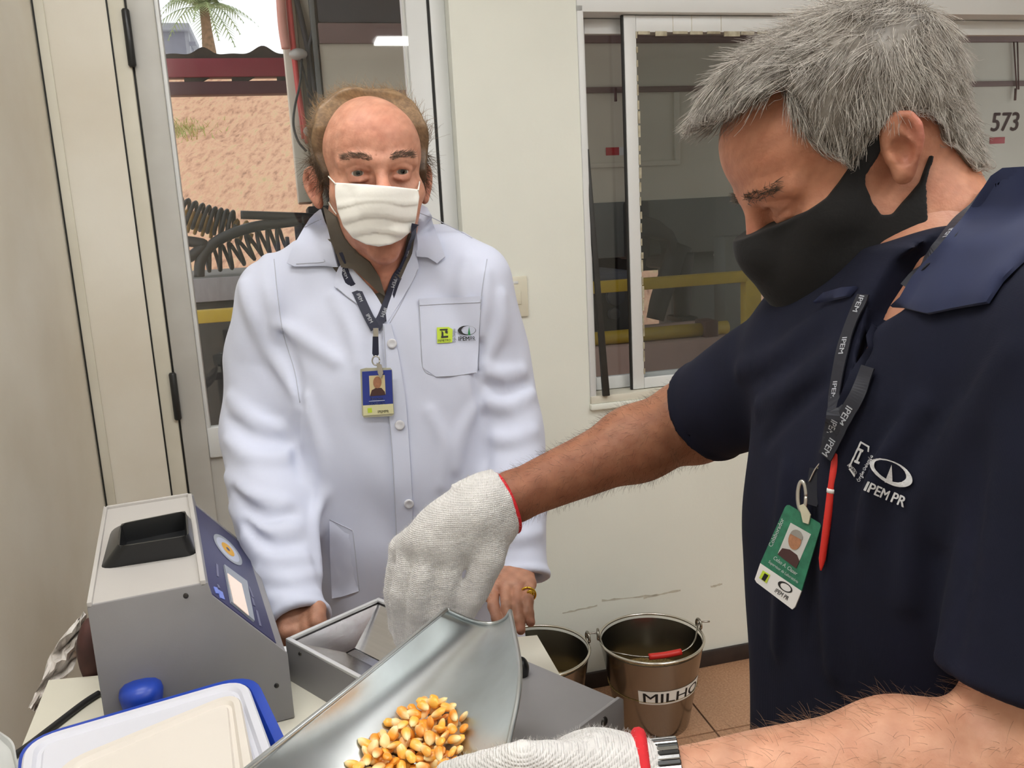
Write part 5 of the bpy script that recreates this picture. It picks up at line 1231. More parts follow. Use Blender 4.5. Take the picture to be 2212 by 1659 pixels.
# --- hair: cap with volume and loose strands
def hair_region1(L):
    x, y, z = L[:, 0], L[:, 1], L[:, 2]
    front = .030 - .018 * np.clip((z - .085) / .04, 0, 1) + .012 * np.clip(1 - np.abs(z - .02) / .03, 0, 1)
    low = np.where(y > -.012, -.004, np.where(y > -.045, .012, -.035))
    return (y < front) & (z > low) & (L[:, 2] < .2)
cp = Field((-.12, -.15, -.06), (.12, .06, .17), .0022, R1_, o1, HS)
X, Y, Z = cp.xyz(np.zeros(3, int), cp.n); Xb, Yb, Zb = np.broadcast_arrays(X, Y, Z)
pl_ = np.stack([Xb.ravel(), Yb.ravel(), Zb.ravel()], 1)
h1.v, sv = core1, h1.v
base = h1.sample(pl_, True).reshape(Xb.shape); h1.v = sv
front = .026 - .016 * np.clip((Zb - .085) / .04, 0, 1) + .012 * np.clip(1 - np.abs(Zb - .02) / .03, 0, 1); low = np.where(Yb > -.010, .002, np.where(Yb > -.045, .016, -.035))
vol = .007 + .010 * np.clip(np.abs(Xb) / .07, 0, 1) * np.clip((Zb - .03) / .05, 0, 1) + .004 * np.clip((Zb - .09) / .03, 0, 1)
cp.v = np.maximum(base - vol, np.maximum(Yb - front, low - Zb)).astype(np.float32); cp.op(wobble(120, .004, 5), (-.2, -.2, -.2), (.2, .2, .3), 0, 'disp'); cp.blur(1)
cv, cq = cp.mesh(smooth=3); Lc = cp.L(cv)
def hc1(p):
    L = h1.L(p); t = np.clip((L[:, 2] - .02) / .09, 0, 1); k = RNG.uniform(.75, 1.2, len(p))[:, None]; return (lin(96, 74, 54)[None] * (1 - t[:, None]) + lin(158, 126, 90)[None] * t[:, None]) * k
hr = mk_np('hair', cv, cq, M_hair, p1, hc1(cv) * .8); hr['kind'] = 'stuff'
ro = surf_pts(cv, cq, 7000, lambda q: np.where(cp.L(q)[:, 1] > -.06, 1, .35), 4)
rd1 = np.random.default_rng(8).normal(size=(len(ro), 3))
def dir1(p, i):
    L = h1.L(p); gN = h1.grad(p, e=.006); up = np.array([0, 0, 1.0]); side = np.sign(L[:, :1]) * R1_[:, 0][None]
    fl = np.where(L[:, 2:3] > .085, .9 * R1_[:, 0][None] * np.sign(rd1[:, :1]) * .5 - R1_[:, 1][None] * .8, -.55 * R1_[:, 1][None] + np.where(L[:, 2:3] > .05, .5, -.5) * up[None])
    fl = fl - (fl * gN).sum(1)[:, None] * gN; d = fl + gN * (.34 if i < 2 else .16) + rd1 * .26; return d / np.linalg.norm(d, axis=1)[:, None]
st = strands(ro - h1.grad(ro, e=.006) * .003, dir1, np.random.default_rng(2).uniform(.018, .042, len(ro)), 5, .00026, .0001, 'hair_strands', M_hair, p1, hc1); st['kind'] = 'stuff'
ro = surf_pts(hv, hq, 480, lambda q: (lambda L: ((np.abs(np.abs(L[:, 0]) - .031) < .019) & (L[:, 1] > .07) & (np.abs(L[:, 2] - (.0405 + .004 * np.cos((np.abs(L[:, 0]) - .034) / .014))) < .0042)).astype(float) + 1e-12)(h1.L(q)), 6)
rb = np.random.default_rng(9).normal(size=(len(ro), 3))
def dirb(p, i):
    L = h1.L(p); gN = h1.grad(p, e=.004); d = np.sign(L[:, :1]) * R1_[:, 0][None] + .35 * R1_[:, 2][None]; d = d - (d * gN).sum(1)[:, None] * gN; d = d + gN * .35 + rb * .25; return d / np.linalg.norm(d, axis=1)[:, None]
eb = strands(ro, dirb, .009, 3, .00024, .0001, 'eyebrows', M_hair, p1, lambda p: np.tile(lin(112, 90, 74), (len(p), 1))); eb['kind'] = 'stuff'
# --- mask
mk1 = Field((-.10, .0, -.135), (.10, .165, .06), .0016, R1_, o1, HS); X, Y, Z = mk1.xyz(np.zeros(3, int), mk1.n); Xb, Yb, Zb = np.broadcast_arrays(X, Y, Z); pl_ = np.stack([Xb.ravel(), Yb.ravel(), Zb.ravel()], 1)
h1.v, sv = core1, h1.v; mk1.v = h1.sample(pl_, True).reshape(Xb.shape).astype(np.float32); h1.v = sv
mk1.ell((0, .075, -.035), (.052, .052, .060), .03); mk1.ell((0, .102, -.012), (.022, .022, .03), .03); mk1.ell((0, .070, -.085), (.036, .042, .032), .03)
for a, b, cc in (((-.055, .085, -.032), (0, .128, -.040), (.055, .085, -.036)), ((-.055, .08, -.058), (-.01, .125, -.060), (.05, .088, -.052)), ((-.05, .08, -.072), (.0, .112, -.084), (.05, .082, -.068))): mk1.tubep(spline([a, b, cc], 9), .0018, .005)
for s in (-1, 1): mk1.tubep([(s * .052, .075, -.05), (s * .040, .10, -.070), (s * .02, .115, -.085)], .0025, .006, mode='cut')
ztri = lambda z: 1 - np.abs(((z + .085) / .022) % 1 - .3) / .7
mk1.op(lambda x, y, z: -.0026 * np.clip(ztri(z + .10 * np.abs(x) - .004 * np.sin(x * 60)), 0, 1) * np.clip((-.012 - z) / .012, 0, 1) * np.clip((z + .090) / .012, 0, 1) + 0 * y, mk1.lo, mk1.lo + mk1.h * (mk1.n - 1), 0, 'disp', 0); mk1.op(wobble(110, .0030, 17), mk1.lo, mk1.lo + mk1.h * (mk1.n - 1), 0, 'disp', 0)
wx, wy, wz = mk1.wxyz(X, Y, Z); qx, qy, qc = proj_np(wx, wy, wz)
mpoly = [(723, 394), (735, 395), (790, 398), (850, 403), (903, 409), (906, 425), (900, 465), (895, 490), (884, 503), (866, 518), (845, 528), (818, 533), (790, 528), (762, 514), (742, 490), (729, 455), (724, 425)]
mk1.v = np.maximum(np.maximum(mk1.v - .0055, -(mk1.v + .006)), polysd(qx, qy, mpoly) * qc / F).astype(np.float32)
mv, mq = mk1.mesh(smooth=2); msk = mk_np('face_mask', mv, mq, M_maskw, p1); msk['label'] = 'white pleated cloth face mask'
mb = bvh_of(msk, body1)
def strap(nm, pts, r, m_, par, bvh, off):
    P = [cast(bvh, a, b, off) for a, b in pts]; P = [h[0] for h in P if h is not None]; return tube(nm, spline(P, 24), r, m_, par, 6)
def strap_d(nm, pts, r, m_, par): return tube(nm, spline([Py(*p) for p in pts], 20), r, m_, par, 6)
eL = h1.W(np.array([.083, .004, .028])); yl = eL[1]
strap('ear_loop', [(726, 398), (715, 385), (703, 370), (694, 354)], .0011, M_maskw, msk, mb, .0012); strap('ear_loop', [(729, 462), (720, 450), (712, 437), (705, 424)], .0011, M_maskw, msk, bvh_of(body1), .0014)
strap('ear_loop', [(902, 412), (905, 395), (907, 378)], .0011, M_maskw, msk, mb, .0012)

# --- coat
cf = Field((-.60, 1.04, .60), (.16, 1.63, 1.50), .0042)
crow = [(1.455, CMX, 1.45, .085, .065), (1.42, CMX, 1.445, .125, .082), (1.385, CMX, 1.435, .165, .10), (1.33, CMX, 1.425, .178, .115), (1.25, CMX - .002, 1.415, .184, .128), (1.15, CMX - .002, 1.405, .186, .138), (1.0, CMX, 1.405, .192, .142), (.85, CMX, 1.41, .20, .145), (.62, CMX, 1.42, .215, .15)]
cf.loft(crow, 0, 0)
for a, b in (((745, 520, 1.455), (603, 640, 1.43)), ((885, 505, 1.455), (1020, 600, 1.43))): cf.cap(Py(*a), Py(*b), .044, .060, .05)
armL = [Py(600, 655, 1.425), Py(570, 790, 1.42), Py(563, 935, 1.385), Py(588, 1120, 1.27), Py(634, 1300, 1.15)]; armR = [Py(1024, 620, 1.425), Py(1068, 760, 1.42), Py(1098, 905, 1.385), Py(1112, 1060, 1.31), Py(1122, 1200, 1.245)]
rdL = [.064, .064, .064, .063, .046]; rdR = [.062, .058, .057, .055, .043]
ext = lambda a: a + [a[-1] + (a[-1] - a[-2]) / np.linalg.norm(a[-1] - a[-2]) * .07]
cf.tubep(ext(armL), rdL + [.046], .03); cf.tubep(ext(armR), rdR + [.043], .03)
# cloth relief: broad drape plus folds across the sleeves
cf.op(wobble(38, .0058, 11), cf.lo, cf.lo + cf.h * (cf.n - 1), 0, 'disp', 0); cf.op(wobble(85, .0016, 12), cf.lo, cf.lo + cf.h * (cf.n - 1), 0, 'disp', 0)
tv, tq = cf.mesh(smooth=1); tb_ = BVHTree.FromPolygons([Vector(p) for p in tv], [tuple(f) for f in tq.tolist()])
def fold(pts, r, k=.018, mode='add', inset=.3):
    P = []
    for a, b in pts:
        h = cast(tb_, a, b, 0)
        if h is not None: P.append(h[0] - h[1] * r * inset * (1 if mode == 'add' else -1))
    if len(P) > 1:
        n = max(6, len(P) * 4); rs = r * (.35 + .65 * np.sin(np.linspace(.15, math.pi - .15, n))); cf.tubep(spline(P, n), rs, k, mode)
for pts, r in (([(523, 612), (545, 680), (585, 760), (640, 850)], .011), ([(575, 555), (588, 640), (602, 720)], .008), ([(600, 700), (660, 735), (725, 780)], .009), ([(497, 860), (545, 905), (600, 925)], .010), ([(490, 950), (540, 985), (610, 990), (640, 960)], .010), ([(490, 1030), (545, 1075), (620, 1085)], .010), ([(500, 1100), (560, 1150), (640, 1140)], .010), ([(528, 1165), (590, 1210), (660, 1205)], .009), ([(560, 1235), (620, 1255), (672, 1240)], .008),
               ([(575, 1290), (630, 1300), (688, 1285)], .006), ([(1050, 590), (1045, 660), (1035, 730)], .008), ([(1085, 640), (1075, 720), (1050, 780)], .009), ([(1040, 790), (1075, 810), (1130, 800)], .010), ([(1050, 870), (1100, 880), (1150, 850)], .009), ([(1055, 945), (1100, 950), (1155, 930)], .009), ([(1090, 1165), (1130, 1160), (1165, 1150)], .006),
               ([(660, 860), (690, 960), (700, 1060)], .006), ([(930, 890), (960, 960), (955, 1050)], .006), ([(1035, 870), (1000, 930), (985, 1010)], .006), ([(720, 640), (760, 720), (775, 790)], .006), ([(1010, 560), (1000, 620), (1020, 690)], .006), ([(700, 1060), (680, 1150), (690, 1240)], .006)): fold(pts, r)
for pts, r in (([(612, 720), (640, 800), (650, 875)], .006), ([(642, 900), (640, 960), (650, 1030)], .006), ([(1035, 740), (1032, 820), (1040, 900)], .006), ([(1045, 900), (1050, 980), (1050, 1040)], .006), ([(495, 905), (550, 945), (620, 955)], .006), ([(505, 1060), (570, 1115), (640, 1110)], .006), ([(530, 1130), (590, 1180), (650, 1172)], .006), ([(1050, 830), (1095, 845), (1145, 825)], .006)): fold(pts, r, .014, 'cut', .4)
vop = [(690, 380), (702, 455), (742, 575), (826, 694), (838, 690), (866, 590), (898, 470), (905, 380)]
cf.prismcut(vop, .9, 1.405, .004)
# hollow cuffs: remove the sleeve core near the wrist so that skin enters the cloth
for arm, rr in ((armL, .036), (armR, .034)):
    d = arm[-1] - arm[-2]; d /= np.linalg.norm(d); cf.cap(arm[-1] + d * .012, arm[-1] + d * .10, rr - .003, rr + .004, .002, 'cut')
    nrm = d
    def cutp(x, y, z, a=arm[-1] + d * .034, nrm=nrm):
        X, Y, Z = x - a[0], y - a[1], z - a[2]; t = X * nrm[0] + Y * nrm[1] + Z * nrm[2]
        return np.maximum(-t, np.sqrt((X - t * nrm[0]) ** 2 + (Y - t * nrm[1]) ** 2 + (Z - t * nrm[2]) ** 2) - .064)
    cf.op(cutp, arm[-1] - .15, arm[-1] + .15, .003, 'cut', .0)
    hc_ = arm[-1] + d * .032; u_ = np.cross(d, [0, 0, 1.0]); u_ /= np.linalg.norm(u_); w_ = np.cross(u_, d); cf.tubep([hc_ + (rr + .0075) * (u_ * math.cos(t) + w_ * math.sin(t)) for t in np.linspace(0, 6.283, 24)], .0052, .008)
cvv, cqq = cf.mesh(smooth=2); coat = mk_np('lab_coat', cvv, cqq, M_coat, p1); coat['label'] = 'white cotton lab coat'
cb1 = bvh_of(coat)
# --- shirt inside the V
sf = Field((-.42, 1.22, 1.235), (.02, 1.60, 1.49), .004); sf.loft([(z, x, y, rx - .005, ry - .005) for z, x, y, rx, ry in crow if z > .9], 0, 0); sf.cap((CMX, 1.45, 1.42), Py(806, 530, 1.425), .084, .080, .03)
sf.prismcut([(738, 380), (742, 480), (757, 520), (780, 548), (803, 566), (818, 596), (833, 642), (838, 638), (850, 596), (860, 550), (866, 500), (870, 380)], .9, 1.44, .003)
sv_, sq_ = sf.mesh(); shirt = mk_np('shirt', sv_, sq_, M_shirt, p1); shirt['label'] = 'grey-brown collared shirt'
# --- collar and lapels
body_b = bvh_of(coat, shirt, body1)
def coat_patch(nm, poly, off, lift=None, step=9, sm=4, th=.0022, m_=M_coat, par=coat): return patch(nm, poly, body_b, m_, par, off, th, step, sm, lift)
coat_patch('collar', [(690, 462), (702, 452), (716, 500), (730, 545), (737, 574), (690, 577), (640, 579), (624, 572), (640, 535), (662, 500)], .006)
coat_patch('collar', [(897, 440), (912, 448), (935, 490), (958, 545), (962, 558), (945, 572), (925, 558), (902, 556), (897, 520), (893, 480)], .006)
coat_patch('lapel', [(737, 576), (727, 600), (724, 622), (760, 650), (800, 680), (826, 700), (829, 668), (805, 625), (770, 585), (750, 562)], .003)
coat_patch('lapel', [(892, 482), (900, 555), (905, 580), (885, 620), (858, 670), (838, 702), (836, 680), (850, 630), (868, 575), (882, 520)], .003)
coat_patch('placket', [(828, 700), (846, 702), (860, 760), (876, 860), (884, 960), (890, 1060), (893, 1180), (895, 1290), (858, 1290), (856, 1180), (852, 1060), (846, 960), (838, 860), (830, 760)], .0018, step=12)
def stitched(nm, poly, off=.0004): return coat_patch(nm, poly, off, step=12, th=.0014)
stitched('chest_pocket', [(904, 647), (970, 643), (1040, 640), (1036, 700), (1028, 806), (980, 812), (942, 815), (913, 795), (908, 720)], .0014)
patch('shirt_collar', [(706, 448), (733, 468), (750, 512), (778, 545), (801, 563), (820, 598), (834, 648), (800, 612), (768, 580), (742, 575), (722, 520)], body_b, M_shirt, shirt, .0035, .0025, 8, 3)
patch('shirt_collar', [(878, 500), (868, 548), (852, 596), (838, 640), (845, 650), (866, 600), (884, 545), (890, 500)], body_b, M_shirt, shirt, .0035, .0025, 8, 3)
stitched('hip_pocket', [(712, 1122), (762, 1146), (768, 1200), (776, 1276), (740, 1288), (718, 1292), (714, 1200)])
M_seam = mat('coat_seam_shade', (178, 181, 194), .85, var=.02)  # greyer tone paints the shading along the stitched coat edges
seamb = bvh_of(*[o for o in bpy.data.objects if o.type == 'MESH' and (o.parent == coat or o == coat)])
def shaded_seam(pts, r=.0007):
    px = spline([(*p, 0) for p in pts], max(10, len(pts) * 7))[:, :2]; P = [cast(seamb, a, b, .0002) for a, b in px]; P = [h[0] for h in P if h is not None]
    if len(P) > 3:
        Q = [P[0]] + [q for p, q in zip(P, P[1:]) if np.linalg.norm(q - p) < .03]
        if len(Q) > 3: tube('shaded_seam', Q, r, M_seam, coat, 5)
for pts in ([(905, 648), (909, 720), (914, 795), (942, 814)], [(942, 814), (985, 811), (1028, 805)], [(906, 660), (970, 656), (1038, 653)], [(592, 560), (600, 640), (612, 720), (636, 800), (648, 870)], [(1052, 560), (1040, 640), (1036, 720), (1034, 800)], [(829, 702), (838, 860), (846, 960), (852, 1060), (857, 1180), (858, 1288)], [(700, 560), (697, 566), (640, 570)], [(712, 1122), (762, 1146)], [(762, 1146), (768, 1200), (776, 1276)], [(728, 622), (762, 650), (800, 678), (824, 696)], [(903, 582), (885, 620), (860, 668), (842, 698)], [(700, 470), (640, 500), (590, 535)], [(905, 460), (960, 480), (1020, 515)]): shaded_seam(pts)
M_btn = mat('pearl_button', (214, 214, 220), .25, var=.08, scale=90)
for a, b in ((848, 743), (864, 918), (884, 1086)):
    h = cast(cb1, a, b, .005); n_ = h[1]; u_ = np.cross(n_, [0, 0, 1]); u_ /= np.linalg.norm(u_); w_ = np.cross(u_, n_); prof = [(0, .0012), (.0035, .0012), (.0055, .0022), (.0075, .0016), (.0078, 0), (0, -.001)]; V, Fc = [], []
    for r_, z_ in prof:
        for k in range(20): a_ = 2 * math.pi * k / 20; V.append(h[0] + u_ * r_ * math.cos(a_) + w_ * r_ * math.sin(a_) + n_ * z_)
    for i in range(len(prof) - 1):
        for k in range(20): k2 = (k + 1) % 20; Fc.append((i * 20 + k, i * 20 + k2, (i + 1) * 20 + k2, (i + 1) * 20 + k))
    mk('button', V, Fc, M_btn, coat, True)
# --- printed logos on the chest pocket
allb = bvh_of(*[o for o in bpy.data.objects if o.type == 'MESH' and (o.parent == coat or o == coat)])
M_lime = mat('lime_print', (190, 214, 60), .7, var=.02); M_green = mat('green_print', (30, 130, 70), .7)
tl = -.04
print_px('logo_square', [poly_px([(943, 708), (968, 707), (977, 712), (976, 740), (944, 742)], 8)], allb, M_lime, coat, .0020)
print_px('logo_mark', [poly_px([(949, 712), (966, 711), (966, 714), (949, 715)], 6), poly_px([(952, 727), (967, 726), (967, 730), (952, 731)], 6), poly_px([(953, 715), (957, 719), (957, 731), (953, 731)], 6), poly_px([(962, 713), (966, 716), (966, 722), (960, 719)], 6), text_px('INMETRO', (959, 736), 5, tl, .0, 1, 27)], allb, M_ink, coat, .0027)
print_px('logo_mark', [text_px('Órgão Delegado', (980, 726), 5.5, -math.pi / 2, 0, 1, 30)], allb, M_ink, coat, .0026)
print_px('logo_oval', [ring_px((1008, 714), (20, 10.5), (15.5, 9.3), -.05, (3.5, -.4)), text_px('IPEM', (1001, 732), 9, tl, .012, 1, 24), text_px('PR', (1021, 731), 9, tl, .0, 1, 11)], allb, M_ink, coat, .0026)
print_px('logo_spire', [poly_px([(1013, 705), (1016, 724), (1010, 724)], 6)], allb, M_green, coat, .0029)
# --- lanyard, clip and badge
lan = thing('lanyard_badge', tuple(Py(812, 760, 1.25)), 'navy lanyard with blue photo badge hanging on the white lab coat', 'badge')
clb = bvh_of(coat, shirt, body1, msk)
def ribbon(nm, pts, w_, bvh, off, m_, par, n=40, th=.0012, depth_smooth=3):
    px = spline([(*p, 0) for p in pts], n)[:, :2]; P, N = [], []
    for a, b in px:
        h = cast(bvh, a, b, off)
        if h is not None: P.append(h[0]); N.append(h[1])
    P, N = np.array(P), np.array(N); n = len(P)
    for _ in range(depth_smooth): P[1:-1] = (P[:-2] + P[1:-1] * 2 + P[2:]) / 4; N[1:-1] = (N[:-2] + N[1:-1] * 2 + N[2:]) / 4
    T = np.gradient(P, axis=0); T /= np.linalg.norm(T, axis=1)[:, None]; S = np.cross(T, N); S /= np.linalg.norm(S, axis=1)[:, None]; N = np.cross(S, T)
    V = []
    for i in range(n): V += [P[i] - S[i] * w_ / 2 - N[i] * th / 2, P[i] + S[i] * w_ / 2 - N[i] * th / 2, P[i] + S[i] * w_ / 2 + N[i] * th / 2, P[i] - S[i] * w_ / 2 + N[i] * th / 2]
    Fc = [(i * 4 + k, i * 4 + (k + 1) % 4, i * 4 + 4 + (k + 1) % 4, i * 4 + 4 + k) for i in range(n - 1) for k in range(4)] + [(0, 1, 2, 3), (n * 4 - 4, n * 4 - 3, n * 4 - 2, n * 4 - 1)]
    o = mk(nm, V, Fc, m_, par); return o, P, S, N, T
rl1 = ribbon('strap', [(738, 545), (752, 590), (775, 640), (797, 685), (812, 712)], .015, clb, .006, M_lany, lan)
rl2 = ribbon('strap', [(892, 480), (878, 530), (862, 580), (848, 630), (830, 680), (813, 712)], .015, clb, .006, M_lany, lan)
def rib_print(rb, us, txt, size, m_, par):
    _, P, S, N, T = rb; n = len(P); sg = np.sign((N[0] @ (CO - P[0]))) or 1
    for u in us:
        i = int(u * (n - 1)); v, f, sz = text_tris(txt, .01); mk('strap_print', [P[i] + T[i] * a * size + S[i] * b * size * (-1) + N[i] * sg * .0011 for a, b in v], f, m_, par)
for rb in (rl1, rl2): rib_print(rb, (.28, .55, .8), 'IPEM', .0055, M_print, lan)
M_met = mat('clip_metal', (196, 194, 188), .25, metal=.9); M_badgeb = mat('badge_blue', (44, 62, 150), .35, var=.06); M_badgew = mat('badge_cream', (226, 222, 176), .4, var=.03); M_sleeve = mat('badge_sleeve', (186, 184, 160), .25)
yb = min(cast(clb, a, b, .006)[0][1] for a, b in ((812, 740), (780, 800), (848, 800), (785, 898), (850, 893), (815, 850))) - .002
def bq(pts, y0, nm, m_, par, th=.0012): 
    P = [Py(a, b, y0) for a, b in pts]; return extrude_poly(nm, P, np.array([0, th, 0]), m_, par, 0)
bq([(806, 709), (817, 709), (817, 727), (806, 727)], yb - .001, 'crimp', M_met, lan, .003); bq([(805, 727), (817, 727), (818, 766), (813, 771), (808, 771), (804, 764)], yb, 'strap_end', M_lany, lan, .002)
tube('clip_ring', [Py(812 + 8 * math.cos(t), 779 + 10 * math.sin(t), yb - .002) for t in np.linspace(0, 6.28, 20)], .0012, M_met, lan, 6); bq([(813, 784), (824, 788), (828, 806), (822, 818), (816, 806)], yb - .006, 'clip', M_met, lan, .003)
yb2 = yb - .002
bq([(778, 798), (790, 795), (843, 795), (847, 800), (851, 895), (846, 899), (786, 902), (782, 897)], yb2 + .001, 'badge_holder', M_sleeve, lan, .002); bq([(782, 803), (846, 799), (849, 872), (784, 876)], yb2 - .0002, 'badge_card', M_badgeb, lan, .001); bq([(784, 876), (849, 872), (850, 893), (785, 898)], yb2 - .0002, 'badge_foot', M_badgew, lan, .001)
M_ph = mat('photo_wall', (222, 206, 160), .5); M_face = mat('photo_face', (176, 124, 92), .5, var=.1, scale=300); M_dkc = mat('photo_cloth', (74, 46, 44), .6)
bq([(797, 812), (831, 810), (833, 853), (799, 856)], yb2 - .0006, 'photo', M_ph, lan, .0004); bq([(799, 856), (803, 843), (812, 838), (824, 838), (831, 846), (833, 853)], yb2 - .0009, 'photo_shoulders', M_dkc, lan, .0003)
bq([(815 + 9 * math.cos(t), 826 + 13 * math.sin(t)) for t in np.linspace(0, 6.28, 17)[:-1]], yb2 - .0012, 'photo_head', M_face, lan, .0003)
def tq(s, c, w_, size, y0, m_, par, ang=0):
    P2, f = text_px(s, c, size, ang, .004, 1, w_); return mk('lettering', [Py(a, b, y0) for a, b in P2], f, m_, par)
tq('Francisco', (814, 861), 26, 5.5, yb2 - .0006, M_white, lan, -.05); tq('FISCALIZAÇÃO', (815, 871), 32, 4.5, yb2 - .0006, M_white, lan, -.05); bq([(797, 866.5), (831, 864.5), (831, 865.3), (797, 867.3)], yb2 - .0006, 'rule_line', M_white, lan, .0003)
bq([(794, 882), (803, 881), (804, 891), (795, 892)], yb2 - .0006, 'badge_logo', M_lime, lan, .0003); tq('IPEMPR', (828, 889), 24, 6, yb2 - .0006, M_ink, lan, -.05)
# ring on the little-finger side of the hand
rg = thing('finger_ring', tuple(Py(1141, 1286, 1.15)), 'ornate gold ring on the hand resting by the bench corner', 'ring'); M_gold = mat('gold', (226, 186, 70), .22, metal=1.0, var=.08)
rc = Py(1140, 1284, 1.153); dr = Py(1140, 1298, 1.135) - Py(1142, 1262, 1.18); dr /= np.linalg.norm(dr); a_ = np.cross(dr, [1, 0, 0]); a_ /= np.linalg.norm(a_); b_ = np.cross(dr, a_)
tube('band', [rc + .0112 * (a_ * math.cos(t) + b_ * math.sin(t)) for t in np.linspace(0, 6.283, 28)], .0016, M_gold, rg, 8)
v, f = ellips_mesh(rc + np.array([.004, -.009, .006]), (.006, .0035, .005)); mk('signet', v, f, M_gold, rg, True); tube('filigree', [rc + np.array([.004, -.0105, .006]) + .0045 * np.array([math.cos(t), -.2, math.sin(t)]) for t in np.linspace(0, 6.283, 16)], .0012, M_gold, rg, 6)
# trousers and shoes hidden behind the bench
tf = Field((-.46, 1.2, .04), (.06, 1.62, .98), .009)
for s in (-1, 1): tf.cap((CMX + s * .085, 1.41, .90), (CMX + s * .10, 1.43, .08), .10, .062, .03)
tvv, tqq = tf.mesh(); mk_np('trousers', tvv, tqq, M_trs, p1)
for s in (-1, 1):
    q = Field((CMX + s * .10 - .07, 1.18, -.005), (CMX + s * .10 + .07, 1.52, .13), .006); q.ell((CMX + s * .10, 1.33, .035), (.046, .135, .038), 0); q.cap((CMX + s * .10, 1.43, .03), (CMX + s * .10, 1.43, .10), .045, .045, .02); a, b = q.mesh(); a[:, 2] = np.maximum(a[:, 2], .001); mk_np('shoe', a, b, M_shoe, p1)
# ================================================================ grey-haired person in the navy polo
M_polo = weave(mat('navy_pique', (22, 25, 44), .9, rgb2=(18, 21, 37), scale=14, bump=.08, bscale=40, spec=.25), 420, .10)
M_poloc = mat('navy_knit_collar', (28, 37, 72), .85, var=.05, scale=40, sheen=.1)
M_maskb = mat('black_mask_cloth', (17, 16, 17), .92, var=.04, bump=.1, bscale=200, sheen=.05)
M_glove = weave(mat('knit_glove', (226, 224, 222), .9, rgb2=(208, 206, 204), scale=60, bump=.35, bscale=240, sheen=.3), 150, .55)
M_cuffr = mat('red_cuff', (212, 34, 44), .8, var=.06, scale=60, bump=.3, bscale=200); M_jean = mat('dark_denim', (36, 40, 54), .85, var=.08, scale=60)
p2 = thing('person', (.38, .80, 0), 'grey-haired person in navy polo and black mask reaching across the bench', 'person')
PS = 1.10
th_ = math.radians(-1); pit = math.radians(28); EZ = -.003
fh = np.array([-math.cos(th_), math.sin(th_), 0]); f2 = fh * math.cos(pit) + np.array([0, 0, -math.sin(pit)])
R2_ = frame(f2)
roll = math.radians(0); 
earW = Py(1972, 319, .785)
o2 = earW - R2_ @ np.array([-.084, -.014, .012]) * PS
h2 = Field((-.115, -.135, -.17), (.115, .145, .16), .0016, R2_, o2, PS)
head_core(h2, 1.0, 0, 1.0, .945, EZ, .009)
neckb = Py(2035, 600, .83); h2.cap((0, -.034, -.025), h2.L(neckb), .057, .062, .03); h2.cap((0, .0, -.07), h2.L(Py(1930, 650, .84)), .045, .050, .035)
core2 = h2.v.copy()
for s in (-1, 1): ear(h2, s, .42, .72, .004, .014)
for k_, a in enumerate((.0, .018, .036)):     # creases in the neck
    h2.tubep([(-.062 + .004 * k_, -.012 - a, -.060 - .016 * k_), (-.052, .012 - a * .8, -.092 - .012 * k_), (-.030, .030 - a * .6, -.112 - .010 * k_)], .0012, .004, mode='cut')
hv2, hq2 = h2.mesh(smooth=2); L2 = h2.L(hv2)
c = np.tile(lin(196, 138, 110), (len(hv2), 1))
c = blend(c, gauss(L2, (0, .118, -.006), (.02, .025, .02)) * .7, lin(198, 116, 100)); c = blend(c, gauss(L2, (0, .09, .08), (.06, .05, .04)) * .4, lin(190, 128, 102))
for s in (-1, 1):
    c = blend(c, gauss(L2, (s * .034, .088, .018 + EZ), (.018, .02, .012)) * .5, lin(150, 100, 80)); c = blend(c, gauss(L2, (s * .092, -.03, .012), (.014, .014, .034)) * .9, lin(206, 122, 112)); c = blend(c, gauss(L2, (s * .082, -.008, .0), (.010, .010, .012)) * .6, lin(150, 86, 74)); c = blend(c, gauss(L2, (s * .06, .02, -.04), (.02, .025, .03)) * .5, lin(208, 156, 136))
c = blend(c, np.clip((-.05 - L2[:, 1]) / .03, 0, 1) * .6, lin(214, 146, 108))
c = c * (1 + .05 * wobble(240, 3, 77)(L2[:, 0], L2[:, 1], L2[:, 2])[:, None] + .03 * wobble(700, 3, 78)(L2[:, 0], L2[:, 1], L2[:, 2])[:, None])
parts = [(hv2, hq2, c)]
# --- arms
SH = Py(1790, 752, .90); EL = Py(1500, 905, 1.085); WR = Py(1058, 1094, .985); ax_ = WR - EL
af = Field(np.minimum(SH, WR) - .09, np.maximum(np.maximum(SH, EL), WR) + .09, .0030)
af.cap(SH, EL, .062, .052, 0); mid = EL + ax_ * .30; af.cap(EL, mid, .050, .0475, .02); af.cap(mid, EL + ax_ * .92, .0485, .031, .02, flat=((0, .5, 1), .92)); af.cap(EL + ax_ * .9, WR - ax_ * .05, .031, .030, .01)
af.ell(EL + np.array([.005, .01, -.022]), (.03, .03, .03), .03); af.op(wobble(60, .002, 21), af.lo, af.lo + af.h * (af.n - 1), 0, 'disp', 0)
av, aq = af.mesh(); L3 = (av - EL) @ (ax_ / (ax_ @ ax_))
ac = np.tile(lin(160, 112, 86), (len(av), 1)); ac = blend(ac, np.clip(L3, 0, 1) * .6, lin(150, 94, 68)); ac = ac * (1 + .06 * wobble(180, 3, 31)(av[:, 0], av[:, 1], av[:, 2])[:, None]); parts.append((av, aq, ac))
NSH = np.array([.42, .60, 1.385]); NEL = Py(2225, 1640, .545); NWR = Py(1448, 1712, .565)
nf = Field(np.minimum(np.minimum(NSH, NEL), NWR) - .09, np.maximum(np.maximum(NSH, NEL), NWR) + .09, .0030); nx_ = NWR - NEL
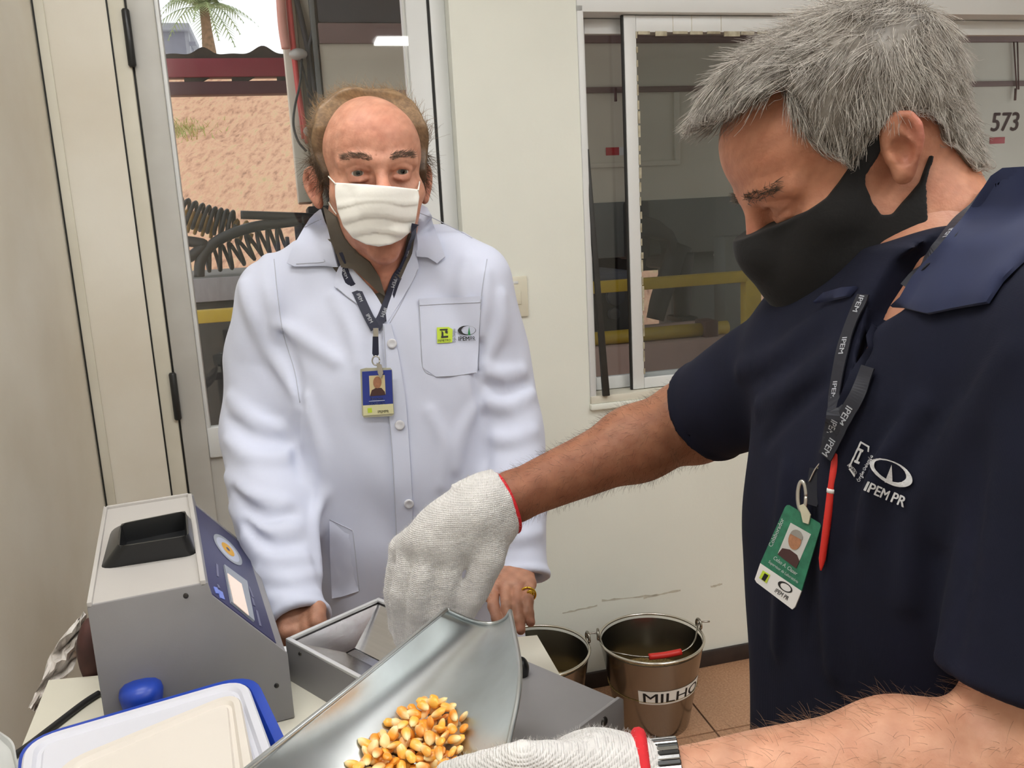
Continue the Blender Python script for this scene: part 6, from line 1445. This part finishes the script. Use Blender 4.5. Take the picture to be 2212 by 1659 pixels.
nf.cap(NSH, NEL + [0, 0, .0], .060, .050, 0); nf.cap(NEL, NEL + nx_ * .35, .047, .047, .02); nf.cap(NEL + nx_ * .35, NWR, .047, .030, .02); nf.op(wobble(55, .0025, 23), nf.lo, nf.lo + nf.h * (nf.n - 1), 0, 'disp', 0)
nv_, nq_ = nf.mesh(); nc_ = np.tile(lin(212, 160, 132), (len(nv_), 1)); nc_ = nc_ * (1 + .07 * wobble(150, 3, 33)(nv_[:, 0], nv_[:, 1], nv_[:, 2])[:, None]); parts.append((nv_, nq_, nc_))
# --- trunk and legs under the clothes
LY = math.atan2(NSH[1] - SH[1], NSH[0] - SH[0])
prow = [(1.455, .405, .755, .075, .06), (1.42, .395, .765, .115, .08), (1.38, .385, .775, .16, .10), (1.30, .378, .78, .185, .118), (1.18, .378, .785, .188, .128), (1.02, .385, .79, .185, .132), (.88, .392, .80, .185, .132), (.80, .395, .80, .185, .13)]
tk2 = Field((.10, .42, .05), (.68, 1.12, 1.50), .008); tk2.loft([(z, x, y, rx - .016, ry - .016) for z, x, y, rx, ry in prow], LY, 0); tk2.cap((.40, .79, 1.40), h2.W(np.array([0, -.03, -.05])), .066, .06, .03)
for yy in (.70, .90): tk2.cap((.39, yy, .85), (.40, yy, .10), .085, .05, .03)
kv, kq = tk2.mesh(); parts.append((kv, kq, np.tile(lin(190, 136, 110), (len(kv), 1))))
V_, Q_, C_ = join_meshes(parts); body2 = mk_np('body', V_, Q_, M_skin, p2, C_)
for s in (-1, 1): eyeball(h2.W(np.array([s * .032, .0785, .021 + EZ])), .0128 * PS, R2_ @ np.array([0, 1, -.8]), p2, (90, 84, 78))
# --- side-view helper: pixel -> local (forward, up) on the near cheek
def toYZ(px, py):
    y = 0.0
    for _ in range(6):
        lat = -.076 * math.sqrt(max(0.02, 1 - ((y + .005) / (.125 if y > 0 else .108)) ** 2)); p0 = h2.W(np.array([lat, 0, 0])); n = R2_[:, 0]; r = ray(px, py); q = CO + r * (((p0 - CO) @ n) / (r @ n)); l = h2.L(q); y = float(l[1])
    return l[1], l[2]
def core_on(fd, h, core):
    X, Y, Z = fd.xyz(np.zeros(3, int), fd.n); Xb, Yb, Zb = np.broadcast_arrays(X, Y, Z); pl = np.stack([Xb.ravel(), Yb.ravel(), Zb.ravel()], 1); sv = h.v; h.v = core; b = h.sample(pl, True).reshape(Xb.shape).astype(np.float32); h.v = sv; return b, Xb, Yb, Zb
def z4(pts): return [(1450 + a / 2.37, b / 2.37) for a, b in pts]
# --- black mask
mz = z4([(405, 1150), (415, 1205), (560, 1150), (700, 1080), (800, 1010), (870, 930), (910, 870), (950, 800), (1040, 690), (1110, 605), (1180, 560), (1270, 540), (1300, 560), (1200, 590), (1130, 630), (1095, 700), (1062, 800), (1003, 900), (1003, 945), (1042, 1040), (1085, 1100), (1140, 1098), (1190, 1040), (1290, 930), (1345, 790), (1360, 800), (1310, 940), (1292, 1100), (1280, 1200), (1230, 1320), (1150, 1410), (1050, 1470), (960, 1495), (850, 1502), (640, 1510), (560, 1480), (470, 1390), (400, 1290), (372, 1220)])
myz = [toYZ(*p) for p in mz]; pt_, pbm = myz[1], myz[-6]; myz = [(pt_[0] + .07, pt_[1] + .006)] + myz[1:-5] + [(pbm[0], -.16), (.22, -.16)]
mf = Field((-.10, -.06, -.15), (.10, .165, .07), .0016, R2_, o2, PS); b, Xb, Yb, Zb = core_on(mf, h2, core2); mf.v = b.copy()
mf.ell((0, .076, -.042), (.042, .046, .052), .03); mf.ell((0, .101, -.010), (.018, .020, .026), .02); mf.ell((0, .056, -.080), (.042, .044, .030), .03); mf.blur(2)
mf.v = np.maximum(mf.v - .0040, polysd(Yb, Zb, myz)).astype(np.float32); mv2, mq2 = mf.mesh(smooth=2); mask2 = mk_np('face_mask', mv2, mq2, M_maskb, p2); mask2['label'] = 'black cloth face mask looped around the ear'
# --- hair
hl = z4([(60, 640), (200, 590), (350, 560), (480, 480), (585, 430), (620, 560), (680, 690), (760, 760), (850, 800), (925, 850), (960, 790), (1050, 690), (1120, 600), (1180, 560), (1290, 560), (1370, 640), (1385, 760), (1440, 740), (1500, 800), (1560, 880)])
hyz = [toYZ(*p) for p in hl] + [(-.16, -.045), (-.16, .2), (.16, .2), (.16, .09)]
cf2 = Field((-.12, -.15, -.10), (.12, .14, .17), .0022, R2_, o2, PS); b, Xb, Yb, Zb = core_on(cf2, h2, core2)
vol = .006 + .012 * np.clip((Zb - .03) / .06, 0, 1) + .006 * np.clip((Yb - .03) / .05, 0, 1) * np.clip((Zb - .06) / .03, 0, 1)
cf2.v = np.maximum(b - vol, polysd(Yb, Zb, hyz) + .002).astype(np.float32); cf2.op(wobble(110, .004, 41), (-.2, -.2, -.2), (.2, .2, .2), 0, 'disp'); cf2.blur(2)
hcv, hcq = cf2.mesh(smooth=3)
def hc2(p):
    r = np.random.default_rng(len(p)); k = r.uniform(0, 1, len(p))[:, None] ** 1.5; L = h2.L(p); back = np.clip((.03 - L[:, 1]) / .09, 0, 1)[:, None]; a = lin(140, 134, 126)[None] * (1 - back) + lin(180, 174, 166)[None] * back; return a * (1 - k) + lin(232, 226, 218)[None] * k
cap2 = mk_np('hair', hcv, hcq, M_hair, p2, np.tile(lin(140, 134, 126), (len(hcv), 1))); cap2['kind'] = 'stuff'
NG, PER = 2100, 12
gr = surf_pts(hcv, hcq, NG, None, 51); rg2 = np.random.default_rng(52); goff = rg2.normal(size=(NG, 3)); ids = np.repeat(np.arange(NG), PER); ro = gr[ids] + rg2.normal(size=(NG * PER, 3)) * .0055
dd = cf2.sample(ro); ro = ro - cf2.grad(ro) * (dd + .0015)[:, None]
jit = rg2.normal(size=(len(ro), 3)); gj = goff[ids]
crown = np.array([0, -.055, .115])
def dir2(p, i):
    L = h2.L(p); gN = cf2.grad(p, e=.004); q = L - crown[None]; fwd = np.clip((L[:, 2:3] - .075) / .03, 0, 1)
    fl = q * np.array([.9, .9, .9]) / (np.linalg.norm(q, axis=1)[:, None] + 1e-6); fl = fl * (1 - .55 * fwd) + fwd * np.array([[-.25, .85, -.1]]); fl = fl + (1 - fwd) * np.array([[0, .12, -.55]])
    fl = fl @ R2_.T; fl = fl - (fl * gN).sum(1)[:, None] * gN; fl /= np.linalg.norm(fl, axis=1)[:, None] + 1e-9
    d = fl + gN * (.30 if i == 0 else .10) + gj * .26 + jit * .07; return d / np.linalg.norm(d, axis=1)[:, None]
Lr_ = h2.L(ro); ln = .018 + .016 * np.clip((Lr_[:, 2] - .02) / .07, 0, 1); ln = ln * np.random.default_rng(53).uniform(.75, 1.2, len(ro))
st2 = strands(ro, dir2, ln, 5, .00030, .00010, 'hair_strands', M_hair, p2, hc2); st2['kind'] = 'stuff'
ro = surf_pts(hv2, hq2, 380, lambda q: (lambda L: ((np.abs(np.abs(L[:, 0]) - .031) < .020) & (L[:, 1] > .065) & (np.abs(L[:, 2] - .0400 - EZ) < .0048)).astype(float) + 1e-12)(h2.L(q)), 56); rb2 = np.random.default_rng(57).normal(size=(len(ro), 3))
def dirb2(p, i):
    L = h2.L(p); gN = h2.grad(p, e=.004); d = np.sign(L[:, :1]) * R2_[:, 0][None] + .1 * R2_[:, 2][None]; d = d - (d * gN).sum(1)[:, None] * gN; d = d + gN * .4 + rb2 * .25; return d / np.linalg.norm(d, axis=1)[:, None]
eb = strands(ro, dirb2, .010, 3, .00024, .0001, 'eyebrows', M_hair, p2, lambda p: np.tile(lin(100, 88, 76), (len(p), 1))); eb['kind'] = 'stuff'
# --- hair on the forearms
def arm_hair(v, q, fd, n, along, seed, L0, colr):
    ro = surf_pts(v, q, n, None, seed); r = np.random.default_rng(seed).normal(size=(n, 3)); al = along / np.linalg.norm(along)
    def dr(p, i): gN = fd.grad(p, e=.006); d = gN * .55 + al[None] * .6 + r * .35 - np.array([[0, 0, .12 * i]]); return d / np.linalg.norm(d, axis=1)[:, None]
    o = strands(ro, dr, np.random.default_rng(seed + 1).uniform(.5, 1.1, n) * L0, 3, .00011, .00004, 'arm_hair', M_hair, p2, lambda p: np.tile(lin(*colr), (len(p), 1))); o['kind'] = 'stuff'
dA = np.linalg.norm(av - EL - L3[:, None] * ax_[None], axis=1); s_, q_ = sub_mesh(av, aq, (L3 > .02) & (dA < .062)); arm_hair(s_, q_, af, 2200, ax_, 61, .012, (70, 50, 38)); ln_ = (nv_ - NEL) @ (nx_ / (nx_ @ nx_)); dN = np.linalg.norm(nv_ - NEL - ln_[:, None] * nx_[None], axis=1); s_, q_ = sub_mesh(nv_, nq_, (ln_ > -.12) & (dN < .062)); arm_hair(s_, q_, nf, 1800, nx_, 63, .016, (150, 116, 90))
# --- polo shirt
pf = Field((.12, .40, .78), (.70, 1.20, 1.52), .0046)
pf.loft(prow, LY, 0); pf.cap(SH + [.02, -.03, .02], SH, .075, .074, .04); pf.cap((.395, .76, 1.40), SH + [0, 0, .01], .060, .066, .05); pf.cap((.395, .76, 1.40), NSH, .060, .070, .05)
HEM = SH + (EL - SH) * .86; ps = Field((.12, .40, .78), (.70, 1.20, 1.52), .0046); ps.cap(SH, HEM + (EL - SH) * .1, .074, .0655, 0)
NHM = NSH + (NEL - NSH) * .83; ps.cap(NSH, NHM + (NEL - NSH) * .1, .074, .068, 0); ps.op(wobble(30, .004, 73), ps.lo, ps.lo + ps.h * (ps.n - 1), 0, 'disp', 0)
for c0, d in ((HEM, (EL - SH)), (NHM, (NEL - NSH))):
    d = d / np.linalg.norm(d); ps.cap(c0 - d * .02, c0 + d * .12, .0585, .0585, .002, 'cut')
    def cutp(x, y, z, a=c0, n=d): return -((x - a[0]) * n[0] + (y - a[1]) * n[1] + (z - a[2]) * n[2])
    ps.op(cutp, c0 - .085, c0 + .085, .003, 'cut', .0)
    u_ = np.cross(d, [0, 0, 1.0]); u_ /= np.linalg.norm(u_); w_ = np.cross(u_, d); ps.tubep([c0 - d * .004 + .0625 * (u_ * math.cos(t) + w_ * math.sin(t)) for t in np.linspace(0, 6.283, 28)], .0046, .008)
pf.op(wobble(30, .005, 71), pf.lo, pf.lo + pf.h * (pf.n - 1), 0, 'disp', 0); pf.v = smin(pf.v, ps.v, .018); pf.op(wobble(70, .0016, 72), pf.lo, pf.lo + pf.h * (pf.n - 1), 0, 'disp', 0)
tv, tq_ = pf.mesh(smooth=1); tb_ = BVHTree.FromPolygons([Vector(p) for p in tv], [tuple(f) for f in tq_.tolist()]); cf_save = cf; cf = pf
for pts, r in (([(1760, 700), (1690, 760), (1600, 800)], .008), ([(1800, 760), (1720, 830), (1640, 880)], .008), ([(1990, 880), (1900, 1000), (1860, 1150)], .007), ([(2080, 900), (1990, 1100), (1960, 1300)], .007), ([(2180, 760), (2080, 960), (2040, 1150)], .008), ([(1700, 1020), (1690, 1200), (1680, 1400)], .007), ([(1800, 1050), (1790, 1250), (1800, 1450)], .006), ([(1860, 860), (1800, 960), (1780, 1080)], .006)): fold(pts, r)
for pts, r in (([(2125, 960), (2095, 1150), (2062, 1420)], .009), ([(1650, 960), (1700, 900), (1780, 830)], .006), ([(1930, 900), (1850, 1040), (1830, 1200)], .005)): fold(pts, r, .012, 'cut', .4)
cf = cf_save
# neck opening and open placket
pf.cap(neckb, h2.W(np.array([0, -.03, -.06])), .064, .062, .006, 'cut')
pf.prismcut([(1868, 610), (1885, 640), (1868, 720), (1848, 790), (1845, 815), (1850, 815), (1886, 755), (1882, 730), (1895, 705), (1960, 665), (2020, 560), (2060, 480)], .45, .735, .004)
pv, pq = pf.mesh(smooth=2); polo = mk_np('polo_shirt', pv, pq, M_polo, p2); polo['label'] = 'navy knitted polo shirt'

# --- collar, lanyard, logo
pb = bvh_of(polo, body2)
def ppatch(nm, poly, off, m_=M_poloc, th=.003, step=12, sm=6, par=polo, md=.06): return patch(nm, poly, pb, m_, par, off, th, step, sm, None, md)
ppatch('collar', [(1939, 672), (1960, 652), (1986, 607), (2031, 556), (2077, 500), (2112, 448), (2140, 405), (2165, 388), (2225, 385), (2240, 560), (2180, 620), (2151, 664), (2071, 675), (2018, 685), (1963, 673)], .006)
nax = h2.W(np.array([0, -.034, -.025])) - neckb; nax /= np.linalg.norm(nax); cl_ = Field(neckb - .13, neckb + .13, .0030)
cl_.cap(neckb - nax * .03, neckb + nax * .032, .078, .073, 0); cl_.cap(neckb - nax * .10, neckb + nax * .14, .069, .067, .002, 'cut')
cl_.op(lambda x, y, z: -((x - neckb[0]) * nax[0] + (y - neckb[1]) * nax[1] + (z - neckb[2]) * nax[2] - .044), neckb - .13, neckb + .13, .003, 'cut', 0)
fwd_ = np.array([-1.0, -.10, 0]); cl_.op(lambda x, y, z: -((x - neckb[0]) * fwd_[0] + (y - neckb[1]) * fwd_[1] + 0 * z - .000), neckb - .13, neckb + .13, .003, 'cut', 0)
cv_, cq_ = cl_.mesh(smooth=2); mk_np('collar', cv_, cq_, M_poloc, polo)
ppatch('collar', [(1768, 660), (1790, 640), (1830, 628), (1862, 625), (1845, 645), (1800, 655)], .004, step=9)
ppatch('placket', [(1845, 812), (1886, 752), (1882, 728), (1893, 706), (1900, 712), (1893, 735), (1898, 760), (1870, 815), (1835, 880), (1815, 930), (1806, 925), (1820, 870)], .002, M_polo, step=10)
lb2 = bvh_of(polo, body2, *[o for o in bpy.data.objects if o.parent == polo])
ln2 = thing('lanyard_badge', tuple(Py(1730, 1180, .72)), 'dark lanyard with green photo badge and clip hanging on the navy polo', 'badge')
M_lan2 = mat('black_lanyard', (24, 27, 40), .6, var=.05, scale=60)
ra = ribbon('strap', [(2122, 428), (2090, 478), (2048, 536), (2004, 590), (1970, 630)], .016, pb, .0075, M_lan2, ln2); rbn = ribbon('strap', [(1872, 640), (1848, 695), (1828, 755), (1814, 830), (1804, 900), (1797, 960)], .014, lb2, .004, M_lan2, ln2); rc2 = ribbon('strap', [(1884, 795), (1862, 850), (1833, 900), (1806, 950), (1790, 985)], .014, lb2, .005, M_lan2, ln2)
rib_print(ra, (.12, .45, .8), 'IPEM', .006, M_print, ln2); rib_print(rbn, (.1, .4, .65, .88), 'IPEM', .0055, M_print, ln2); rib_print(rc2, (.5, .85), 'IPEM', .006, M_print, ln2)
k3 = [cast(lb2, a, b, .012)[0] for a, b in ((1701, 1092), (1790, 1132), (1690, 1300))]; bn = np.cross(k3[1] - k3[0], k3[2] - k3[0]); bn /= np.linalg.norm(bn); bn = bn if bn @ (CO - k3[0]) > 0 else -bn
vw = (CO - k3[0]) / np.linalg.norm(CO - k3[0]); bn = bn + vw * .6; bn /= np.linalg.norm(bn); k0_ = k3[0] + bn * .006
def bp(pts, nm, m_, h, th=.0008, par=ln2): return extrude_poly(nm, [onpl(a, b, k0_ + bn * h, bn) for a, b in pts], bn * th, m_, par)
def btx(s, c, w_, size, ang, m_, h): P2, f = text_px(s, c, size, ang, .006, 1, w_); return mk('lettering', [onpl(a, b, k0_ + bn * h, bn) for a, b in P2], f, m_, ln2)
M_bgr = mat('badge_green', (52, 128, 98), .35, rgb2=(40, 104, 80), scale=160); M_bwh = mat('badge_white', (226, 226, 226), .35, var=.01)
bp([(1701, 1091), (1706, 1091), (1772, 1130), (1775, 1136), (1733, 1276), (1644, 1216), (1697, 1096)], 'badge_card', M_bgr, 0, .0012); bp([(1644, 1216), (1733, 1276), (1719, 1311), (1713, 1316), (1636, 1258), (1632, 1251)], 'badge_foot', M_bwh, 0, .0012)
bp([(1708, 1129), (1752, 1154), (1720, 1228), (1680, 1197)], 'photo', mat('photo_pale', (204, 206, 204), .5), .0013, .0002); bp([(1680, 1197), (1690, 1184), (1706, 1187), (1722, 1199), (1727, 1212), (1720, 1228)], 'photo_shoulders', M_dkc, .0016, .0002); bp([(1717 + 15 * math.cos(t) * .9 - 4 * math.sin(t), 1167 + 20 * math.sin(t) + 5 * math.cos(t)) for t in np.linspace(0, 6.28, 19)[:-1]], 'photo_head', M_face, .0019, .0002); bp([(1717 + 15 * math.cos(t) * .9 - 3 * math.sin(t) + 3, 1160 + 15 * math.sin(t) + 5 * math.cos(t)) for t in np.linspace(3.3, 6.4, 10)], 'photo_hair', mat('photo_grey', (150, 146, 140), .6), .0022, .0002)
btx('Celso A. Claser', (1697, 1222), 62, 8, .62, M_white, .0014); btx('Supervisor de Laboratório', (1692, 1236), 78, 6, .62, M_white, .0014); btx('Colaborador', (1677, 1150), 66, 9, -1.15, M_white, .0014)
bp([(1648, 1232), (1664, 1242), (1656, 1260), (1640, 1248)], 'badge_logo', M_lime, .0014, .0002); bp([(1652, 1238), (1660, 1243), (1652, 1256), (1645, 1251)], 'badge_logo', M_ink, .0017, .0002); P2, f = ring_px((1696, 1268), (18, 9), (13, 7), .6, (1, 0)); mk('badge_oval', [onpl(a, b, k0_ + bn * .0015, bn) for a, b in P2], f, M_ink, ln2); btx('IPEM PR', (1689, 1284), 34, 9, .6, M_ink, .0015)
bp([(1753, 1010), (1790, 1020), (1769, 1094), (1742, 1086)], 'strap_end', M_lan2, -.001, .003); bp([(1778, 984), (1793, 988), (1786, 1022), (1766, 1012)], 'paper_tag', M_badgew, .002, .0006); bp([(1728, 1092), (1738, 1088), (1752, 1112), (1748, 1132), (1736, 1128)], 'clip_strap', mat('clear_strap', (206, 202, 178), .3), .002, .0012)
tube('clip_ring', [onpl(1733 + 9 * math.cos(t), 1072 + 32 * math.sin(t), k0_ + bn * .001, bn) for t in np.linspace(0, 6.283, 28)], .0022, M_met, ln2, 8); tube('clip_cord', spline([onpl(a, b, k0_ + bn * .003, bn) for a, b in ((1800, 950), (1784, 985), (1762, 1012), (1748, 1040))], 16), .0008, M_met, ln2, 6)
pn_ = thing('red_pen', tuple(onpl(1790, 1100, k0_, bn)), 'slim red ballpoint pen hanging beside the green badge', 'pen')
pA, pB_ = onpl(1807, 978, k0_ + bn * .006, bn), onpl(1773, 1232, k0_ + bn * .006, bn); dp = pB_ - pA
tube('pen_barrel', [pA + dp * t for t in (0, .01, .30, .31, .9, .97, 1.0)], [.0028, .0034, .0036, .0036, .0030, .0016, .0008], M_redp, pn_, 14); tube('pen_ring', [pA + dp * t for t in (.30, .335)], .0040, M_bwh, pn_, 14)
M_emb = mat('white_embroidery', (206, 208, 212), .8, var=.05, scale=300, bump=.3, bscale=400)
rot = math.radians(27)
print_px('logo_embroidery', [ring_px((1930, 1021), (50, 24), (38, 19), rot, (-5, -2), 60), poly_px([(1927, 1002), (1930, 1044), (1912, 1040)], 9), text_px('IPEM', (1898, 1059), 21, math.radians(24), .018, 1, 52), text_px('PR', (1946, 1079), 22, math.radians(24), .018, 1, 34),
    poly_px([(1862, 952), (1881, 963), (1880, 976), (1877, 975), (1877, 965), (1862, 956)], 6), poly_px([(1861, 953), (1864, 955), (1839, 1008), (1836, 1006)], 6), poly_px([(1836, 1012), (1839, 1010), (1850, 1026), (1848, 1030)], 6),
    poly_px([(1857, 966), (1868, 971), (1866, 976), (1855, 971)], 6), poly_px([(1860, 973), (1864, 975), (1855, 996), (1851, 994)], 6), poly_px([(1849, 992), (1860, 997), (1858, 1002), (1847, 997)], 6), text_px('INMETRO', (1844, 1012), 8, math.radians(50), .0, 1, 26), text_px('Órgão Delegado', (1873, 1013), 9, math.radians(-62), .006, 1, 62)], lb2, M_emb, polo, .0022)
# --- gloves
def glove(nm, build, lo, hi, label, h=.0022):
    g = Field(lo, hi, h); build(g); g.op(wobble(140, .0012, 91), g.lo, g.lo + g.h * (g.n - 1), 0, 'disp', 0); g.op(wobble(420, .0006, 92), g.lo, g.lo + g.h * (g.n - 1), 0, 'disp', 0)
    v, q = g.mesh(smooth=1); o = mk_np(nm, v, q, M_glove, p2); o['label'] = label
    ro = surf_pts(v, q, 5000, None, 93); rr = np.random.default_rng(94).normal(size=(5000, 3))
    def dr(p, i): d = g.grad(p, e=.004) * .6 + rr * .6; return d / np.linalg.norm(d, axis=1)[:, None]
    s = strands(ro, dr, .0038, 2, .00010, .00004, 'glove_fuzz', M_hair, o, lambda p: np.tile(lin(228, 226, 224), (len(p), 1))); s['kind'] = 'stuff'; return o, g
def gl1(g):
    w = Py(1042, 1106, .975); K = [(978, 1192, .95), (934, 1180, .953), (894, 1176, .97), (872, 1186, .995)]
    for k in K: g.cap(w, Py(*k), .031, .0185, .02)
    g.cap(Py(1062, 1094, .985), Py(1015, 1118, .968), .040, .036, .02); g.ell(Py(965, 1150, .962), (.04, .026, .034), .02)
    for pts in ([(978, 1192, .95), (962, 1280, .938), (932, 1375, .945)], [(934, 1180, .953), (908, 1285, .938), (897, 1390, .95)], [(894, 1176, .97), (868, 1280, .955), (872, 1378, .965)], [(872, 1186, .995), (852, 1275, .982), (862, 1352, .98)]): g.tubep([Py(*p) for p in pts], [.0168, .0142, .0128], .006)
    g.tubep([Py(1068, 1130, .97), Py(1056, 1208, .945), Py(1020, 1290, .94), Py(994, 1340, .95)], [.026, .019, .0155, .0135], .012)
    ax = WR - EL; ax = ax / np.linalg.norm(ax)
    for i in range(9):                       # knitted rib of the cuff
        a = i * .5 - 1.2; d = np.array([0, math.cos(a), math.sin(a)]); d = d - (d @ ax) * ax; d /= np.linalg.norm(d); b = Py(1062, 1094, .985); g.tubep([b - ax * .02 + d * .040, b + ax * .035 + d * .041], .0022, .004)
    e = WR - ax * .020
    def cutp(x, y, z): return (x - e[0]) * ax[0] + (y - e[1]) * ax[1] + (z - e[2]) * ax[2]
    g.op(cutp, e - .06, e + .06, .003, 'cut', 0)
cg = Py(960, 1210, .97); g1, _ = glove('glove', gl1, cg - [.12, .13, .14], cg + [.15, .12, .13], 'white knitted glove on the reaching hand')
axr = (WR - EL) / np.linalg.norm(WR - EL); e0 = WR - axr * .020; u_ = np.cross(axr, [0, 0, 1]); u_ /= np.linalg.norm(u_); w_ = np.cross(u_, axr)
tube('red_cuff', [e0 + np.array([.002, 0, -.0035]) + axr * .001 + .0362 * (u_ * math.cos(t) + w_ * math.sin(t)) for t in np.linspace(0, 6.283, 40)], .0036, M_cuffr, g1, 10)
def gl2(g):
    g.cap(Py(1385, 1706, .568), Py(1290, 1706, .562), .0365, .038, .01); g.cap(Py(1300, 1706, .562), Py(1190, 1725, .560), .038, .034, .02)
    g.tubep([Py(1250, 1668, .545), Py(1130, 1652, .525), Py(1045, 1664, .535), Py(968, 1682, .555)], [.021, .0158, .0138, .012], .012)
    for j, (dy, dp) in enumerate(((0, 0), (24, -.014), (48, -.028), (70, -.036))): g.tubep([Py(1195, 1730 + dy, .565 + dp), Py(1130, 1790 + dy, .60 + dp), Py(1040, 1830 + dy, .66 + dp)], [.0165, .0145, .0125], .006)
    g.ell(Py(1290, 1622, .56), (.008, .01, .008), .012)
cg = Py(1180, 1730, .58); g2, _ = glove('glove', gl2, cg - [.13, .12, .12], cg + [.13, .15, .12], 'white knitted glove on the hand holding the scoop')
axn = nx_ / np.linalg.norm(nx_); e0 = Py(1383, 1706, .568); u_ = np.cross(axn, [0, 0, 1]); u_ /= np.linalg.norm(u_); w_ = np.cross(u_, axn)
tube('red_cuff', [e0 + axn * -.004 + .0375 * (u_ * math.cos(t) + w_ * math.sin(t)) for t in np.linspace(0, 6.283, 40)], .0062, M_cuffr, g2, 10)
# --- wristwatch
wt = thing('wristwatch', tuple(Py(1432, 1706, .566)), 'steel bracelet wristwatch on the near wrist beside the red glove cuff', 'watch')
M_wst = mat('watch_steel', (186, 188, 190), .25, metal=1.0, var=.05, scale=30); M_wdk = mat('watch_dark', (90, 92, 94), .3, metal=1.0)
wc_ = Py(1434, 1708, .566); N = 52
for k in range(N):
    a0, a1 = 2 * math.pi * k / N, 2 * math.pi * (k + .86) / N; P8 = []
    for s in (-.015, .015):
        for a, r in ((a0, .0335), (a1, .0335), (a1, .0368), (a0, .0368)): P8.append(wc_ + axn * s + r * (u_ * math.cos(a) + w_ * math.sin(a)))
    hexa('link', P8, M_wst if k % 2 else M_wdk, wt, .0006, 1)
o = lathe('watch_case', [(0, -.004), (.018, -.004), (.019, 0), (.018, .005), (.015, .006), (0, .006)], (0, 0, 0), M_wst, wt, 32); Rw = np.stack([axn, np.cross(w_, axn), -w_], 1)
for v in o.data.vertices: v.co = Vector(wc_ - w_ * .038 * (1 if w_[2] > 0 else -1) + Rw @ np.array(v.co))
# --- jeans and shoes
jf = Field((.18, .52, .04), (.62, 1.06, 1.0), .009); jf.ell((.392, .80, .92), (.135, .185, .12), 0)
for yy in (.70, .90): jf.cap((.39, yy, .88), (.40, yy, .08), .105, .068, .03)
a, b = jf.mesh(); mk_np('jeans', a, b, M_jean, p2)
for yy in (.70, .90):
    q = Field((.16, yy - .07, -.005), (.50, yy + .07, .13), .006); q.ell((.32, yy, .035), (.14, .048, .038), 0); q.cap((.40, yy, .03), (.40, yy, .10), .046, .046, .02); a, b = q.mesh(); a[:, 2] = np.maximum(a[:, 2], .001); mk_np('shoe', a, b, M_shoe, p2)
